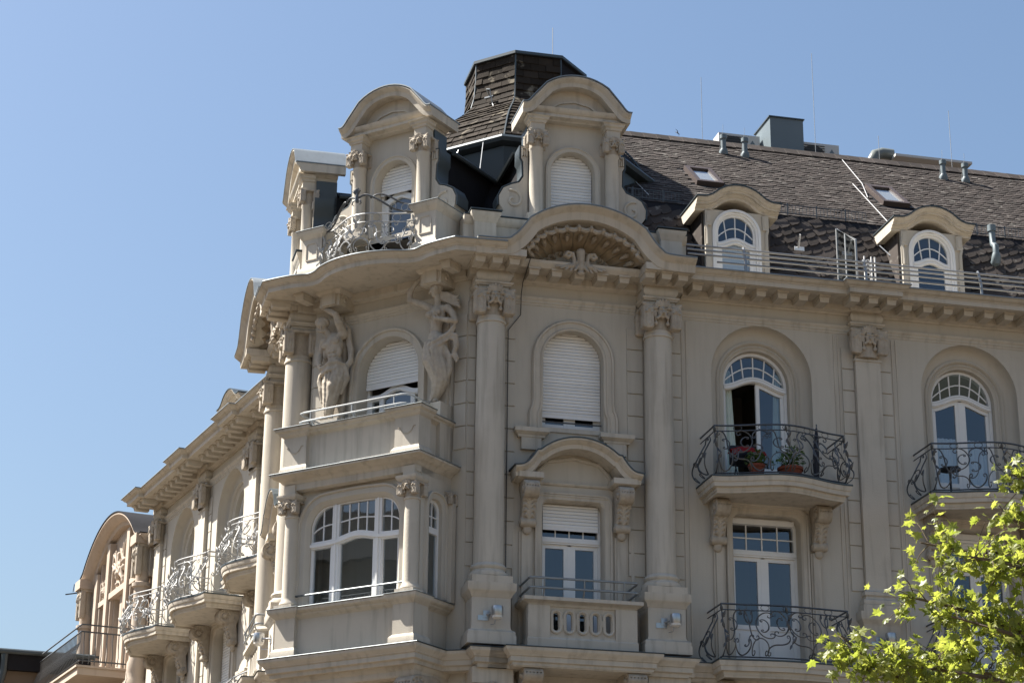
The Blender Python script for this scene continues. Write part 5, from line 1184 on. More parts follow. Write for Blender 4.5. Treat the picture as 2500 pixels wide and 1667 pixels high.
for sx in (-1, 1):
    q = [(sx * 1.20 - 0.25, 0.75), (sx * 1.20 - 0.25, 1.12), (sx * 1.20 + 0.25, 1.12), (sx * 1.20 + 0.25, 0.75)]
    m.sweep(q, [(-0.15, 12.24), (0.05, 12.24), (0.05, 12.31), (0.04, 12.33), (0.03, 12.345), (0.0, 12.38), (0.0, 12.90), (0.03, 12.925), (0.06, 12.95), (0.07, 12.98), (0.12, 13.01), (0.13, 13.05), (-0.15, 13.07)])
    m.box(sx * 1.20 - .13, sx * 1.20 + .13, 0.7, 1.0, 12.25, 13.04)
pw = add('oriel_parapet', m, STU2, B, FC)
m = MB()
for sx in (-1, 1):
    u = sx * 1.20; m.tube([(u + x, 1.123, 12.72 - 0.12 * cos(x / 0.14 * pi / 2) ** 0.6 if abs(x) < 0.139 else 12.72) for x in np.linspace(-0.14, 0.14, 13)], 0.010, 4); m.tube([(u - .18, 1.123, 12.72), (u - .14, 1.123, 12.72)], 0.01, 4); m.tube([(u + .14, 1.123, 12.72), (u + .18, 1.123, 12.72)], 0.01, 4)
add('incised_line', m, STONE, pw, FC)
m = MB().sweep(P, [(-0.17, 13.047), (0.09, 13.032), (0.095, 13.042), (0.085, 13.05), (-0.17, 13.062)])
for sx in (-1, 1): m.sweep([(sx * 1.20 - 0.25, 0.75), (sx * 1.20 - 0.25, 1.12), (sx * 1.20 + 0.25, 1.12), (sx * 1.20 + 0.25, 0.75)], [(-0.25, 13.073), (0.145, 13.053), (0.15, 13.063), (0.14, 13.072), (-0.25, 13.09)])
add('zinc_cover', m, ZINC, pw, FC)
m = MB()
for z, v in ((13.34, 1.10), (13.17, 1.12)):
    m.tube([(-1.18, 0.2, z), (-1.18, v - 0.14, z), (-1.14, v - 0.03, z), (-1.05, v, z), (1.05, v, z), (1.14, v - 0.03, z), (1.18, v - 0.14, z), (1.18, 0.2, z)], 0.0165, 8)
for x in (-0.9, 0.0, 0.9): m.tube([(x, 0.95, 13.05), (x, 1.0, 13.12), (x, 1.10, 13.2), (x, 1.10, 13.34)], 0.014, 6)
add('railing', m, GALVW, pw, FC)
# base of the oriel
P2 = [(-1.42, 0.02), (-1.42, 1.12), (1.42, 1.12), (1.42, 0.02)]
m = MB().sweep(P2, [(-0.10, 8.95), (-0.06, 8.95), (-0.06, 9.68), (-0.10, 9.68)]); m.sweep(P2, [(-0.7, 9.60), (-0.06, 9.60), (-0.03, 9.63), (0.02, 9.66), (0.03, 9.69), (0.08, 9.71), (0.10, 9.74), (0.10, 9.775), (-0.7, 9.79)])
for sx in (-1, 1):
    q = [(sx * 1.235 - 0.21, 0.7), (sx * 1.235 - 0.21, 1.14), (sx * 1.235 + 0.21, 1.14), (sx * 1.235 + 0.21, 0.7)]
    m.sweep(q, [(-0.15, 8.95), (0.05, 8.95), (0.05, 9.05), (0.04, 9.07), (0.0, 9.11), (0.0, 9.62), (0.03, 9.65), (0.06, 9.68), (0.09, 9.705), (0.11, 9.74), (0.11, 9.782), (-0.15, 9.79)]); m.box(sx * 1.235 - .1, sx * 1.235 + .1, 0.6, 1.05, 8.96, 9.78)
ob = add('oriel_base', m, STU2, B, FC)
m = MB().sweep(P2, [(-0.7, 9.792), (0.11, 9.777), (0.115, 9.785), (0.105, 9.795), (-0.7, 9.81)])
for sx in (-1, 1): m.sweep([(sx * 1.235 - 0.21, 0.7), (sx * 1.235 - 0.21, 1.14), (sx * 1.235 + 0.21, 1.14), (sx * 1.235 + 0.21, 0.7)], [(-0.20, 9.80), (0.12, 9.784), (0.125, 9.792), (0.115, 9.80), (-0.2, 9.815)])
add('zinc_cover', m, ZINC, ob, FC)
cb = [wp(F1, 0.62, 0.68), wp(F1, 0.06, 0.68), wp(F1, 0.06, 0.36), wp(FC, -1.55, 0.36), wp(FC, -1.55, 1.22), wp(FC, 1.55, 1.22), wp(FC, 1.55, 0.36), wp(FR, 0.06, 0.36), wp(FR, 0.06, 0.68), wp(FR, 0.62, 0.68)]
bc = base_cornice(FW, cb); add('cornice_soffit', MB().plan(offs(cb, -0.06) + [wp(FR, 0.62, -0.2), wp(FC, 1.6, -0.2), wp(FC, -1.6, -0.2), wp(F1, 0.62, -0.2)], 8.64, 8.90), STU2, bc)
add('corbel', MB().sweep([(-1.40, 0.0), (-1.40, 1.02), (1.40, 1.02), (1.40, 0.0)], [(-0.25, 8.42), (-0.03, 8.42), (0.0, 8.46), (0.0, 8.52), (0.04, 8.56), (0.06, 8.64), (-0.25, 8.64)]), STU2, bc, FC)
for sx in (-1, 1): add('bracket', CONM, None, bc, FC @ T(1.24 * sx, 0.30, 8.46) @ Matrix.Diagonal((1.35, 1.7, 1.15, 1)))
def spikes(par, F, pth, z, step=0.045, lean=0.05):
    m = MB(); L = 0; 
    for (a, b) in zip(pth, pth[1:]):
        l = hypot(b[0] - a[0], b[1] - a[1]); n = max(1, int(l / step))
        for i in range(n):
            t = (i + 0.5) / n; u, v = a[0] + (b[0] - a[0]) * t, a[1] + (b[1] - a[1]) * t; q = lean * (1 if i % 2 else -1)
            m.add([(u - 0.002, v, z), (u + 0.002, v, z), (u, v + 0.003, z), (u + q, v + q * 0.3, z + 0.10)], [(0, 1, 3), (1, 2, 3), (2, 0, 3)])
    add('bird_spikes', m, STEEL, par, F, kind='stuff', smooth=False)
spikes(oc, FC, [(-1.05, 1.2), (1.0, 1.2)], 12.22); spikes(ob, FC, [(-1.0, 1.16), (1.0, 1.16)], 9.79); spikes(bc, FC, [(-1.0, 1.28), (1.0, 1.28)], 8.93); spikes(pw, FC, [(-0.9, 1.14), (0.9, 1.14)], 13.05)

# ------------------------------------------------------------------ balcony above the corner cornice
for sx, lab in ((-1, 'left'), (1, 'right')):
    u = 1.265 * sx
    def tp():
        m = MB(); q = [(u - 0.22, 0.0), (u - 0.22, 0.80), (u + 0.22, 0.80), (u + 0.22, 0.0)]
        m.sweep(q, [(-0.2, 16.10), (0.06, 16.10), (0.06, 16.22), (0.045, 16.24), (0.0, 16.30), (0.0, 16.84), (0.02, 16.86), (0.04, 16.90), (0.08, 16.94), (0.09, 17.0), (-0.2, 17.02)]); m.box(u - .1, u + .1, 0.0, 0.7, 16.1, 17.01)
        m.arc([(u - 0.13, 16.42), (u - 0.13, 16.70), (u - 0.09, 16.76), (u + 0.09, 16.76), (u + 0.13, 16.70), (u + 0.13, 16.42), (u - 0.13, 16.42)], [(0, 0.79), (0, 0.812), (-0.015, 0.812), (-0.015, 0.79)]); return m
    p = add('pedestal', tp(), STU2, B, FC)
    add('zinc_cover', MB().sweep([(u - 0.22, 0.0), (u - 0.22, 0.80), (u + 0.22, 0.80), (u + 0.22, 0.0)], [(-0.2, 17.022), (0.10, 17.002), (0.105, 17.012), (0.095, 17.022), (-0.2, 17.05)]), ZINC, p, FC)
tb = add('balcony', MB().plan([(-1.0, 0.0), (-1.0, 0.8), (-0.6, 1.05), (0, 1.16), (0.6, 1.05), (1.0, 0.8), (1.0, 0.0)], 16.09, 16.12), ZINC, B, FC); tb['label'] = 'topmost corner balcony with swept railing and finial'
fx = np.linspace(-1, 1, 17); tp_ = [(-1.02, 0.62)] + [(1.0 * t, 0.74 + 0.42 * (0.5 * (1 + cos(pi * t)))) for t in fx] + [(1.02, 0.62)]
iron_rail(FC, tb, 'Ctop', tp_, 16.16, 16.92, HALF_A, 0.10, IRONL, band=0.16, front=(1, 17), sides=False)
m = MB()
def swp(pts, r): m.tube(smooth_curve(pts, 6), r, 6)
for sx in (-1, 1):
    swp([(sx * 1.03, 0.70, 16.93), (sx * 0.7, 0.90, 16.97), (sx * 0.42, 1.06, 17.16), (sx * 0.18, 1.13, 17.29), (0, 1.16, 17.24)], 0.02)
    swp([(sx * 1.03, 0.62, 17.10), (sx * 0.75, 0.80, 17.13), (sx * 0.55, 0.92, 17.25), (sx * 0.38, 1.02, 17.30), (sx * 0.25, 1.10, 17.22)], 0.016)
    for x, z in ((0.62, 17.03), (0.85, 17.0)): m.tube([(sx * x + 0.075 * cos(a), 0.92 - 0.25 * (x - .6), z + 0.07 * sin(a)) for a in np.linspace(0, 2 * pi, 14, endpoint=False)], 0.007, 4, closed=True)
add('top_rail', m, IRON, tb, FC)
m = MB()
for a in np.linspace(-1.25, 1.25, 7): m.tube([(0.015 * sin(a), 1.165, 17.30), (0.07 * sin(a), 1.185, 17.36 + 0.045 * cos(a)), (0.10 * sin(a), 1.18, 17.37 + 0.075 * cos(a))], [0.010, 0.018, 0.006], 5)
m.tube([(0, 1.16, 17.16), (0, 1.175, 17.24), (0, 1.17, 17.33)], [0.03, 0.04, 0.02], 6)
for sx in (-1, 1): m.tube([(0.02 * sx, 1.17, 17.22), (0.08 * sx, 1.18, 17.19), (0.10 * sx, 1.175, 17.13), (0.06 * sx, 1.17, 17.11)], [0.018, 0.016, 0.012, 0.006], 5)
add('finial', m, IRON, tb, FC)
dormer(FC @ T(0, 0.02, 0), 'half', 'kc')

# ================================================================== roofs
def slate_tile(w, h, t=0.012):                        # a slate with one rounded lower corner, lying in u/s plane, thickness along n
    o = [(0, 0.0), (w * 0.55, 0.0), (w * 0.84, h * 0.12), (w, h * 0.42), (w, h), (0, h)]
    return o
def tile_field(par, F, org, us, ss, nn, W0, H0, poly, w, h, m_part, m_mass, name, maxparts, skew=0.5, key='t', jit=0.004, start=None, holes=(), rot=0.0, lift0=0.018):
    """tiles on the plane org + a*us + b*ss (local u,v,z vectors), inside poly in (a,b)"""
    us, ss, nn, org = [np.array(x, float) for x in (us, ss, nn, org)]
    cr, sr = cos(rot), sin(rot); un0, sn0 = us, ss; us, ss = us * cr + ss * sr, ss * cr - us * sr
    def inside(x, y, pl):
        c = False; j = len(pl) - 1
        for i in range(len(pl)):
            if (pl[i][1] > y) != (pl[j][1] > y) and x < (pl[j][0] - pl[i][0]) * (y - pl[i][1]) / (pl[j][1] - pl[i][1]) + pl[i][0]: c = not c
            j = i
        return c
    cells = []; rows = int(H0 / h) + 2
    for r in range(-int(W0 * abs(sr) / h) - 2 if rot else 0, rows + (int(W0 * abs(sr) / h) if rot else 0)):
        for c in range(-40, int(W0 / w) + 12):
            a = c * w + (r * skew * w); b = r * h; am, bm_ = a + w / 2, b + h / 2; xa, xb = am * cr - bm_ * sr, am * sr + bm_ * cr
            if inside(xa, xb, poly) and not any(inside(xa, xb, q) for q in holes): cells.append((a, b))
    if start: cells.sort(key=lambda q: (q[0] * cr - q[1] * sr - start[0]) ** 2 + (q[0] * sr + q[1] * cr - start[1]) ** 2)
    o = slate_tile(w * 1.04, h * 1.22); mb = MB(); rr = random.Random(11)
    def geom(a, b, M):
        k = len(o); lift = lambda y: lift0 * (1 - y / h) + 0.004
        tk = 0.3 * lift0; topf = [(x, y, lift(y) + tk) for x, y in o]; bot = [(x, y, lift(y) - tk) for x, y in o]
        return topf + bot, [tuple(range(k))] + [(i, i + k, (i + 1) % k + k, (i + 1) % k) for i in range(k)]
    vs, fs = geom(0, 0, None)
    to = lambda p, q: tuple(q + us * p[0] + ss * p[1] + nn * p[2])
    if name not in CACHE:
        me = bpy.data.meshes.new(name); me.from_pydata([(x, y, z) for x, y, z in vs], [], fs); me.materials.append(m_part); CACHE[key + name] = me
    e = lambda d: Vector((d[0], -d[1], d[2]))
    R3 = Matrix((e(us), e(ss), e(nn))).transposed().to_4x4()
    for i, (a, b) in enumerate(cells):
        q = org + us * a + ss * b; ja, jn = rr.gauss(0, 0.02), rr.gauss(0, jit)
        if i < maxparts:
            M = F @ Matrix.Translation(e(q + nn * jn)) @ R3 @ Matrix.Rotation(ja, 4, 'Z')
            add(name, CACHE[key + name], None, par, M)
        else:
            c_, s_ = cos(ja), sin(ja); mb.add([to((x * c_ - y * s_, x * s_ + y * c_, z + jn), q) for x, y, z in vs], fs)
    if mb.v: 
        me = bpy.data.meshes.new(name + '_field'); me.from_pydata([(u, -v, z) for u, v, z in mb.v], [], mb.f)
        me.materials.append(m_mass); add(name + '_field', me, None, par, F, kind='stuff')
# --- lower mansard all round, upper slope of the right wing
pl = [wp(F2, 7.9, -0.75), wp(F2, -3.4, -0.75), wp(F1, 2.2, -0.75)]
rf = MB()
low = [wp(F1, 3.9, -0.75), wp(F1, 0, 0), wp(F1, 0, 0)]
V0, V1, V2 = -0.78, -2.0, -6.0; Z0, Z1, Z2 = 16.10, 18.53, 21.93
def plane_quad(F, pts): p = [wpt(F, *q) for q in pts]; return [(v.x, -v.y, v.z) for v in p]
rf.add(plane_quad(FR, [(0.33, V0, Z0), (15.7, V0, Z0), (15.7, V1, Z1), (0.83, V1, Z1)]), [(0, 1, 2, 3)])
rf.add(plane_quad(F1, [(0.33, V0, Z0), (4.0, V0, Z0), (4.0, V1, Z1), (0.83, V1, Z1)]), [(0, 1, 2, 3)])
rf.add(plane_quad(F2, [(-3.9, V0, Z0), (7.75, V0, Z0), (7.75, V1, Z1), (-3.9, V1, Z1)]), [(0, 1, 2, 3)])
rf.add(plane_quad(F2, [(-3.9, V1, Z1), (7.75, V1, Z1), (7.75, V2, Z2), (-3.9, V2, Z2)]), [(0, 1, 2, 3)])
a1, a2, a3, a4 = wpt(F1, 0.33, V0, Z0), wpt(FR, 0.33, V0, Z0), wpt(FR, 0.83, V1, Z1), wpt(F1, 0.83, V1, Z1)
rf.add([(p.x, -p.y, p.z) for p in (a1, a2, a3, a4)], [(0, 1, 2, 3)])
rf.add(plane_quad(FR, [(1.4, V1, Z1), (15.7, V1, Z1), (15.7, V2, Z2), (2.6, V2, Z2)]), [(0, 1, 2, 3)])
rf.add(plane_quad(FR, [(2.6, V2, Z2), (15.7, V2, Z2), (15.7, -10.5, 18.0), (2.6, -10.5, 18.0)]), [(0, 1, 2, 3)])
p3 = [wpt(FR, 0.83, V1, Z1), wpt(FR, 1.4, V1, Z1), wpt(FR, 2.6, V2, Z2), wpt(FR, 2.6, -10.5, 18.0), wpt(F2, -2, V2, 18.4), wpt(F1, 4, V1, Z1), wpt(F1, 0.83, V1, Z1)]
rf.add([(p.x, -p.y, p.z - 0.05) for p in p3], [tuple(range(7))])
rf.add(plane_quad(FR, [(15.7, V0, Z0), (15.7, V1, Z1), (15.7, V2, Z2), (15.7, -10.5, 18.0), (15.7, -12, 16.4)]), [(0, 1, 2, 3, 4)])
ROOF = add('roof', rf, DSLATE, B, FW, smooth=False)
sl = hypot(V1 - V0, Z1 - Z0); ds = np.array((0, (V1 - V0) / sl, (Z1 - Z0) / sl)); dn = np.array((0, ds[2], -ds[1]))
sl2 = hypot(V2 - V1, Z2 - Z1); us2 = np.array((0, (V2 - V1) / sl2, (Z2 - Z1) / sl2)); un2 = np.array((0, us2[2], -us2[1]))
DORM = [5.46, 9.50, 13.6]
dh = [[(c - 0.70, -0.5), (c + 0.70, -0.5), (c + 0.70, 2.2), (c - 0.70, 2.2)] for c in DORM]
tile_field(ROOF, FR, (0, V0, Z0), (1, 0, 0), ds, dn, 16, sl, [(2.9, 0.10), (15.5, 0.10), (15.5, sl - 0.16), (2.9, sl - 0.16)], 0.26, 0.21, SLATE, SLATES, 'roof_slate', 150, skew=0.30, key='lo', start=(7.0, 1.4), holes=dh, jit=0.006, rot=0.42)
sk = [[(5.36, 1.50), (6.05, 1.50), (6.05, 2.85), (5.36, 2.85)], [(9.42, 1.45), (10.16, 1.45), (10.16, 2.95), (9.42, 2.95)]]
tile_field(ROOF, FR, (0, V1, Z1), (1, 0, 0), us2, un2, 16, sl2, [(1.75, 0.0), (15.5, 0.0), (15.5, sl2 - 0.02), (2.75, sl2 - 0.02)], 0.20, 0.155, SLATE, SLATES, 'roof_slate', 0, skew=0.55, key='up', holes=sk, lift0=0.0115, jit=0.0028)
for i in range(44):                                   # ridge slates
    u = 2.7 + 0.30 * i
    add('ridge_slate', lambda: MB().hexa([(0, -5.80, 21.79), (0.33, -5.80, 21.79), (0.33, -6.0, 21.985), (0, -6.0, 21.985)], [(0.02, -5.79, 21.81), (0.35, -5.79, 21.80), (0.35, -5.99, 22.005), (0.02, -5.99, 22.01)]), SLATE, ROOF, FR @ T(u, 0, 0), key='ridge', smooth=False)
# snow guard
def guard(u0, u1):
    m = MB(); O = lambda t: (V1 + us2[1] * t + un2[1] * 0.03, Z1 + us2[2] * t)
    v, z = -2.04, 18.60
    for zz in (0.02, 0.20): m.tube([(u0, v, z + zz), (u1, v, z + zz)], 0.010, 4)
    x = u0
    while x < u1: m.tube([(x, v, z), (x, v, z + 0.2)], 0.006, 4); x += 0.075
    x = u0 + 0.1
    while x < u1: m.box(x - 0.012, x + 0.012, v - 0.006, v + 0.012, z - 0.06, z + 0.23); x += 0.62
    return m
for a0, a1 in ((3.6, 4.7), (6.2, 8.6), (10.3, 12.7)): add('snow_guard', guard(a0, a1), IRON, ROOF, FR)

def small_dormer(c):
    G = FR @ T(c, -1.0, 0); zs, hw = 17.60, 0.40
    def front():
        m = MB(); outer = [(-0.64, 16.2), (0.64, 16.2), (0.64, 18.05), (-0.64, 18.05)]; h = arch(hw + 0.09, zs, 16.2001)
        tri = tessellate_polygon([[Vector((u, z, 0)) for u, z in l] for l in (outer, h)]); m.add([(u, 0, z) for u, z in outer + h], [tuple(t) for t in tri])
        m.grid([[(u, 0.0, z) for u, z in h], [(u, -0.14, z) for u, z in h]])
        for sx in (-1, 1):
            m.box(sx * 0.52, sx * 0.645, 0, 0.05, 17.70, 18.0); m.box(sx * 0.55, sx * 0.615, 0.05, 0.06, 17.76, 17.95); m.tube([(sx * 0.645 - sx * 0.02, 0.03, 17.70), (sx * 0.60, 0.03, 17.60), (sx * 0.60, 0.03, 17.3)], 0.03, 5)
            m.box(sx * 0.54, sx * 0.64, 0, 0.035, 16.2, 17.30); m.box(sx * 0.64, sx * 0.638, -1.0, 0.0, 16.2, 18.1)
        return m
    d = add('dormer', front, STU, B, G, key='sd')
    cv = lambda e, dz: smooth_curve([(-0.85 - e, 18.20 + dz), (-0.66, 18.215 + dz), (-0.50, 18.285 + dz)], 4)[:-1] + [(x, 18.50 + dz - (0.70 - sqrt(0.70 ** 2 - x * x))) for x in np.linspace(-0.48, 0.48, 13)] + smooth_curve([(0.50, 18.285 + dz), (0.66, 18.215 + dz), (0.85 + e, 18.20 + dz)], 4)[1:]
    def eave():
        m = MB(); m.arc(cv(0, 0), [(0.0, -1.2), (0.0, 0.23), (-0.02, 0.235), (-0.03, 0.22), (-0.055, 0.19), (-0.075, 0.175), (-0.08, 0.15), (-0.115, 0.14), (-0.12, 0.09), (-0.14, 0.09), (-0.165, 0.05), (-0.17, 0.03), (-0.21, 0.02), (-0.215, 0.0), (-0.215, -1.2)]); return m
    add('dormer_gable', eave, STU2, d, G, key='sdg')
    add('dormer_roof', lambda: MB().arc(cv(0.02, 0.004), [(0.0, -1.6), (0.0, 0.25), (0.022, 0.25), (0.022, -1.6)]), ZINCD, d, G, key='sdr')
    for sx in (-1, 1): add('slate_cheek', lambda: MB().box(sx * 0.66, sx * 0.69, -1.1, -0.05, 16.2, 18.1), SLATE, d, G, key='sdc%d' % sx)
    o = MB(); A = lambda q: arch(hw + 0.09 - q, zs, 16.2); o.loftv([(A(0), -0.02), (A(0), 0.02), (A(.05), 0.025), (A(.055), 0.0), (A(.09), -0.01), (A(.09), -0.05), (A(.135), -0.05), (A(.135), -0.12)])
    zt = lambda x: 17.40 + 0.055 * cos(pi * x / 0.36); xs = np.linspace(-0.38, 0.38, 15)
    o.bar2d([(x, zt(x)) for x in xs], 0.13, -0.12, -0.045); o.bar2d([(x, zt(x) + 0.02) for x in xs], 0.025, -0.06, -0.025); o.bar2d([(x, zt(x) - 0.04) for x in xs], 0.025, -0.06, -0.025)
    o.box(-0.37, -0.28, -0.12, -0.06, 16.2, 17.4); o.box(0.28, 0.37, -0.12, -0.06, 16.2, 17.4)
    w = add('window', o, WHITE, d, G, key='sdw')
    r = hw - 0.04
    fan_lo = lambda s: ((2 * s - 1) * r * 0.98, zt((2 * s - 1) * r) + 0.06); fan_hi = lambda s: (-r * cos(pi * (0.06 + 0.88 * s)), zs + r * sin(pi * (0.06 + 0.88 * s)))
    fan(d, G, fan_lo, fan_hi, 4, [0.48], -0.09, bar=0.018)
    add('pane', MB().ngon([(-0.28, -0.09, 16.2)] + [(x, -0.09, zt(x) - 0.06) for x in np.linspace(-0.28, 0.28, 7)] + [(0.28, -0.09, 16.2)]), GLASS, d, G, key='sdp')
    if c < 6: add('curtain', MB().grid([[(x, -0.16, z) for x in np.linspace(-0.3, 0.3, 9)] for z in (16.2, 17.4)]), CURTW, d, G)
    room(d, G, hw, 16.2, 18.0, v0=-0.18, depth=1.0)
for c in DORM: small_dormer(c)
for c in (5.55,):                                     # the one that shows above the left cornice
    G = F2 @ T(c, -1.15, 0); dd = add('dormer', CACHE['sd'], None, B, G); add('dormer_gable', CACHE['sdg'], None, dd, G); add('dormer_roof', CACHE['sdr'], None, dd, G)

# --- tower
TC = FC @ T(0.02, -4.62, 0)
PROF = [(2.42, 19.56), (2.25, 19.88), (2.06, 20.20), (1.85, 20.46), (1.60, 20.70), (1.40, 20.88), (1.25, 21.06), (1.18, 21.32), (1.145, 21.75), (1.145, 22.12)]
oct_ = lambda a: [(a * (1 / cos(pi / 8)) * cos(pi / 8 + pi / 4 * i), a * (1 / cos(pi / 8)) * sin(pi / 8 + pi / 4 * i)) for i in range(8)]
m = MB(); m.grid([[(u, v, z) for u, v in oct_(a - 0.02)] for a, z in PROF], close_u=True)
TW = add('tower_roof', m, DSLATE, B, TC, smooth=False)
m = MB(); m.grid([[(u, v, z) for u, v in oct_(a)] for a, z in ((1.10, 22.10), (1.19, 22.12))], close_u=True); add('tower_soffit', m, DSLATE, TW, TC, smooth=False)
m = MB(); m.grid([[(u, v, z) for u, v in oct_(a)] for a, z in ((1.19, 22.122), (1.215, 22.13), (1.215, 22.19), (1.18, 22.21), (0.05, 22.42))], close_u=True); add('tower_cap', m, ZINCD, TW, TC, smooth=False)
m = MB(); m.grid([[(u, v, z) for u, v in oct_(a)] for a, z in ((2.30, 19.2), (2.40, 19.42), (2.60, 19.45), (2.64, 19.52), (2.60, 19.58), (2.54, 19.54), (2.35, 19.56))], close_u=True); add('tower_gutter', m, ZINCD, TW, TC, smooth=False)
m = MB(); m.grid([[(u, v, z) for u, v in oct_(a)] for a, z in ((2.30, 16.2), (2.26, 18.7), (2.32, 18.72), (2.34, 19.25))], close_u=True); add('tower_drum', m, DSLATE, TW, TC, smooth=False)
m = MB(); m.grid([[(u, v, z) for u, v in oct_(a)] for a, z in ((2.36, 18.75), (2.45, 19.40), (2.3, 19.42))], close_u=True); add('tower_fascia', m, ZINCD, TW, TC, smooth=False)
# slates of the tower facets: front, front-left, front-right, left
cum = []; 
def prof_at(s):
    L = 0
    for (a0, z0), (a1, z1) in zip(PROF, PROF[1:]):
        l = hypot(a1 - a0, z1 - z0)
        if s <= L + l or (a1, z1) == PROF[-1]: t = (s - L) / l; return a0 + (a1 - a0) * t, z0 + (z1 - z0) * t, ((a1 - a0) / l, (z1 - z0) / l)
        L += l
PL = sum(hypot(b[0] - a[0], b[1] - a[1]) for a, b in zip(PROF, PROF[1:]))
rr = random.Random(4)
for f, cnt in ((0, 1), (1, 1), (-1, 1), (-2, 1)):              # facet 0 looks along +v
    ang = f * pi / 4; tv = (cos(ang), -sin(ang)); nv = (sin(ang), cos(ang))
    if f == 1: pass
    s = 0.0; row = 0; h = 0.165; mass = MB()
    while s < PL - 0.08:
        a0, z0, d0 = prof_at(s); a1, z1, d1 = prof_at(min(PL, s + h * 1.15)); w0, w1 = a0 * 0.4142, a1 * 0.4142
        n = max(3, int(2 * w0 / 0.27)); off = 0.5 * (row % 2)
        for i in range(-1, n + 1):
            x0, x1 = (i + off) / n, (i + 1 + off) / n; x0, x1 = max(0, x0), min(1, x1)
            if x1 - x0 < 0.05: continue
            j = rr.gauss(0, 0.006); g = 0.02
            def pt(x, a, w, z, e): q = -w + 2 * w * x; ae = a + e; return (tv[0] * q + nv[0] * ae, tv[1] * q + nv[1] * ae, z + e * 0.5)
            lo_, hi_ = 0.030 + j, 0.008 + j * 0.5
            vs = [pt(x0 + .004, a0, w0, z0, lo_), pt(x1 - .004, a0, w0, z0, lo_ + rr.gauss(0, .004)), pt(x1 - .004, a1, w1, z1, hi_), pt(x0 + .004, a1, w1, z1, hi_)]
            vb = [pt(x0 + .004, a0, w0, z0 , lo_ - 0.014), pt(x1 - .004, a0, w0, z0, lo_ - 0.014), pt(x1 - .004, a1, w1, z1, hi_ - 0.014), pt(x0 + .004, a1, w1, z1, hi_ - 0.014)]
            mb = MB().hexa(vb, vs); add('tower_slate', mb, TSLATE, TW, TC, smooth=False)
        s += h; row += 1
for i in range(8):                                    # hip strips
    m = MB(); ang = pi / 8 + i * pi / 4
    m.tube([((a / cos(pi / 8) + 0.012) * cos(ang), (a / cos(pi / 8) + 0.012) * sin(ang), z + .01) for a, z in PROF], 0.022, 5); add('hip_strip', m, ZINCD, TW, TC)
m = MB(); m.tube([(0.5, -0.3, 22.2), (0.5, -0.3, 23.4)], 0.008, 4); add('lightning_rod', m, GALV, TW, TC)
m = MB(); m.box(-0.14, 0.06, 1.30, 1.36, 21.18, 21.21); m.tube([(-0.03, 1.32, 21.2), (-0.03, 1.45, 21.33), (0.06, 1.46, 21.3)], 0.02, 5); m.tube([(0.05, 1.45, 21.3), (0.08, 1.40, 21.0), (0.2, 1.55, 20.85)], 0.01, 4); add('roof_hook', m, GALV, TW, TC)
# lightning conductors
def wire(par, F, pts, r=0.009, m=WIRE): add('lightning_wire', MB().tube(pts, r, 4), m, par, F)
wire(TW, FC, [(0.65, -2.05, 19.6), (0.72, -1.9, 19.3), (0.85, -1.6, 18.6), (0.80, -1.0, 17.9), (0.95, -0.3, 17.2), (1.35, 0.36, 16.95)]); wire(TW, FC, [(0.10, -2.05, 19.55), (0.10, -1.85, 19.2), (0.12, -1.5, 18.45)])
def rp(u, t, e=0.03): return (u, V1 + us2[1] * t + un2[1] * e, Z1 + us2[2] * t + un2[2] * e)
wire(ROOF, FR, [rp(3.5, 5.2), rp(3.95, 2.5), rp(4.1, 0.4)], 0.008); wire(ROOF, FR, [rp(9.75, 5.25), rp(9.55, 3.1), rp(9.3, 2.0)], 0.008); wire(ROOF, FR, [rp(9.3, 3.0), rp(9.15, 0.5), (9.1, -1.9, 18.5)], 0.008); wire(ROOF, FR, [(8.65, -1.55, 17.9), (8.85, -1.4, 17.6)], 0.012)
for u, v, z0, z1 in ((6.55, -6.1, 21.95, 23.6), (9.27, -6.2, 21.95, 24.6), (12.64, -6.3, 21.95, 23.6), (10.9, -6.4, 21.95, 22.8)):
    add('lightning_rod', MB().tube([(u, v, z0), (u, v, z1)], 0.0065, 4), GALVW, ROOF, FR)
# vent pipes
def pipe(u, v, z):
    G = FR @ T(u, v, z) @ Matrix.Diagonal((0.74, 0.74, 0.60, 1))
    def pm():
        m = MB(); m.tube([(0, 0.0, -0.05), (0, 0.05, 0.06), (0, 0.08, 0.16)], [0.14, 0.13, 0.09], 12); m.tube([(0, 0.05, 0.10), (0, 0.05, 0.55)], 0.078, 12)
        m.tube([(0, 0.05, 0.52), (0, 0.05, 0.56), (0, 0.05, 0.56), (0, 0.05, 0.71), (0, 0.05, 0.715)], [0.08, 0.10, 0.108, 0.108, 0.09], 14); return m
    p = add('vent_pipe', pm, GREYM, ROOF, G, key='vent')
    add('vent_rod', lambda: MB().tube([(-0.12, 0.0, 0.0), (-0.10, 0.0, 0.2), (0.0, 0.05, 0.95), (0, 0.05, 1.15)], 0.005, 4), GALVW, p, G, key='ventrod')
for q in ((6.78, -5.4, 21.42), (7.26, -5.36, 21.38), (11.93, -5.34, 21.37), (12.45, -5.31, 21.34)): pipe(*q)
G = FR @ T(11.15, -1.63, 17.82) @ Matrix.Diagonal((0.75, 0.75, 0.8, 1))
add('vent_pipe', MB().tube([(0, -0.1, -0.1), (0, 0.10, 0.0), (0, 0.14, 0.12), (0, 0.14, 0.2)], [0.10, 0.13, 0.12, 0.10], 12).tube([(0, 0.14, 0.15), (0, 0.14, 0.4), (0, 0.0, 0.5), (0, -0.02, 0.9)], 0.085, 12).tube([(0, -.02, 0.85), (0, -.02, 1.02)], 0.115, 14), GREYM, ROOF, G)
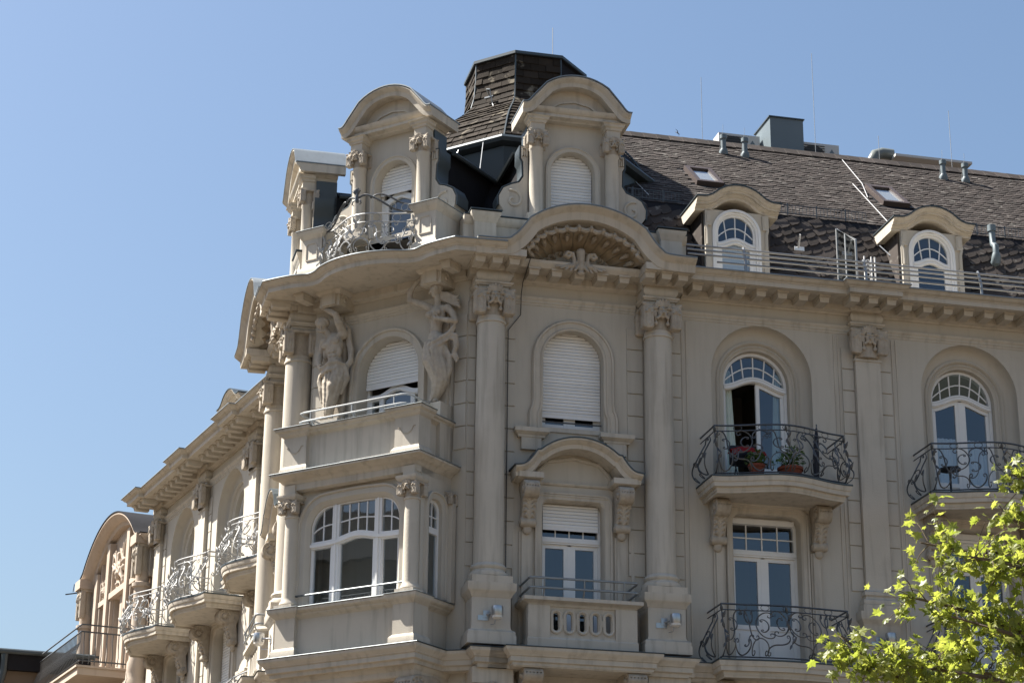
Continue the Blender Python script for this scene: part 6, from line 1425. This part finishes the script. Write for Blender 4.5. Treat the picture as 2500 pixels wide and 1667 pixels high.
# skylights
def skylight(u0, u1, t0, t1):
    e = lambda u, t, h: (u, V1 + us2[1] * t + un2[1] * h, Z1 + us2[2] * t + un2[2] * h)
    m = MB()
    for a0, a1, b0, b1 in ((u0, u0 + .09, t0, t1), (u1 - .09, u1, t0, t1), (u0 + .09, u1 - .09, t0, t0 + .10), (u0 + .09, u1 - .09, t1 - .12, t1)):
        m.hexa([e(a0, b0, 0), e(a1, b0, 0), e(a1, b1, 0), e(a0, b1, 0)], [e(a0, b0, .11), e(a1, b0, .11), e(a1, b1, .11), e(a0, b1, .11)])
    w = add('skylight', m, BROWNM, ROOF, FR)
    add('pane', MB().ngon([e(u0 + .09, t0 + .1, .07), e(u1 - .09, t0 + .1, .07), e(u1 - .09, t1 - .12, .07), e(u0 + .09, t1 - .12, .07)]), SKYL, w, FR)
    add('lining', MB().ngon([e(u0 + .09, t0 + .1, .04), e(u1 - .09, t0 + .1, .04), e(u1 - .09, t1 - .12, .04), e(u0 + .09, t1 - .12, .04)]), ACW, w, FR)
skylight(5.42, 6.00, 1.62, 2.72); skylight(9.50, 10.10, 1.58, 2.80)
# sheet-metal chimney behind the ridge
ch = add('chimney', MB().box(8.52, 9.33, -8.05, -7.05, 20.6, 23.30), GREYM, B, FR, smooth=False); add('chimney_cap', MB().box(8.49, 9.36, -8.08, -7.02, 23.302, 23.33), ZINCD, ch, FR, smooth=False)
# walkway rail along the gutter
m = MB()
for i, (v, z) in enumerate(((0.66, 16.54), (0.70, 16.44), (0.73, 16.34), (0.74, 16.22))): m.tube([(3.9 if i < 3 else 4.45, v, z), (15.7, v, z)], 0.019, 6)
for u in (5.0, 7.35, 9.65, 12.0, 14.3): m.tube([(u, 0.62, 16.60), (u, 0.665, 16.50), (u, 0.73, 16.30), (u, 0.735, 16.08)], 0.026, 6)
add('walkway_rail', m, GALV, B, FR)
def screen(u):
    m = MB(); P_ = [(u, -0.75, 16.30), (u, -0.75, 17.80), (u, 0.15, 17.20), (u, 0.15, 16.30)]
    m.tube(P_, 0.025, 5, closed=True); m.tube([(u, -0.35, 16.3), (u, -0.35, 17.53)], 0.02, 5); s = add('glass_screen', m, GALV, B, FR)
    add('screen_panel', MB().add([(u - 0.006, v, z) for _, v, z in P_] + [(u + 0.006, v, z) for _, v, z in P_], [(0, 1, 2, 3), (7, 6, 5, 4), (0, 4, 5, 1), (1, 5, 6, 2), (2, 6, 7, 3), (3, 7, 4, 0)]), SCREENG, s, FR, smooth=False)
    g = MB()
    for q in range(6): g.tube([(u + .12 + 0.04 * cos(a), 0.40, 16.25 + 0.085 * q + 0.04 * sin(a)) for a in np.linspace(0, 2 * pi, 8, endpoint=False)], 0.010, 4, closed=True)
    for x in (0.05, 0.19, 0.26): g.box(u + x - .012, u + x + .012, 0.39, 0.41, 16.1, 16.78)
    add('white_lattice', g, WHITE, s, FR)
screen(7.42); screen(11.62)
add('snow_hook', MB().box(6.82, 7.02, -1.47, -1.46, 17.58, 17.66).tube([(6.9, -1.46, 17.64), (6.88, -1.3, 17.85)], 0.02, 5), WIRE, ROOF, FR)

# ================================================================== loose things on and around the building
def ac_unit(u, label):
    G = FR @ T(u, -7.6, 22.06); t = thing('ac_unit', label, 'air conditioner', tuple((G @ Vector((0, 0, 0)))), 'air conditioners behind the ridge'); 
    add('casing', MB().box(0, 1.0, -0.4, 0.0, 0.0, 0.98), ACW, t, G, smooth=False)
    add('grille', MB().lathe([(0.30, 0.0), (0.30, 0.012), (0.02, 0.02)], seg=24), ACD, t, G @ T(0.36, 0.0, 0.62) @ Matrix.Rotation(radians(90), 4, 'X'))
    g = MB(); [g.box(0.08, 0.64, 0.0, 0.022, 0.36 + 0.06 * i, 0.372 + 0.06 * i) for i in range(10)]; add('guard', g, ACD, t, G)
    add('emblem', MB().add([(0.82, 0.004, 0.86), (0.76, 0.004, 0.76), (0.88, 0.004, 0.76)], [(0, 1, 2)]).add([(0.74, 0.004, 0.74), (0.90, 0.004, 0.74), (0.90, 0.004, 0.725), (0.74, 0.004, 0.725)], [(0, 1, 2, 3)]), GREYM, t, G, smooth=False)
ac_unit(7.46, 'grey air conditioner box left of the tall metal chimney'); ac_unit(9.42, 'grey air conditioner box right of the tall metal chimney')
G = FR @ T(10.9, -6.8, 22.10)
t = thing('roof_duct', 'white bent roof duct with long flat lid behind the ridge', 'duct', tuple(G @ Vector((0, 0, 0))))
add('duct_elbow', MB().tube([(0.0, 0, -0.1), (0.0, 0, 0.25), (0.08, 0, 0.40), (0.25, 0, 0.46), (0.5, 0, 0.45)], 0.14, 14), MILK, t, G); add('lid', MB().box(0.45, 2.35, -0.3, 0.3, 0.30, 0.36), ACW, t, G)

def floodlight(F, u, v, z, label, tip=0):
    G = F @ T(u, v, z); t = thing('floodlight', label, 'lamp', tuple(G @ Vector((0, 0, 0))), 'wall floodlights on the pedestals')
    add('back_plate', lambda: MB().box(-0.17, 0.02, 0.0, 0.012, -0.07, 0.02).box(-0.08, 0.03, 0.012, 0.02, -0.02, 0.10), STEEL, t, G, key='fl1')
    add('arm', lambda: MB().tube([(-0.02, 0.01, 0.03), (0.03, 0.12, 0.03), (0.10, 0.20, 0.05)], 0.018, 6).tube([(0.1, 0.2, -0.05), (0.09, 0.14, -0.15), (0.05, 0.02, -0.14)], 0.007, 4), STEEL, t, G, key='fl2')
    L = G @ T(0.12, 0.20, 0.02)
    add('housing', lambda: MB().lathe([(0.07, 0.13), (0.095, 0.12), (0.10, 0.10), (0.10, -0.03), (0.095, -0.04)], seg=22), STEEL, t, L, key='fl3'); add('lens', lambda: MB().lathe([(0.092, -0.038), (0.088, -0.075), (0.06, -0.10), (0.02, -0.105)], seg=22), LAMPG, t, L, key='fl4')
floodlight(FR, 0.30, 0.531, 9.47, 'steel floodlight on the pedestal beside the corner oriel'); floodlight(FR, 3.42, 0.531, 9.52, 'steel floodlight on the cracked pedestal right of the pierced stone balcony')
floodlight(FR, 7.50, 0.162, 9.50, 'steel floodlight on the pilaster foot next to the tree'); floodlight(F1, 0.36, 0.531, 9.55, 'steel floodlight on the sunlit pedestal left of the oriel')

# plants, chair and folded parasol on the balcony
def potted(u, v, z, r, label, seed):
    G = FR @ T(u, v, z); t = thing('potted_plant', label, 'plant', tuple(G @ Vector((0, 0, 0)))); R_ = random.Random(seed)
    add('pot', MB().lathe([(r * 0.7, 0.0), (r * 0.95, 0.22), (r * 1.05, 0.22), (r * 1.05, 0.27), (r * 0.9, 0.27), (r * 0.85, 0.22)], seg=20), TERRA, t, G)
    m = MB()
    for i in range(170):
        a, e, q = R_.uniform(0, 2 * pi), R_.uniform(0.2, 1.4), R_.uniform(0.3, 1) * r * 1.7; c = Vector((q * cos(a) * cos(e), q * sin(a) * cos(e), 0.27 + q * sin(e) * 1.1))
        d1 = Vector((R_.gauss(0, 1), R_.gauss(0, 1), R_.gauss(0, .5))).normalized() * 0.045; d2 = d1.cross(Vector((R_.gauss(0, 1), R_.gauss(0, 1), 1))).normalized() * 0.025
        m.add([tuple(c - d1), tuple(c - d2), tuple(c + d1), tuple(c + d2)], [(0, 1, 2, 3)])
    add('leaves', m, GREEN, t, G, kind='stuff', smooth=False)
    s = MB()
    for i in range(7): a = i * 0.9; s.tube([(0, 0, 0.25), (0.5 * r * cos(a), 0.5 * r * sin(a), 0.4), (r * cos(a), r * sin(a), 0.5)], 0.006, 4)
    add('stem', s, GREEN, t, G)
potted(5.72, 0.72, 12.15, 0.22, 'bushy green plant in the wide terracotta pot behind the scrolled railing', 1)
potted(5.08, 0.75, 12.15, 0.15, 'small plant in a low terracotta pot under the red cushion', 2)
G = FR @ T(5.05, 0.30, 12.15); t = thing('folding_chair', 'chair with red cushion on the balcony by the open door', 'chair', tuple(G @ Vector((0, 0, 0))))
add('seat', MB().box(-0.22, 0.22, -0.20, 0.22, 0.42, 0.47), DARK, t, G); add('backrest', MB().grid([[(x, -0.20 + 0.03 * sin(6 * x), z) for x in np.linspace(-0.24, 0.24, 7)] for z in (0.45, 0.62, 0.82)]), DARK, t, G)
add('cushion', MB().grid([[(x, -0.14 + 0.32 * t_, 0.56 + 0.10 * sin(pi * t_) + 0.04 * cos(9 * x) + 0.10 * (1 - t_)) for x in np.linspace(-0.30, 0.34, 12)] for t_ in np.linspace(0, 1, 8)]), RED, t, G)
for x in (-0.2, 0.2):
    for v in (-0.18, 0.2): add('leg', MB().tube([(x, v, 0), (x, -v * 0.3, 0.44)], 0.012, 5), DARK, t, G)
G = FR @ T(6.18, 0.80, 12.15); t = thing('parasol', 'dark folded parasol leaning upright at the balcony railing', 'parasol', tuple(G @ Vector((0, 0, 0))))
add('canopy', MB().tube([(0, 0, 0.10), (0.0, 0, 0.4), (0.02, 0, 0.8), (0.03, 0, 1.02)], [0.05, 0.06, 0.045, 0.02], 8), DARK, t, G); add('pole', MB().tube([(0, 0, 0), (0.035, 0, 1.10)], 0.012, 6), IRON, t, G)
G = FR @ T(8.86, 0.55, 12.15); t = thing('balcony_table', 'small dark table at the left end of the half-curtained balcony', 'table', tuple(G @ Vector((0, 0, 0))))
add('tabletop', MB().lathe([(0.20, 0.52), (0.20, 0.545)], seg=20), DARK, t, G); add('leg', MB().tube([(0, 0, 0), (0, 0, 0.52)], 0.02, 6), DARK, t, G); add('foot', MB().box(-.15, .15, -.02, .02, 0, .02).box(-.02, .02, -.15, .15, 0.021, .03), DARK, t, G)

# ================================================================== neighbour with the arched gable
F3 = F2 @ T(7.80, 0, 0) @ Matrix.Diagonal((0.9, 1, 1, 1))
NB = thing('neighbour_building', 'warm beige house with tall arched gable and leaf relief beyond the corner building', 'building', tuple(F3 @ Vector((0, 0, 0))))
GW, GC = 5.9, 3.55
def narch(hw, z0, za, n=20): R = (hw * hw + (za - z0) ** 2) / (2 * (za - z0)); return [(GC + x, za - (R - sqrt(R * R - x * x))) for x in np.linspace(-hw, hw, n)]
outer = [(0.05, 0.0)] + [(0.05, 15.25)] + narch(2.85, 15.35, 16.35) + [(7.1, 15.25), (7.1, 0.0)]
nwin = [(-1.72, 0.42), (-0.42, 0.30), (0.42, 0.30), (1.72, 0.42)]
holes = [[(GC + c - h, 12.0), (GC + c - h, 14.35), (GC + c + h, 14.35), (GC + c + h, 12.0)] for c, h in nwin] + [[(GC + c - h, 8.2), (GC + c - h, 10.6), (GC + c + h, 10.6), (GC + c + h, 8.2)] for c, h in nwin]
m = MB(); loops = [outer] + holes; tri = tessellate_polygon([[Vector((u, z, 0)) for u, z in l] for l in loops]); m.add([(u, 0.0, z) for l in loops for u, z in l], [tuple(q) for q in tri])
for h in holes: m.grid([[(u, 0, z) for u, z in h], [(u, -0.35, z) for u, z in h]], close_u=True)
m.add([(0.05, 0.0, 0), (0.05, -8, 0), (0.05, -8, 15.2), (0.05, 0.0, 15.2)], [(0, 1, 2, 3)]); m.add([(7.1, 0.0, 0), (7.1, -8, 0), (7.1, -8, 15.2), (7.1, 0.0, 15.2)], [(0, 1, 2, 3)])
add('wall', m, BEIGE2, NB, F3, smooth=False)
m = MB(); c = [(0.0, 15.22), (0.35, 15.26)] + narch(2.85, 15.40, 16.42, 24) + [(6.75, 15.26), (7.15, 15.22)]
m.arc(c, [(0.0, -0.3), (0.0, 0.45), (-0.05, 0.45), (-0.09, 0.38), (-0.16, 0.33), (-0.20, 0.20), (-0.30, 0.16), (-0.32, -0.3)]); gb = add('gable_cornice', m, BEIGE2, NB, F3)
add('roof', MB().arc(c, [(0.002, -8.0), (0.002, 0.47), (0.03, 0.47), (0.03, -8.0)]), DSLATE, NB, F3)
for c0 in (-2.35, -1.08, 1.08, 2.35):
    u = GC + c0; q = [(u - 0.15, 0), (u - 0.15, 0.18), (u + 0.15, 0.18), (u + 0.15, 0)]
    add('pilaster', MB().sweep(q, [(-0.12, 8.0), (0.0, 8.0), (0.0, 15.9 if abs(c0) < 2 else 15.3), (-0.12, 15.9 if abs(c0) < 2 else 15.3)]), BEIGE2, NB, F3)
    add('pilaster_strip', MB().box(u + 0.20, u + 0.27, 0, 0.10, 8.0, 15.6).box(u - 0.27, u - 0.20, 0, 0.10, 8.0, 15.6), BEIGE2, NB, F3)
add('window_lintel', MB().box(GC - 1.0, GC + 1.0, 0, 0.14, 14.36, 14.52).box(GC - 2.2, GC - 1.25, 0, 0.12, 14.36, 14.5).box(GC + 1.25, GC + 2.2, 0, 0.12, 14.36, 14.5), BEIGE2, NB, F3)
RL = relief_mesh(); add('leaf_relief', RL, None, NB, F3 @ T(GC, 0.02, 15.2) @ Matrix.Diagonal((1.0, 1, 0.95, 1)))
for sx in (-1, 1): add('leaf_relief', RL, None, NB, F3 @ T(GC + 1.72 * sx, 0.0, 14.85) @ Matrix.Diagonal((0.5, 0.8, 0.5, 1)))
for (c0, h), (zb, zt_) in [(w_, z_) for w_ in nwin for z_ in ((12.0, 14.35), (8.2, 10.6))]:
    u = GC + c0; o = MB(); Rr = lambda d: [(u - h + d, zb + d), (u - h + d, zt_ - d), (u + h - d, zt_ - d), (u + h - d, zb + d)]
    o.loftv([(Rr(0), -0.25), (Rr(.05), -0.25), (Rr(.05), -0.34)], close=True); o.box(u - 0.03, u + 0.03, -0.33, -0.25, zb, zt_); o.box(u - h, u + h, -0.33, -0.24, zt_ - 0.75, zt_ - 0.66)
    w = add('window', o, BROWNM, NB, F3); add('pane', MB().ngon([(x, -0.3, z) for x, z in Rr(.04)]), GLASS, w, F3); room(w, F3 @ T(u), h, zb, zt_, v0=-0.36, depth=1.5)
for u0 in (0.45, 6.65):
    Gc = F3 @ T(u0, 0.22, 0); c = add('column', MB().lathe([(0.24, 11.8), (0.24, 12.0), (0.20, 12.1), (0.19, 13.9), (0.25, 13.93), (0.25, 14.02), (0.17, 14.05), (0.17, 14.3)], seg=22), BEIGE2, NB, Gc)
    add('capital', CAPM, None, c, Gc @ T(0, 0, 14.1) @ Matrix.Diagonal((0.72, 0.72, 1.75, 1))); add('lower_column', MB().lathe([(0.30, 8.2), (0.30, 9.2), (0.25, 9.3), (0.24, 11.2), (0.32, 11.3), (0.32, 11.5), (0.25, 11.6), (0.25, 11.8)], seg=20), BEIGE2, c, Gc)
    add('column_head', MB().box(-0.3, 0.3, -0.22, 0.3, 15.0, 15.25), BEIGE2, c, Gc)
add('balcony', MB().box(1.05, 7.6, 0, 1.55, 11.72, 11.9).box(1.0, 7.65, 0, 1.60, 11.9, 11.95), BEIGE2, NB, F3)
bl = MB(); P_ = [(1.1, 0.05), (1.1, 1.5), (7.5, 1.5), (7.5, 0.05)]
for z in (12.08, 12.80, 12.98): bl.tube([(u, v, z) for u, v in P_], 0.022, 5)
rl = add('balcony_rail', bl, IRON, NB, F3)
for a0, a1 in zip(P_, P_[1:]):
    n = int(hypot(a1[0] - a0[0], a1[1] - a0[1]) / 0.145); ov = (0, 0.10) if a0[1] == a1[1] else ((-0.10, 0) if a0[0] < 2 else (0.10, 0))
    for i in range(n):
        u, v = [a0[k] + (a1[k] - a0[k]) * (i + 0.5) / n for k in (0, 1)]
        add('baluster', lambda: MB().tube([(0, 0, 12.0), (ov[0] * .3, ov[1] * .3, 12.03), (ov[0], ov[1], 12.20), (ov[0] * .5, ov[1] * .5, 12.40), (0, 0, 12.55), (0, 0, 12.8)], 0.013, 4), IRON, rl, F3 @ T(u, v, 0), key='bal%.1f%.1f' % ov)
# dark-roofed low house at the far left
d1 = F2 @ T(17.0, 2.2, 0)
LB = thing('low_building', 'plain brown building with dark flat roof edge at the far left', 'building', (-13.4, 56.0, 0))
def cl(u, v): return wp(F2, u, v)
qa = (-9.0, -57.6); qb = (-13.40, -56.0); qc = (-18.5, -72.0); qd = (-11.0, -72.0)
add('wall', MB().plan([qb, qa, qd, qc], 0.0, 12.55), BROWNW, LB, smooth=False)
add('roof_edge', MB().plan([(-13.55, -55.75), (-8.9, -57.4), (-10.9, -72.3), (-18.8, -72.3)], 12.55, 12.98), DSLATE, LB, smooth=False); add('gutter', MB().tube([(-13.6, -55.65, 13.02), (-8.9, -57.3, 13.02)], 0.07, 8), ZINCD, LB)
dp = add('drainpipe', MB().tube([(-13.35, -55.8, 12.95), (-13.35, -55.8, 12.5), (-13.42, -55.85, 12.2), (-13.42, -55.85, 0.2)], 0.09, 8), ZINCD, LB)
t = thing('low_building', 'sliver of a pale house behind the drainpipe at the left picture edge', 'building', (-16, 59, 0)); add('wall', MB().plan([(-19.5, -58.0), (-13.9, -58.2), (-16, -70), (-22, -70)], 0, 12.3), BEIGE2, t, smooth=False); add('roof_edge', MB().plan([(-19.8, -57.6), (-13.7, -57.8), (-15.8, -70.2), (-22.2, -70.2)], 12.3, 12.72), DSLATE, t, smooth=False)

OB = thing('opposite_building', 'plain grey-brown house across the side street, outside the picture on the left', 'building', (-37, 24, 0)); OF = frame((-37, 24), -21)
ow_ = MB(); ow_.box(-16, 14, -10, 0, 0, 19.5); add('wall', ow_, BROWNW, OB, OF, smooth=False); add('roof', MB().hexa([(-16.3, -10, 19.5), (14.3, -10, 19.5), (14.3, 0.4, 19.5), (-16.3, 0.4, 19.5)], [(-15, -7, 22.5), (13, -7, 22.5), (13, -4, 22.5), (-15, -4, 22.5)]), DSLATE, OB, OF, smooth=False)
for i in range(9):
    for k in range(5): w = add('window', lambda: MB().box(-0.6, 0.6, 0.0, 0.05, 0, 2.1), WHITE, OB, OF @ T(-14 + 3.3 * i, 0, 1.6 + 3.7 * k), key='opw'); add('pane', lambda: MB().box(-0.5, 0.5, 0.05, 0.06, 0.1, 2.0), ACD, w, OF @ T(-14 + 3.3 * i, 0, 1.6 + 3.7 * k), key='opp')
add('cable', MB().tube([(0.96, 0.72, 15.95), (0.97, 0.10, 15.72), (0.95, 0.07, 15.50), (0.95, 0.03, 15.12), (0.72, 0.05, 14.80), (0.715, 0.05, 12.0), (0.715, 0.05, 10.1)], 0.009, 4), ACD, B, FR)
# aerial in the distance, bird, overhead wire
t = thing('tv_antenna', 'thin rooftop television aerial against the sky left of the arched gable', 'antenna', (-14.2, 70.0, 10.7))
A0 = Vector((-14.2, 70.0, 10.7)); add('mast', MB().tube([(-14.2, -70, 10.7), (-14.0, -70, 14.9), (-13.75, -70, 18.8)], 0.035, 5), IRON, t)
m = MB()
for i in range(6): m.tube([(-14.15 - 0.1 * i + 0.0, -70, 18.2 - 0.05 * i), (-14.0 - 0.1 * i, -69.4, 18.05)], 0.018, 4)
m.tube([(-13.8, -70, 18.0), (-14.9, -70, 17.85)], 0.025, 4); add('aerial', m, IRON, t)
bd = thing('bird', 'tiny dark swift flying in the sky above the roof', 'bird', (3.81, 45.0, 23.16))
s = SDF((-0.32, -0.3, -0.12), (0.32, 0.3, 0.12), 0.012); s.u(s.cap((-0.02, -0.16, 0.0), (0.02, 0.10, 0), 0.022, 0.034), 0.02); s.u(s.ell((0.02, 0.13, 0.0), 0.03), 0.02)
for sx in (-1, 1): s.chain([(0, 0.06, 0.0), (0.13 * sx, 0.08, 0.05), (0.27 * sx, -0.05, 0.03)], [0.03, 0.02, 0.009], 0.015, 1.4); s.u(s.cap((0.0, -0.14, 0), (0.035 * sx, -0.25, 0), 0.016, 0.007), 0.01)
add('body', s.mesh('swift', DARK), None, bd, Matrix.Translation((3.81, 45.0, 23.16)) @ Matrix.Rotation(0.9, 4, 'Y') @ Matrix.Rotation(0.8, 4, 'Z') @ Matrix.Diagonal((0.36, 0.36, 0.36, 1)))
wa = wpt(F3, 7.0, 1.0, 11.0)
top(add('overhead_wire', MB().tube([(-9.2 + 7.4 * t_, -(50 - 16.5 * t_), 10.35 - 1.0 * t_ - 0.5 * sin(pi * t_) * 0.4) for t_ in np.linspace(-0.3, 0.55, 12)], 0.008, 4), IRON, None), 'thin dark wire crossing in front of the lower left balconies', 'wire')

# ================================================================== plane tree in front on the right
TR = thing('plane_tree', 'plane tree with sunlit yellow-green leaves reaching in from the right', 'tree', (7.6, 20.2, 0))
R_ = random.Random(21)
leafo = [(0, 0), (-.10, .10), (-.42, .02), (-.30, .22), (-.50, .46), (-.24, .50), (-.20, .66), (-.06, .62), (0, 1.0), (.06, .62), (.20, .66), (.24, .50), (.50, .46), (.30, .22), (.42, .02), (.10, .10)]
LM = []
for k in range(4):
    R2 = random.Random(k); cv_ = R2.uniform(0.15, 0.5); pts = [(x * (0.9 + 0.2 * R2.random()), y, 0.22 * abs(x) * (1 if k % 2 else -1) - cv_ * (y - 0.3) ** 2 + R2.gauss(0, 0.03)) for x, y in leafo]
    me = bpy.data.meshes.new('leaf'); c = (0, 0.32, 0.0); n = len(pts); me.from_pydata(pts + [c], [], [(i, (i + 1) % n, n) for i in range(n)]); me.materials.append(LEAF); LM.append(me)
leaf_i = [0]; mass = MB(); pv = [[tuple(v.co) for v in me.vertices] for me in LM]; pf = [[tuple(p.vertices) for p in me.polygons] for me in LM]
crown = []
def leaf_at(p, big=1.0):
    d = Vector((R_.gauss(0, 1), R_.gauss(0, 1), R_.gauss(-0.2, 0.8))); q = d.to_track_quat('Y', 'Z') @ Matrix.Rotation(R_.uniform(-1.3, 1.3), 3, 'Y').to_quaternion(); s = R_.choice((0.06, 0.08, 0.10, 0.12, 0.14)) * big
    crown.append((p, Matrix.LocRotScale(p, q, Vector((s, s, s))), R_.randrange(4)))
wood = MB(); twigs = MB()
def limb(pts, r0, r1, target=wood):
    c = smooth_curve(pts, 5); target.tube([(x, -y, z) for x, y, z in c], [r0 + (r1 - r0) * i / (len(c) - 1) for i in range(len(c))], 6); return c
limb([(7.6, 20.2, 0.0), (7.5, 20.2, 2.2), (7.4, 20.1, 4.4), (7.5, 20.0, 6.6)], 0.24, 0.13)
def spray(c, n, spread, tw=0.45, big=1.0, t0=0.15):
    """leafy twigs along the outer part of a branch"""
    for i in range(n):
        k = int((t0 + (1 - t0) * R_.random()) * (len(c) - 1)); b = Vector(c[k]); d = Vector((R_.gauss(-0.25, 1), R_.gauss(0, 1), R_.gauss(0.15, 0.9))).normalized() * (tw * R_.uniform(0.35, 1))
        e = b + d; mid_ = b + d * 0.5 + Vector((0, 0, 0.04)); twigs.tube([(q.x, -q.y, q.z) for q in (b, mid_, e)], [0.006, 0.0045, 0.003], 4)
        for j in range(R_.randrange(7, 12)):
            t_ = R_.uniform(0.25, 1.08); leaf_at(b + d * t_ + Vector((R_.gauss(0, spread), R_.gauss(0, spread), R_.gauss(0, spread))), big)
BR = [([(7.45, 20.1, 4.4), (6.4, 19.9, 5.1), (5.6, 19.2, 5.9), (5.0, 18.8, 6.2), (4.5, 18.6, 6.3), (4.1, 18.5, 6.35)], 34), ([(7.42, 20.1, 4.0), (6.2, 19.7, 4.8), (5.4, 19.3, 5.35), (4.9, 19.0, 5.62), (4.4, 18.8, 5.75), (3.95, 18.7, 5.85)], 34), ([(7.4, 20.1, 3.7), (6.2, 19.7, 4.4), (5.2, 19.3, 5.0), (4.5, 19.0, 5.3), (3.9, 18.8, 5.38), (3.4, 18.7, 5.42)], 30),
      ([(7.45, 20.1, 4.8), (6.2, 19.7, 5.4), (5.0, 19.3, 5.72), (4.2, 19.1, 5.98), (3.62, 19.0, 6.10)], 34),
      ([(7.45, 20.1, 5.2), (6.2, 19.6, 6.0), (5.2, 19.2, 6.35), (4.4, 19.0, 6.48), (3.75, 18.9, 6.58)], 40),
      ([(7.4, 20.0, 4.3), (6.0, 19.5, 4.9), (4.8, 19.2, 5.15), (3.85, 19.0, 5.25), (3.35, 18.9, 5.40), (2.98, 18.85, 5.70)], 44),
      ([(7.5, 20.0, 6.2), (6.6, 19.6, 6.8), (5.6, 19.2, 7.05), (4.95, 19.0, 7.18), (4.66, 18.95, 7.24)], 22),
      ([(7.45, 20.1, 4.6), (6.4, 19.9, 5.1), (5.2, 19.6, 5.45), (4.4, 19.5, 5.5), (3.85, 19.4, 5.62)], 30),
      ([(7.5, 20.0, 5.6), (6.2, 19.6, 6.2), (5.4, 19.3, 6.55), (4.9, 19.1, 6.75), (4.55, 19.0, 6.86)], 14)]
for pts, n in BR: c = limb(pts, 0.05, 0.008); spray(c, n, 0.055, 0.42, t0=0.45 if len(pts) > 4 else 0.35)
for i in range(26):                                   # rest of the crown, outside the picture
    a = R_.uniform(-1.9, 1.9); z = R_.uniform(5.2, 9.2); rr_ = 2.4 * sqrt(max(0.1, 1 - ((z - 7) / 3.2) ** 2)); e = Vector((7.8 + rr_ * cos(a) * 1.1, 20.4 + rr_ * sin(a), z))
    c = limb([(7.5, 20.1, z - 2.0), ((7.5 + e.x) / 2, (20.1 + e.y) / 2, z - 0.6), tuple(e)], 0.06, 0.01); spray(c, 22, 0.10, 0.7, 1.2, 0.4)
trunk = add('trunk', wood, BARK, TR, Matrix.Translation((0, 0, 0)))
tw_ = add('twig', twigs, BARK, TR, kind='stuff')
vis = sorted(crown, key=lambda q: (q[0] - Vector((3.9, 18.6, 6.0))).length)
for i, (p, M, k) in enumerate(vis):
    if i < 300: add('leaf', LM[k], None, TR, M)
    else: mass.add([(v.x, -v.y, v.z) for v in (M @ Vector(c) for c in pv[k])], pf[k])
me = bpy.data.meshes.new('leaf_mass'); me.from_pydata([(u, -v, z) for u, v, z in mass.v], [], mass.f); me.materials.append(LEAF); add('foliage', me, None, TR, kind='stuff')
print('objects', len(bpy.data.objects), 'leaves', len(crown))
